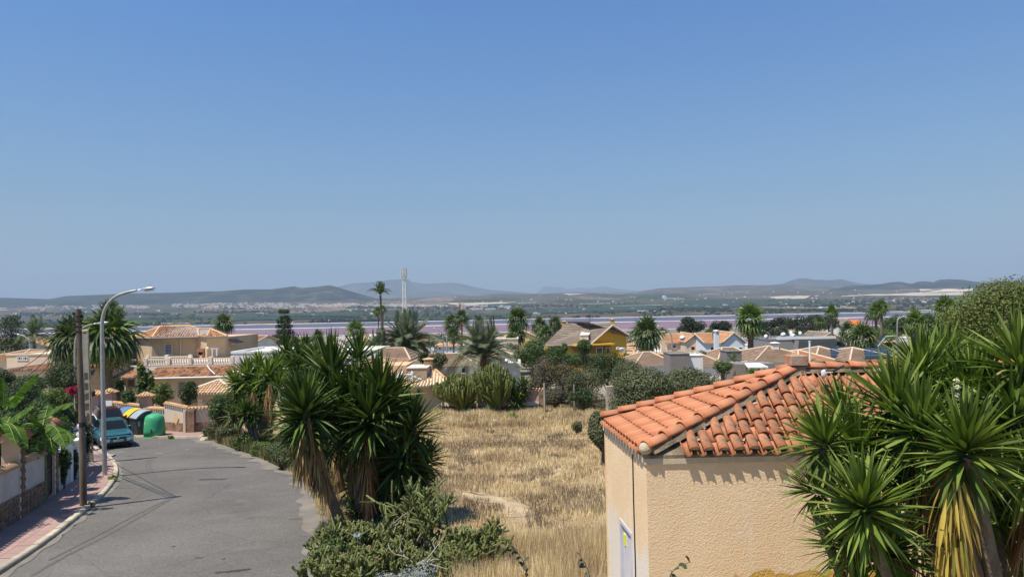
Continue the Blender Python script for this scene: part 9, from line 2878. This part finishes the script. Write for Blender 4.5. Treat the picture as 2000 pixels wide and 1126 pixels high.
# ---- cacti by the road
def cactus(label, px, py, d, spread, height, n0, depth=4, lean=(0,0), name='cane_cactus', joint=0.34, r=0.038, flowers=0, bare=0.0):
 b = Vector((P(px, py, d).x, d,-H(d))); t = thing(name, label, 'cactus', b,0, 'cane cacti')
 mb = MB(); wood = MB(); tips = []; spv = []
 def grow(p, dr, lvl, L, rr):
  m_ = wood if (lvl < bare*depth) else mb
  q = p + dr*L; mid = p.lerp(q,0.5) + Vector((random.gauss(0,1), random.gauss(0,1), random.gauss(0,1)))*L*0.07
  k = 5; pts = []
  for i in range(k+1):
   s = i/k; pts.append(p*(1-s)**2 + mid*2*s*(1-s) + q*s*s)
  rs = [rr*(0.82 + (0.18 if i % 2 else 0.30)) for i in range(k+1)]; rs[-1] = rr*(0.55 if lvl >= depth-1 else 1.0)
  m_.tube(pts, rs,6, smooth=False)
  if m_ is mb:
   for i in range(7):
    s = random.random(); c = p.lerp(q, s); o_ = Vector((random.gauss(0,1), random.gauss(0,1), random.gauss(0,1))).normalized()
    c = c + o_*rr*0.9; e = Vector((random.gauss(0,1), random.gauss(0,1), random.gauss(0,1))).normalized()*0.006
    spv.append((c-e, c+e, c+o_*0.045))
  if lvl >= depth: tips.append((q, dr)); return
  nb = random.choice((1,2,2,3)) if lvl > 0 else random.choice((2,3))
  for _ in range(nb):
   nd = (dr*0.75 + Vector((random.gauss(0,1), random.gauss(0,1), random.gauss(0,0.6)))*0.55 + Vector((0,0,0.42))).normalized()
   grow(q, nd, lvl+1, L*random.uniform(0.75,1.05), rr*0.92)
 for i in range(n0):
  a = random.uniform(0,6.28); rad = random.uniform(0, spread)*0.7
  p = Vector((math.cos(a)*rad, math.sin(a)*rad*0.8,-0.05)); dr = Vector((math.cos(a)*0.6*random.random()+lean[0], math.sin(a)*0.5*random.random()+lean[1],1)).normalized()
  grow(p, dr,0, height/(depth*0.82)*random.uniform(0.7,1.1), r)
 mb.obj('joints', M['cactus'], t, kind='stuff')
 if wood.v: wood.obj('woody_stem', M['dry_stem'], t, kind='stuff')
 v = np.array([[tuple(q) for q in tri] for tri in spv], dtype=np.float32).reshape(-1,3)
 if len(v): mobj('spines', np_mesh('spines', v, np.arange(len(v)).reshape(-1,3), bpy.data.materials.get('spine') or plain('spine',(0.32,0.32,0.14),0.7)), t, kind='stuff')
 for k in range(min(flowers//2, len(tips))):
  q, dr = random.choice(tips); fm = MB(); fm.lathe([(0.006,-0.01),(0.016,0.012),(0.02,0.024),(0.008,0.03)],7, Matrix.Translation(q)); fm.obj('flower_bud', bpy.data.materials.get('cactus_flower') or plain('cactus_flower',(0.48,0.11,0.09),0.6), t)
 return t
specs = [(662,1040,17.6,0.75,1.15,20,4,'dense green cane cactus at the road edge, leftmost of the thicket',8),(652,1105,16.0,0.7,0.95,18,4,'cane cactus low at the bottom left of the thicket beside the asphalt',8),(700,1040,17.8,0.9,1.35,22,4,'cane cactus in front of the yucca trunks with red buds',14),
  (745,1090,16.4,0.9,1.2,20,4,'cane cactus in the middle of the thicket below the hanging rag',14),(680,1110,15.8,0.8,0.95,18,4,'cane cactus at the bottom edge between road and thicket centre',8),(905,1080,16.8,0.8,1.25,20,4,'rounded cane cactus with upcurved arms at the right of the thicket',6),
  (935,1070,17.2,0.6,1.15,12,4,'rightmost cane cactus reaching towards the dry field',4),(860,1110,16.0,0.8,0.9,16,4,'low cane cactus below the bleached branches',4),(800,1060,18.2,0.9,1.2,18,4,'cane cactus behind the bleached branches',8),(780,1115,15.6,0.6,0.7,10,3,'small cane cactus by the grey bush',3)]
for (px, py, d, sp_, hh, n0, dep, lab, fl) in specs:
 cactus(lab, px, py, d, sp_, hh*0.74, int(n0*0.72), dep, flowers=fl, r=0.034)
cactus('tall cane cactus with dry bare lower stems and green upper arms right of the yuccas',800,1060,18.0,0.35,1.9,3,5, lean=(0.45,0), bare=0.35, r=0.036, flowers=3)
cactus('tall curly cane cactus arms standing against the dry grass',858,1050,18.4,0.3,1.9,2,5, lean=(0.05,0), bare=0.12, r=0.036, flowers=2)
# bleached bare branches
def dry_branch(label, pts_list, d0):
 b = P(*pts_list[0][0][:2], d0); t = thing('dead_branch', label, 'dead branch', b,0, 'bleached dead branches')
 for pl in pts_list:
  pts = [P(x, y, d0 + dz) - b for (x, y, dz) in pl]; q = pts
  for _ in range(2):
   r2 = [q[0]]
   for a, c in zip(q[:-1], q[1:]): r2 += [a.lerp(c,.25), a.lerp(c,.75)]
   r2.append(q[-1]); q = r2
  m_ = MB(); m_.tube(q,[0.017*(1-0.7*i/(len(q)-1)) for i in range(len(q))],6); m_.obj('branch', M['dry_stem'] if d0 > 17 else noisy('bleached_wood',(0.32,0.28,0.23),(0.48,0.43,0.36),9,0.9), t)
dry_branch('bleached forked branch curling up in front of the cactus thicket',[[(810,1100,0),(790,1085,0),(770,1082,-.1),(760,1070,-.1),(758,1060,0)],[(812,1102,0),(835,1090,0),(850,1070,.1),(862,1055,.1),(866,1045,.1)],[(810,1100,0),(840,1100,0),(858,1106,-.1),(880,1112,-.1)],[(790,1085,0),(780,1070,0.1),(784,1055,0.1)],[(850,1070,.1),(845,1058,0.1),(852,1050,0.1)],[(838,1096,0),(848,1090,0),(858,1092,0)]],15.8)
dry_branch('pale dry stems leaning left out of the tall cane cactus',[[(750,1062,0),(762,1030,0),(780,1010,0),(800,998,0)],[(762,1058,0),(772,1030,.1),(785,1008,.1)],[(797,1050,0),(797,1025,0),(796,1005,0),(812,985,0)]],17.6)
# hanging rag
t = thing('hanging_rag', 'torn grey white rag caught on the cactus thicket', 'rag', P(697,1052,17.0)); m_ = MB(); vs = []; fs = []
for i in range(9):
 for k in range(7):
  vs.append((0.16*(k/6-0.5)*(1+0.4*math.sin(i)),0.05*math.sin(k*2.1+i*0.5),0.14-0.26*i/8 + 0.03*noise.noise(Vector((k*1.1,i*.7,0)))))
for i in range(8):
 for k in range(6): fs.append((i*7+k, i*7+k+1,(i+1)*7+k+1,(i+1)*7+k))
m_.add(vs, fs, True); m_.obj('cloth', noisy('dirty_cloth',(0.42,0.44,0.47),(0.68,0.69,0.70),25,0.9), t)
t = thing('grey_lavender_bush', 'silvery grey low bush at the bottom edge of the picture', 'bush', Vector((P(800,1126,15.2).x,15.2,-H(15.2))))
M['silver'] = leafy('silver_leaf',[(0,(0.16,0.19,0.19)),(0.5,(0.25,0.28,0.27)),(1,(0.38,0.40,0.38))], rough=0.8)
v, f = cloud([(random.uniform(-.55,.55), random.uniform(-.3,.3), random.uniform(0.15,0.5),0.26,0.24,0.24) for _ in range(12)],5200,0.028,0.22, up=0.5); mobj('crown', np_mesh('crown', v, f, M['silver']), t)
m_ = MB(); m_.tube([(0,0,-.1),(0,0,.3)],0.03,6); m_.obj('trunk', M['bark'], t)
# green filler round the cactus feet
for (px, py, rx, ry, d, m_, l) in ((650,1085,50,34,17.2,'mid_green','leafy green undergrowth inside the left part of the cactus thicket'),(740,1095,60,34,17.4,'dark_green','dark undergrowth in the middle of the cactus thicket'),(840,1100,60,34,17.6,'olive','grey green undergrowth under the bleached branches'),(925,1100,36,34,17.4,'olive','dry green undergrowth at the right of the thicket'),(720,1000,60,40,23.6,'dark_green','dark undergrowth behind the yucca trunks'),(790,985,40,40,23.8,'dark_green','dark undergrowth at the foot of the shaded yuccas')):
 bush('undergrowth', l, px, py, rx, ry, d, m_, group='undergrowth of the cactus thicket', leaf=0.04, n=5000, trunk_r=0.03)
# terracotta lip at the bottom edge
t = thing('terracotta_pot', 'corner of a terracotta pot at the very bottom of the picture', 'pot', P(803,1163,5.2))
m_ = MB(); m_.lathe([(0.03,-0.25),(0.05,-0.25),(0.066,0.06),(0.076,0.065),(0.076,0.095),(0.062,0.095),(0.055,0.04),(0.02,0.03)],24); m_.obj('pot_body', M['terracotta'], t); m_ = MB(); m_.lathe([(0.005,0.05),(0.06,0.05)],16, cap=False); m_.obj('soil', M['bark'], t)
# thin shoots close to the camera
def shoot(label, pts, d, nl):
 b = P(*pts[0], d); t = thing('vine_shoot', label, 'vine shoot', b,0, 'thin leafy shoots in the foreground'); q = [P(x, y, d) - b for x, y in pts]
 for _ in range(2):
  r2 = [q[0]]
  for a, c in zip(q[:-1], q[1:]): r2 += [a.lerp(c,.25), a.lerp(c,.75)]
  r2.append(q[-1]); q = r2
 m_ = MB(); m_.tube(q,[0.006*(1-0.6*i/(len(q)-1)) for i in range(len(q))],5); m_.obj('stem', M['bark'], t)
 lm = MB(); lm.add([(0,0,0),(0.35,-0.28,0.05),(0.75,-0.2,0.02),(1,0,-0.06),(0.75,0.2,0.02),(0.35,0.28,0.05)],[(0,1,2,3,4,5)]); me = lm.mesh('shoot_leaf', M['dark_green'] if 'dry' not in label else M['scrub'])
 for k in range(nl):
  s = (k+0.5)/nl; p_ = q[int(s*(len(q)-1))]; dd = Vector((random.uniform(-1,1), random.uniform(-1,0.4), random.uniform(-0.6,0.8)))
  o = bpy.data.objects.new('leaf', me); link(o, t); o.matrix_local = orient(dd, Vector((0,-0.5,1)),0, random.uniform(0.05,0.085), p_)
shoot('arching leafy shoot rising from the bottom edge beside the dry field',[(1030,1150),(1028,1110),(1018,1085),(1005,1075),(985,1070)],6.0,16)
shoot('short dry shoot at the bottom edge left of the hut door',[(1153,1150),(1152,1118),(1142,1098),(1134,1085)],6.0,8)
shoot('small arching shoot in front of the hut wall',[(1305,1150),(1308,1122),(1320,1106),(1350,1096)],6.4,11)
# ================================================================== HAZE
hz = MB(); hz.box(-42000,42000,-300,41000,-340,2600)
hm = bpy.data.materials.new('haze_air'); hm.use_nodes = True
nt = hm.node_tree
for n in list(nt.nodes): nt.nodes.remove(n)
ho = nt.nodes.new('ShaderNodeOutputMaterial'); hv = nt.nodes.new('ShaderNodeVolumePrincipled')
hv.inputs['Color'].default_value = (0.64,0.80,1.0,1)
hv.inputs['Density'].default_value = 6.0e-5
hv.inputs['Anisotropy'].default_value = 0.0
nt.links.new(hv.outputs[0], ho.inputs['Volume'])
haze = tag(hz.obj('haze', hm), kind='stuff')
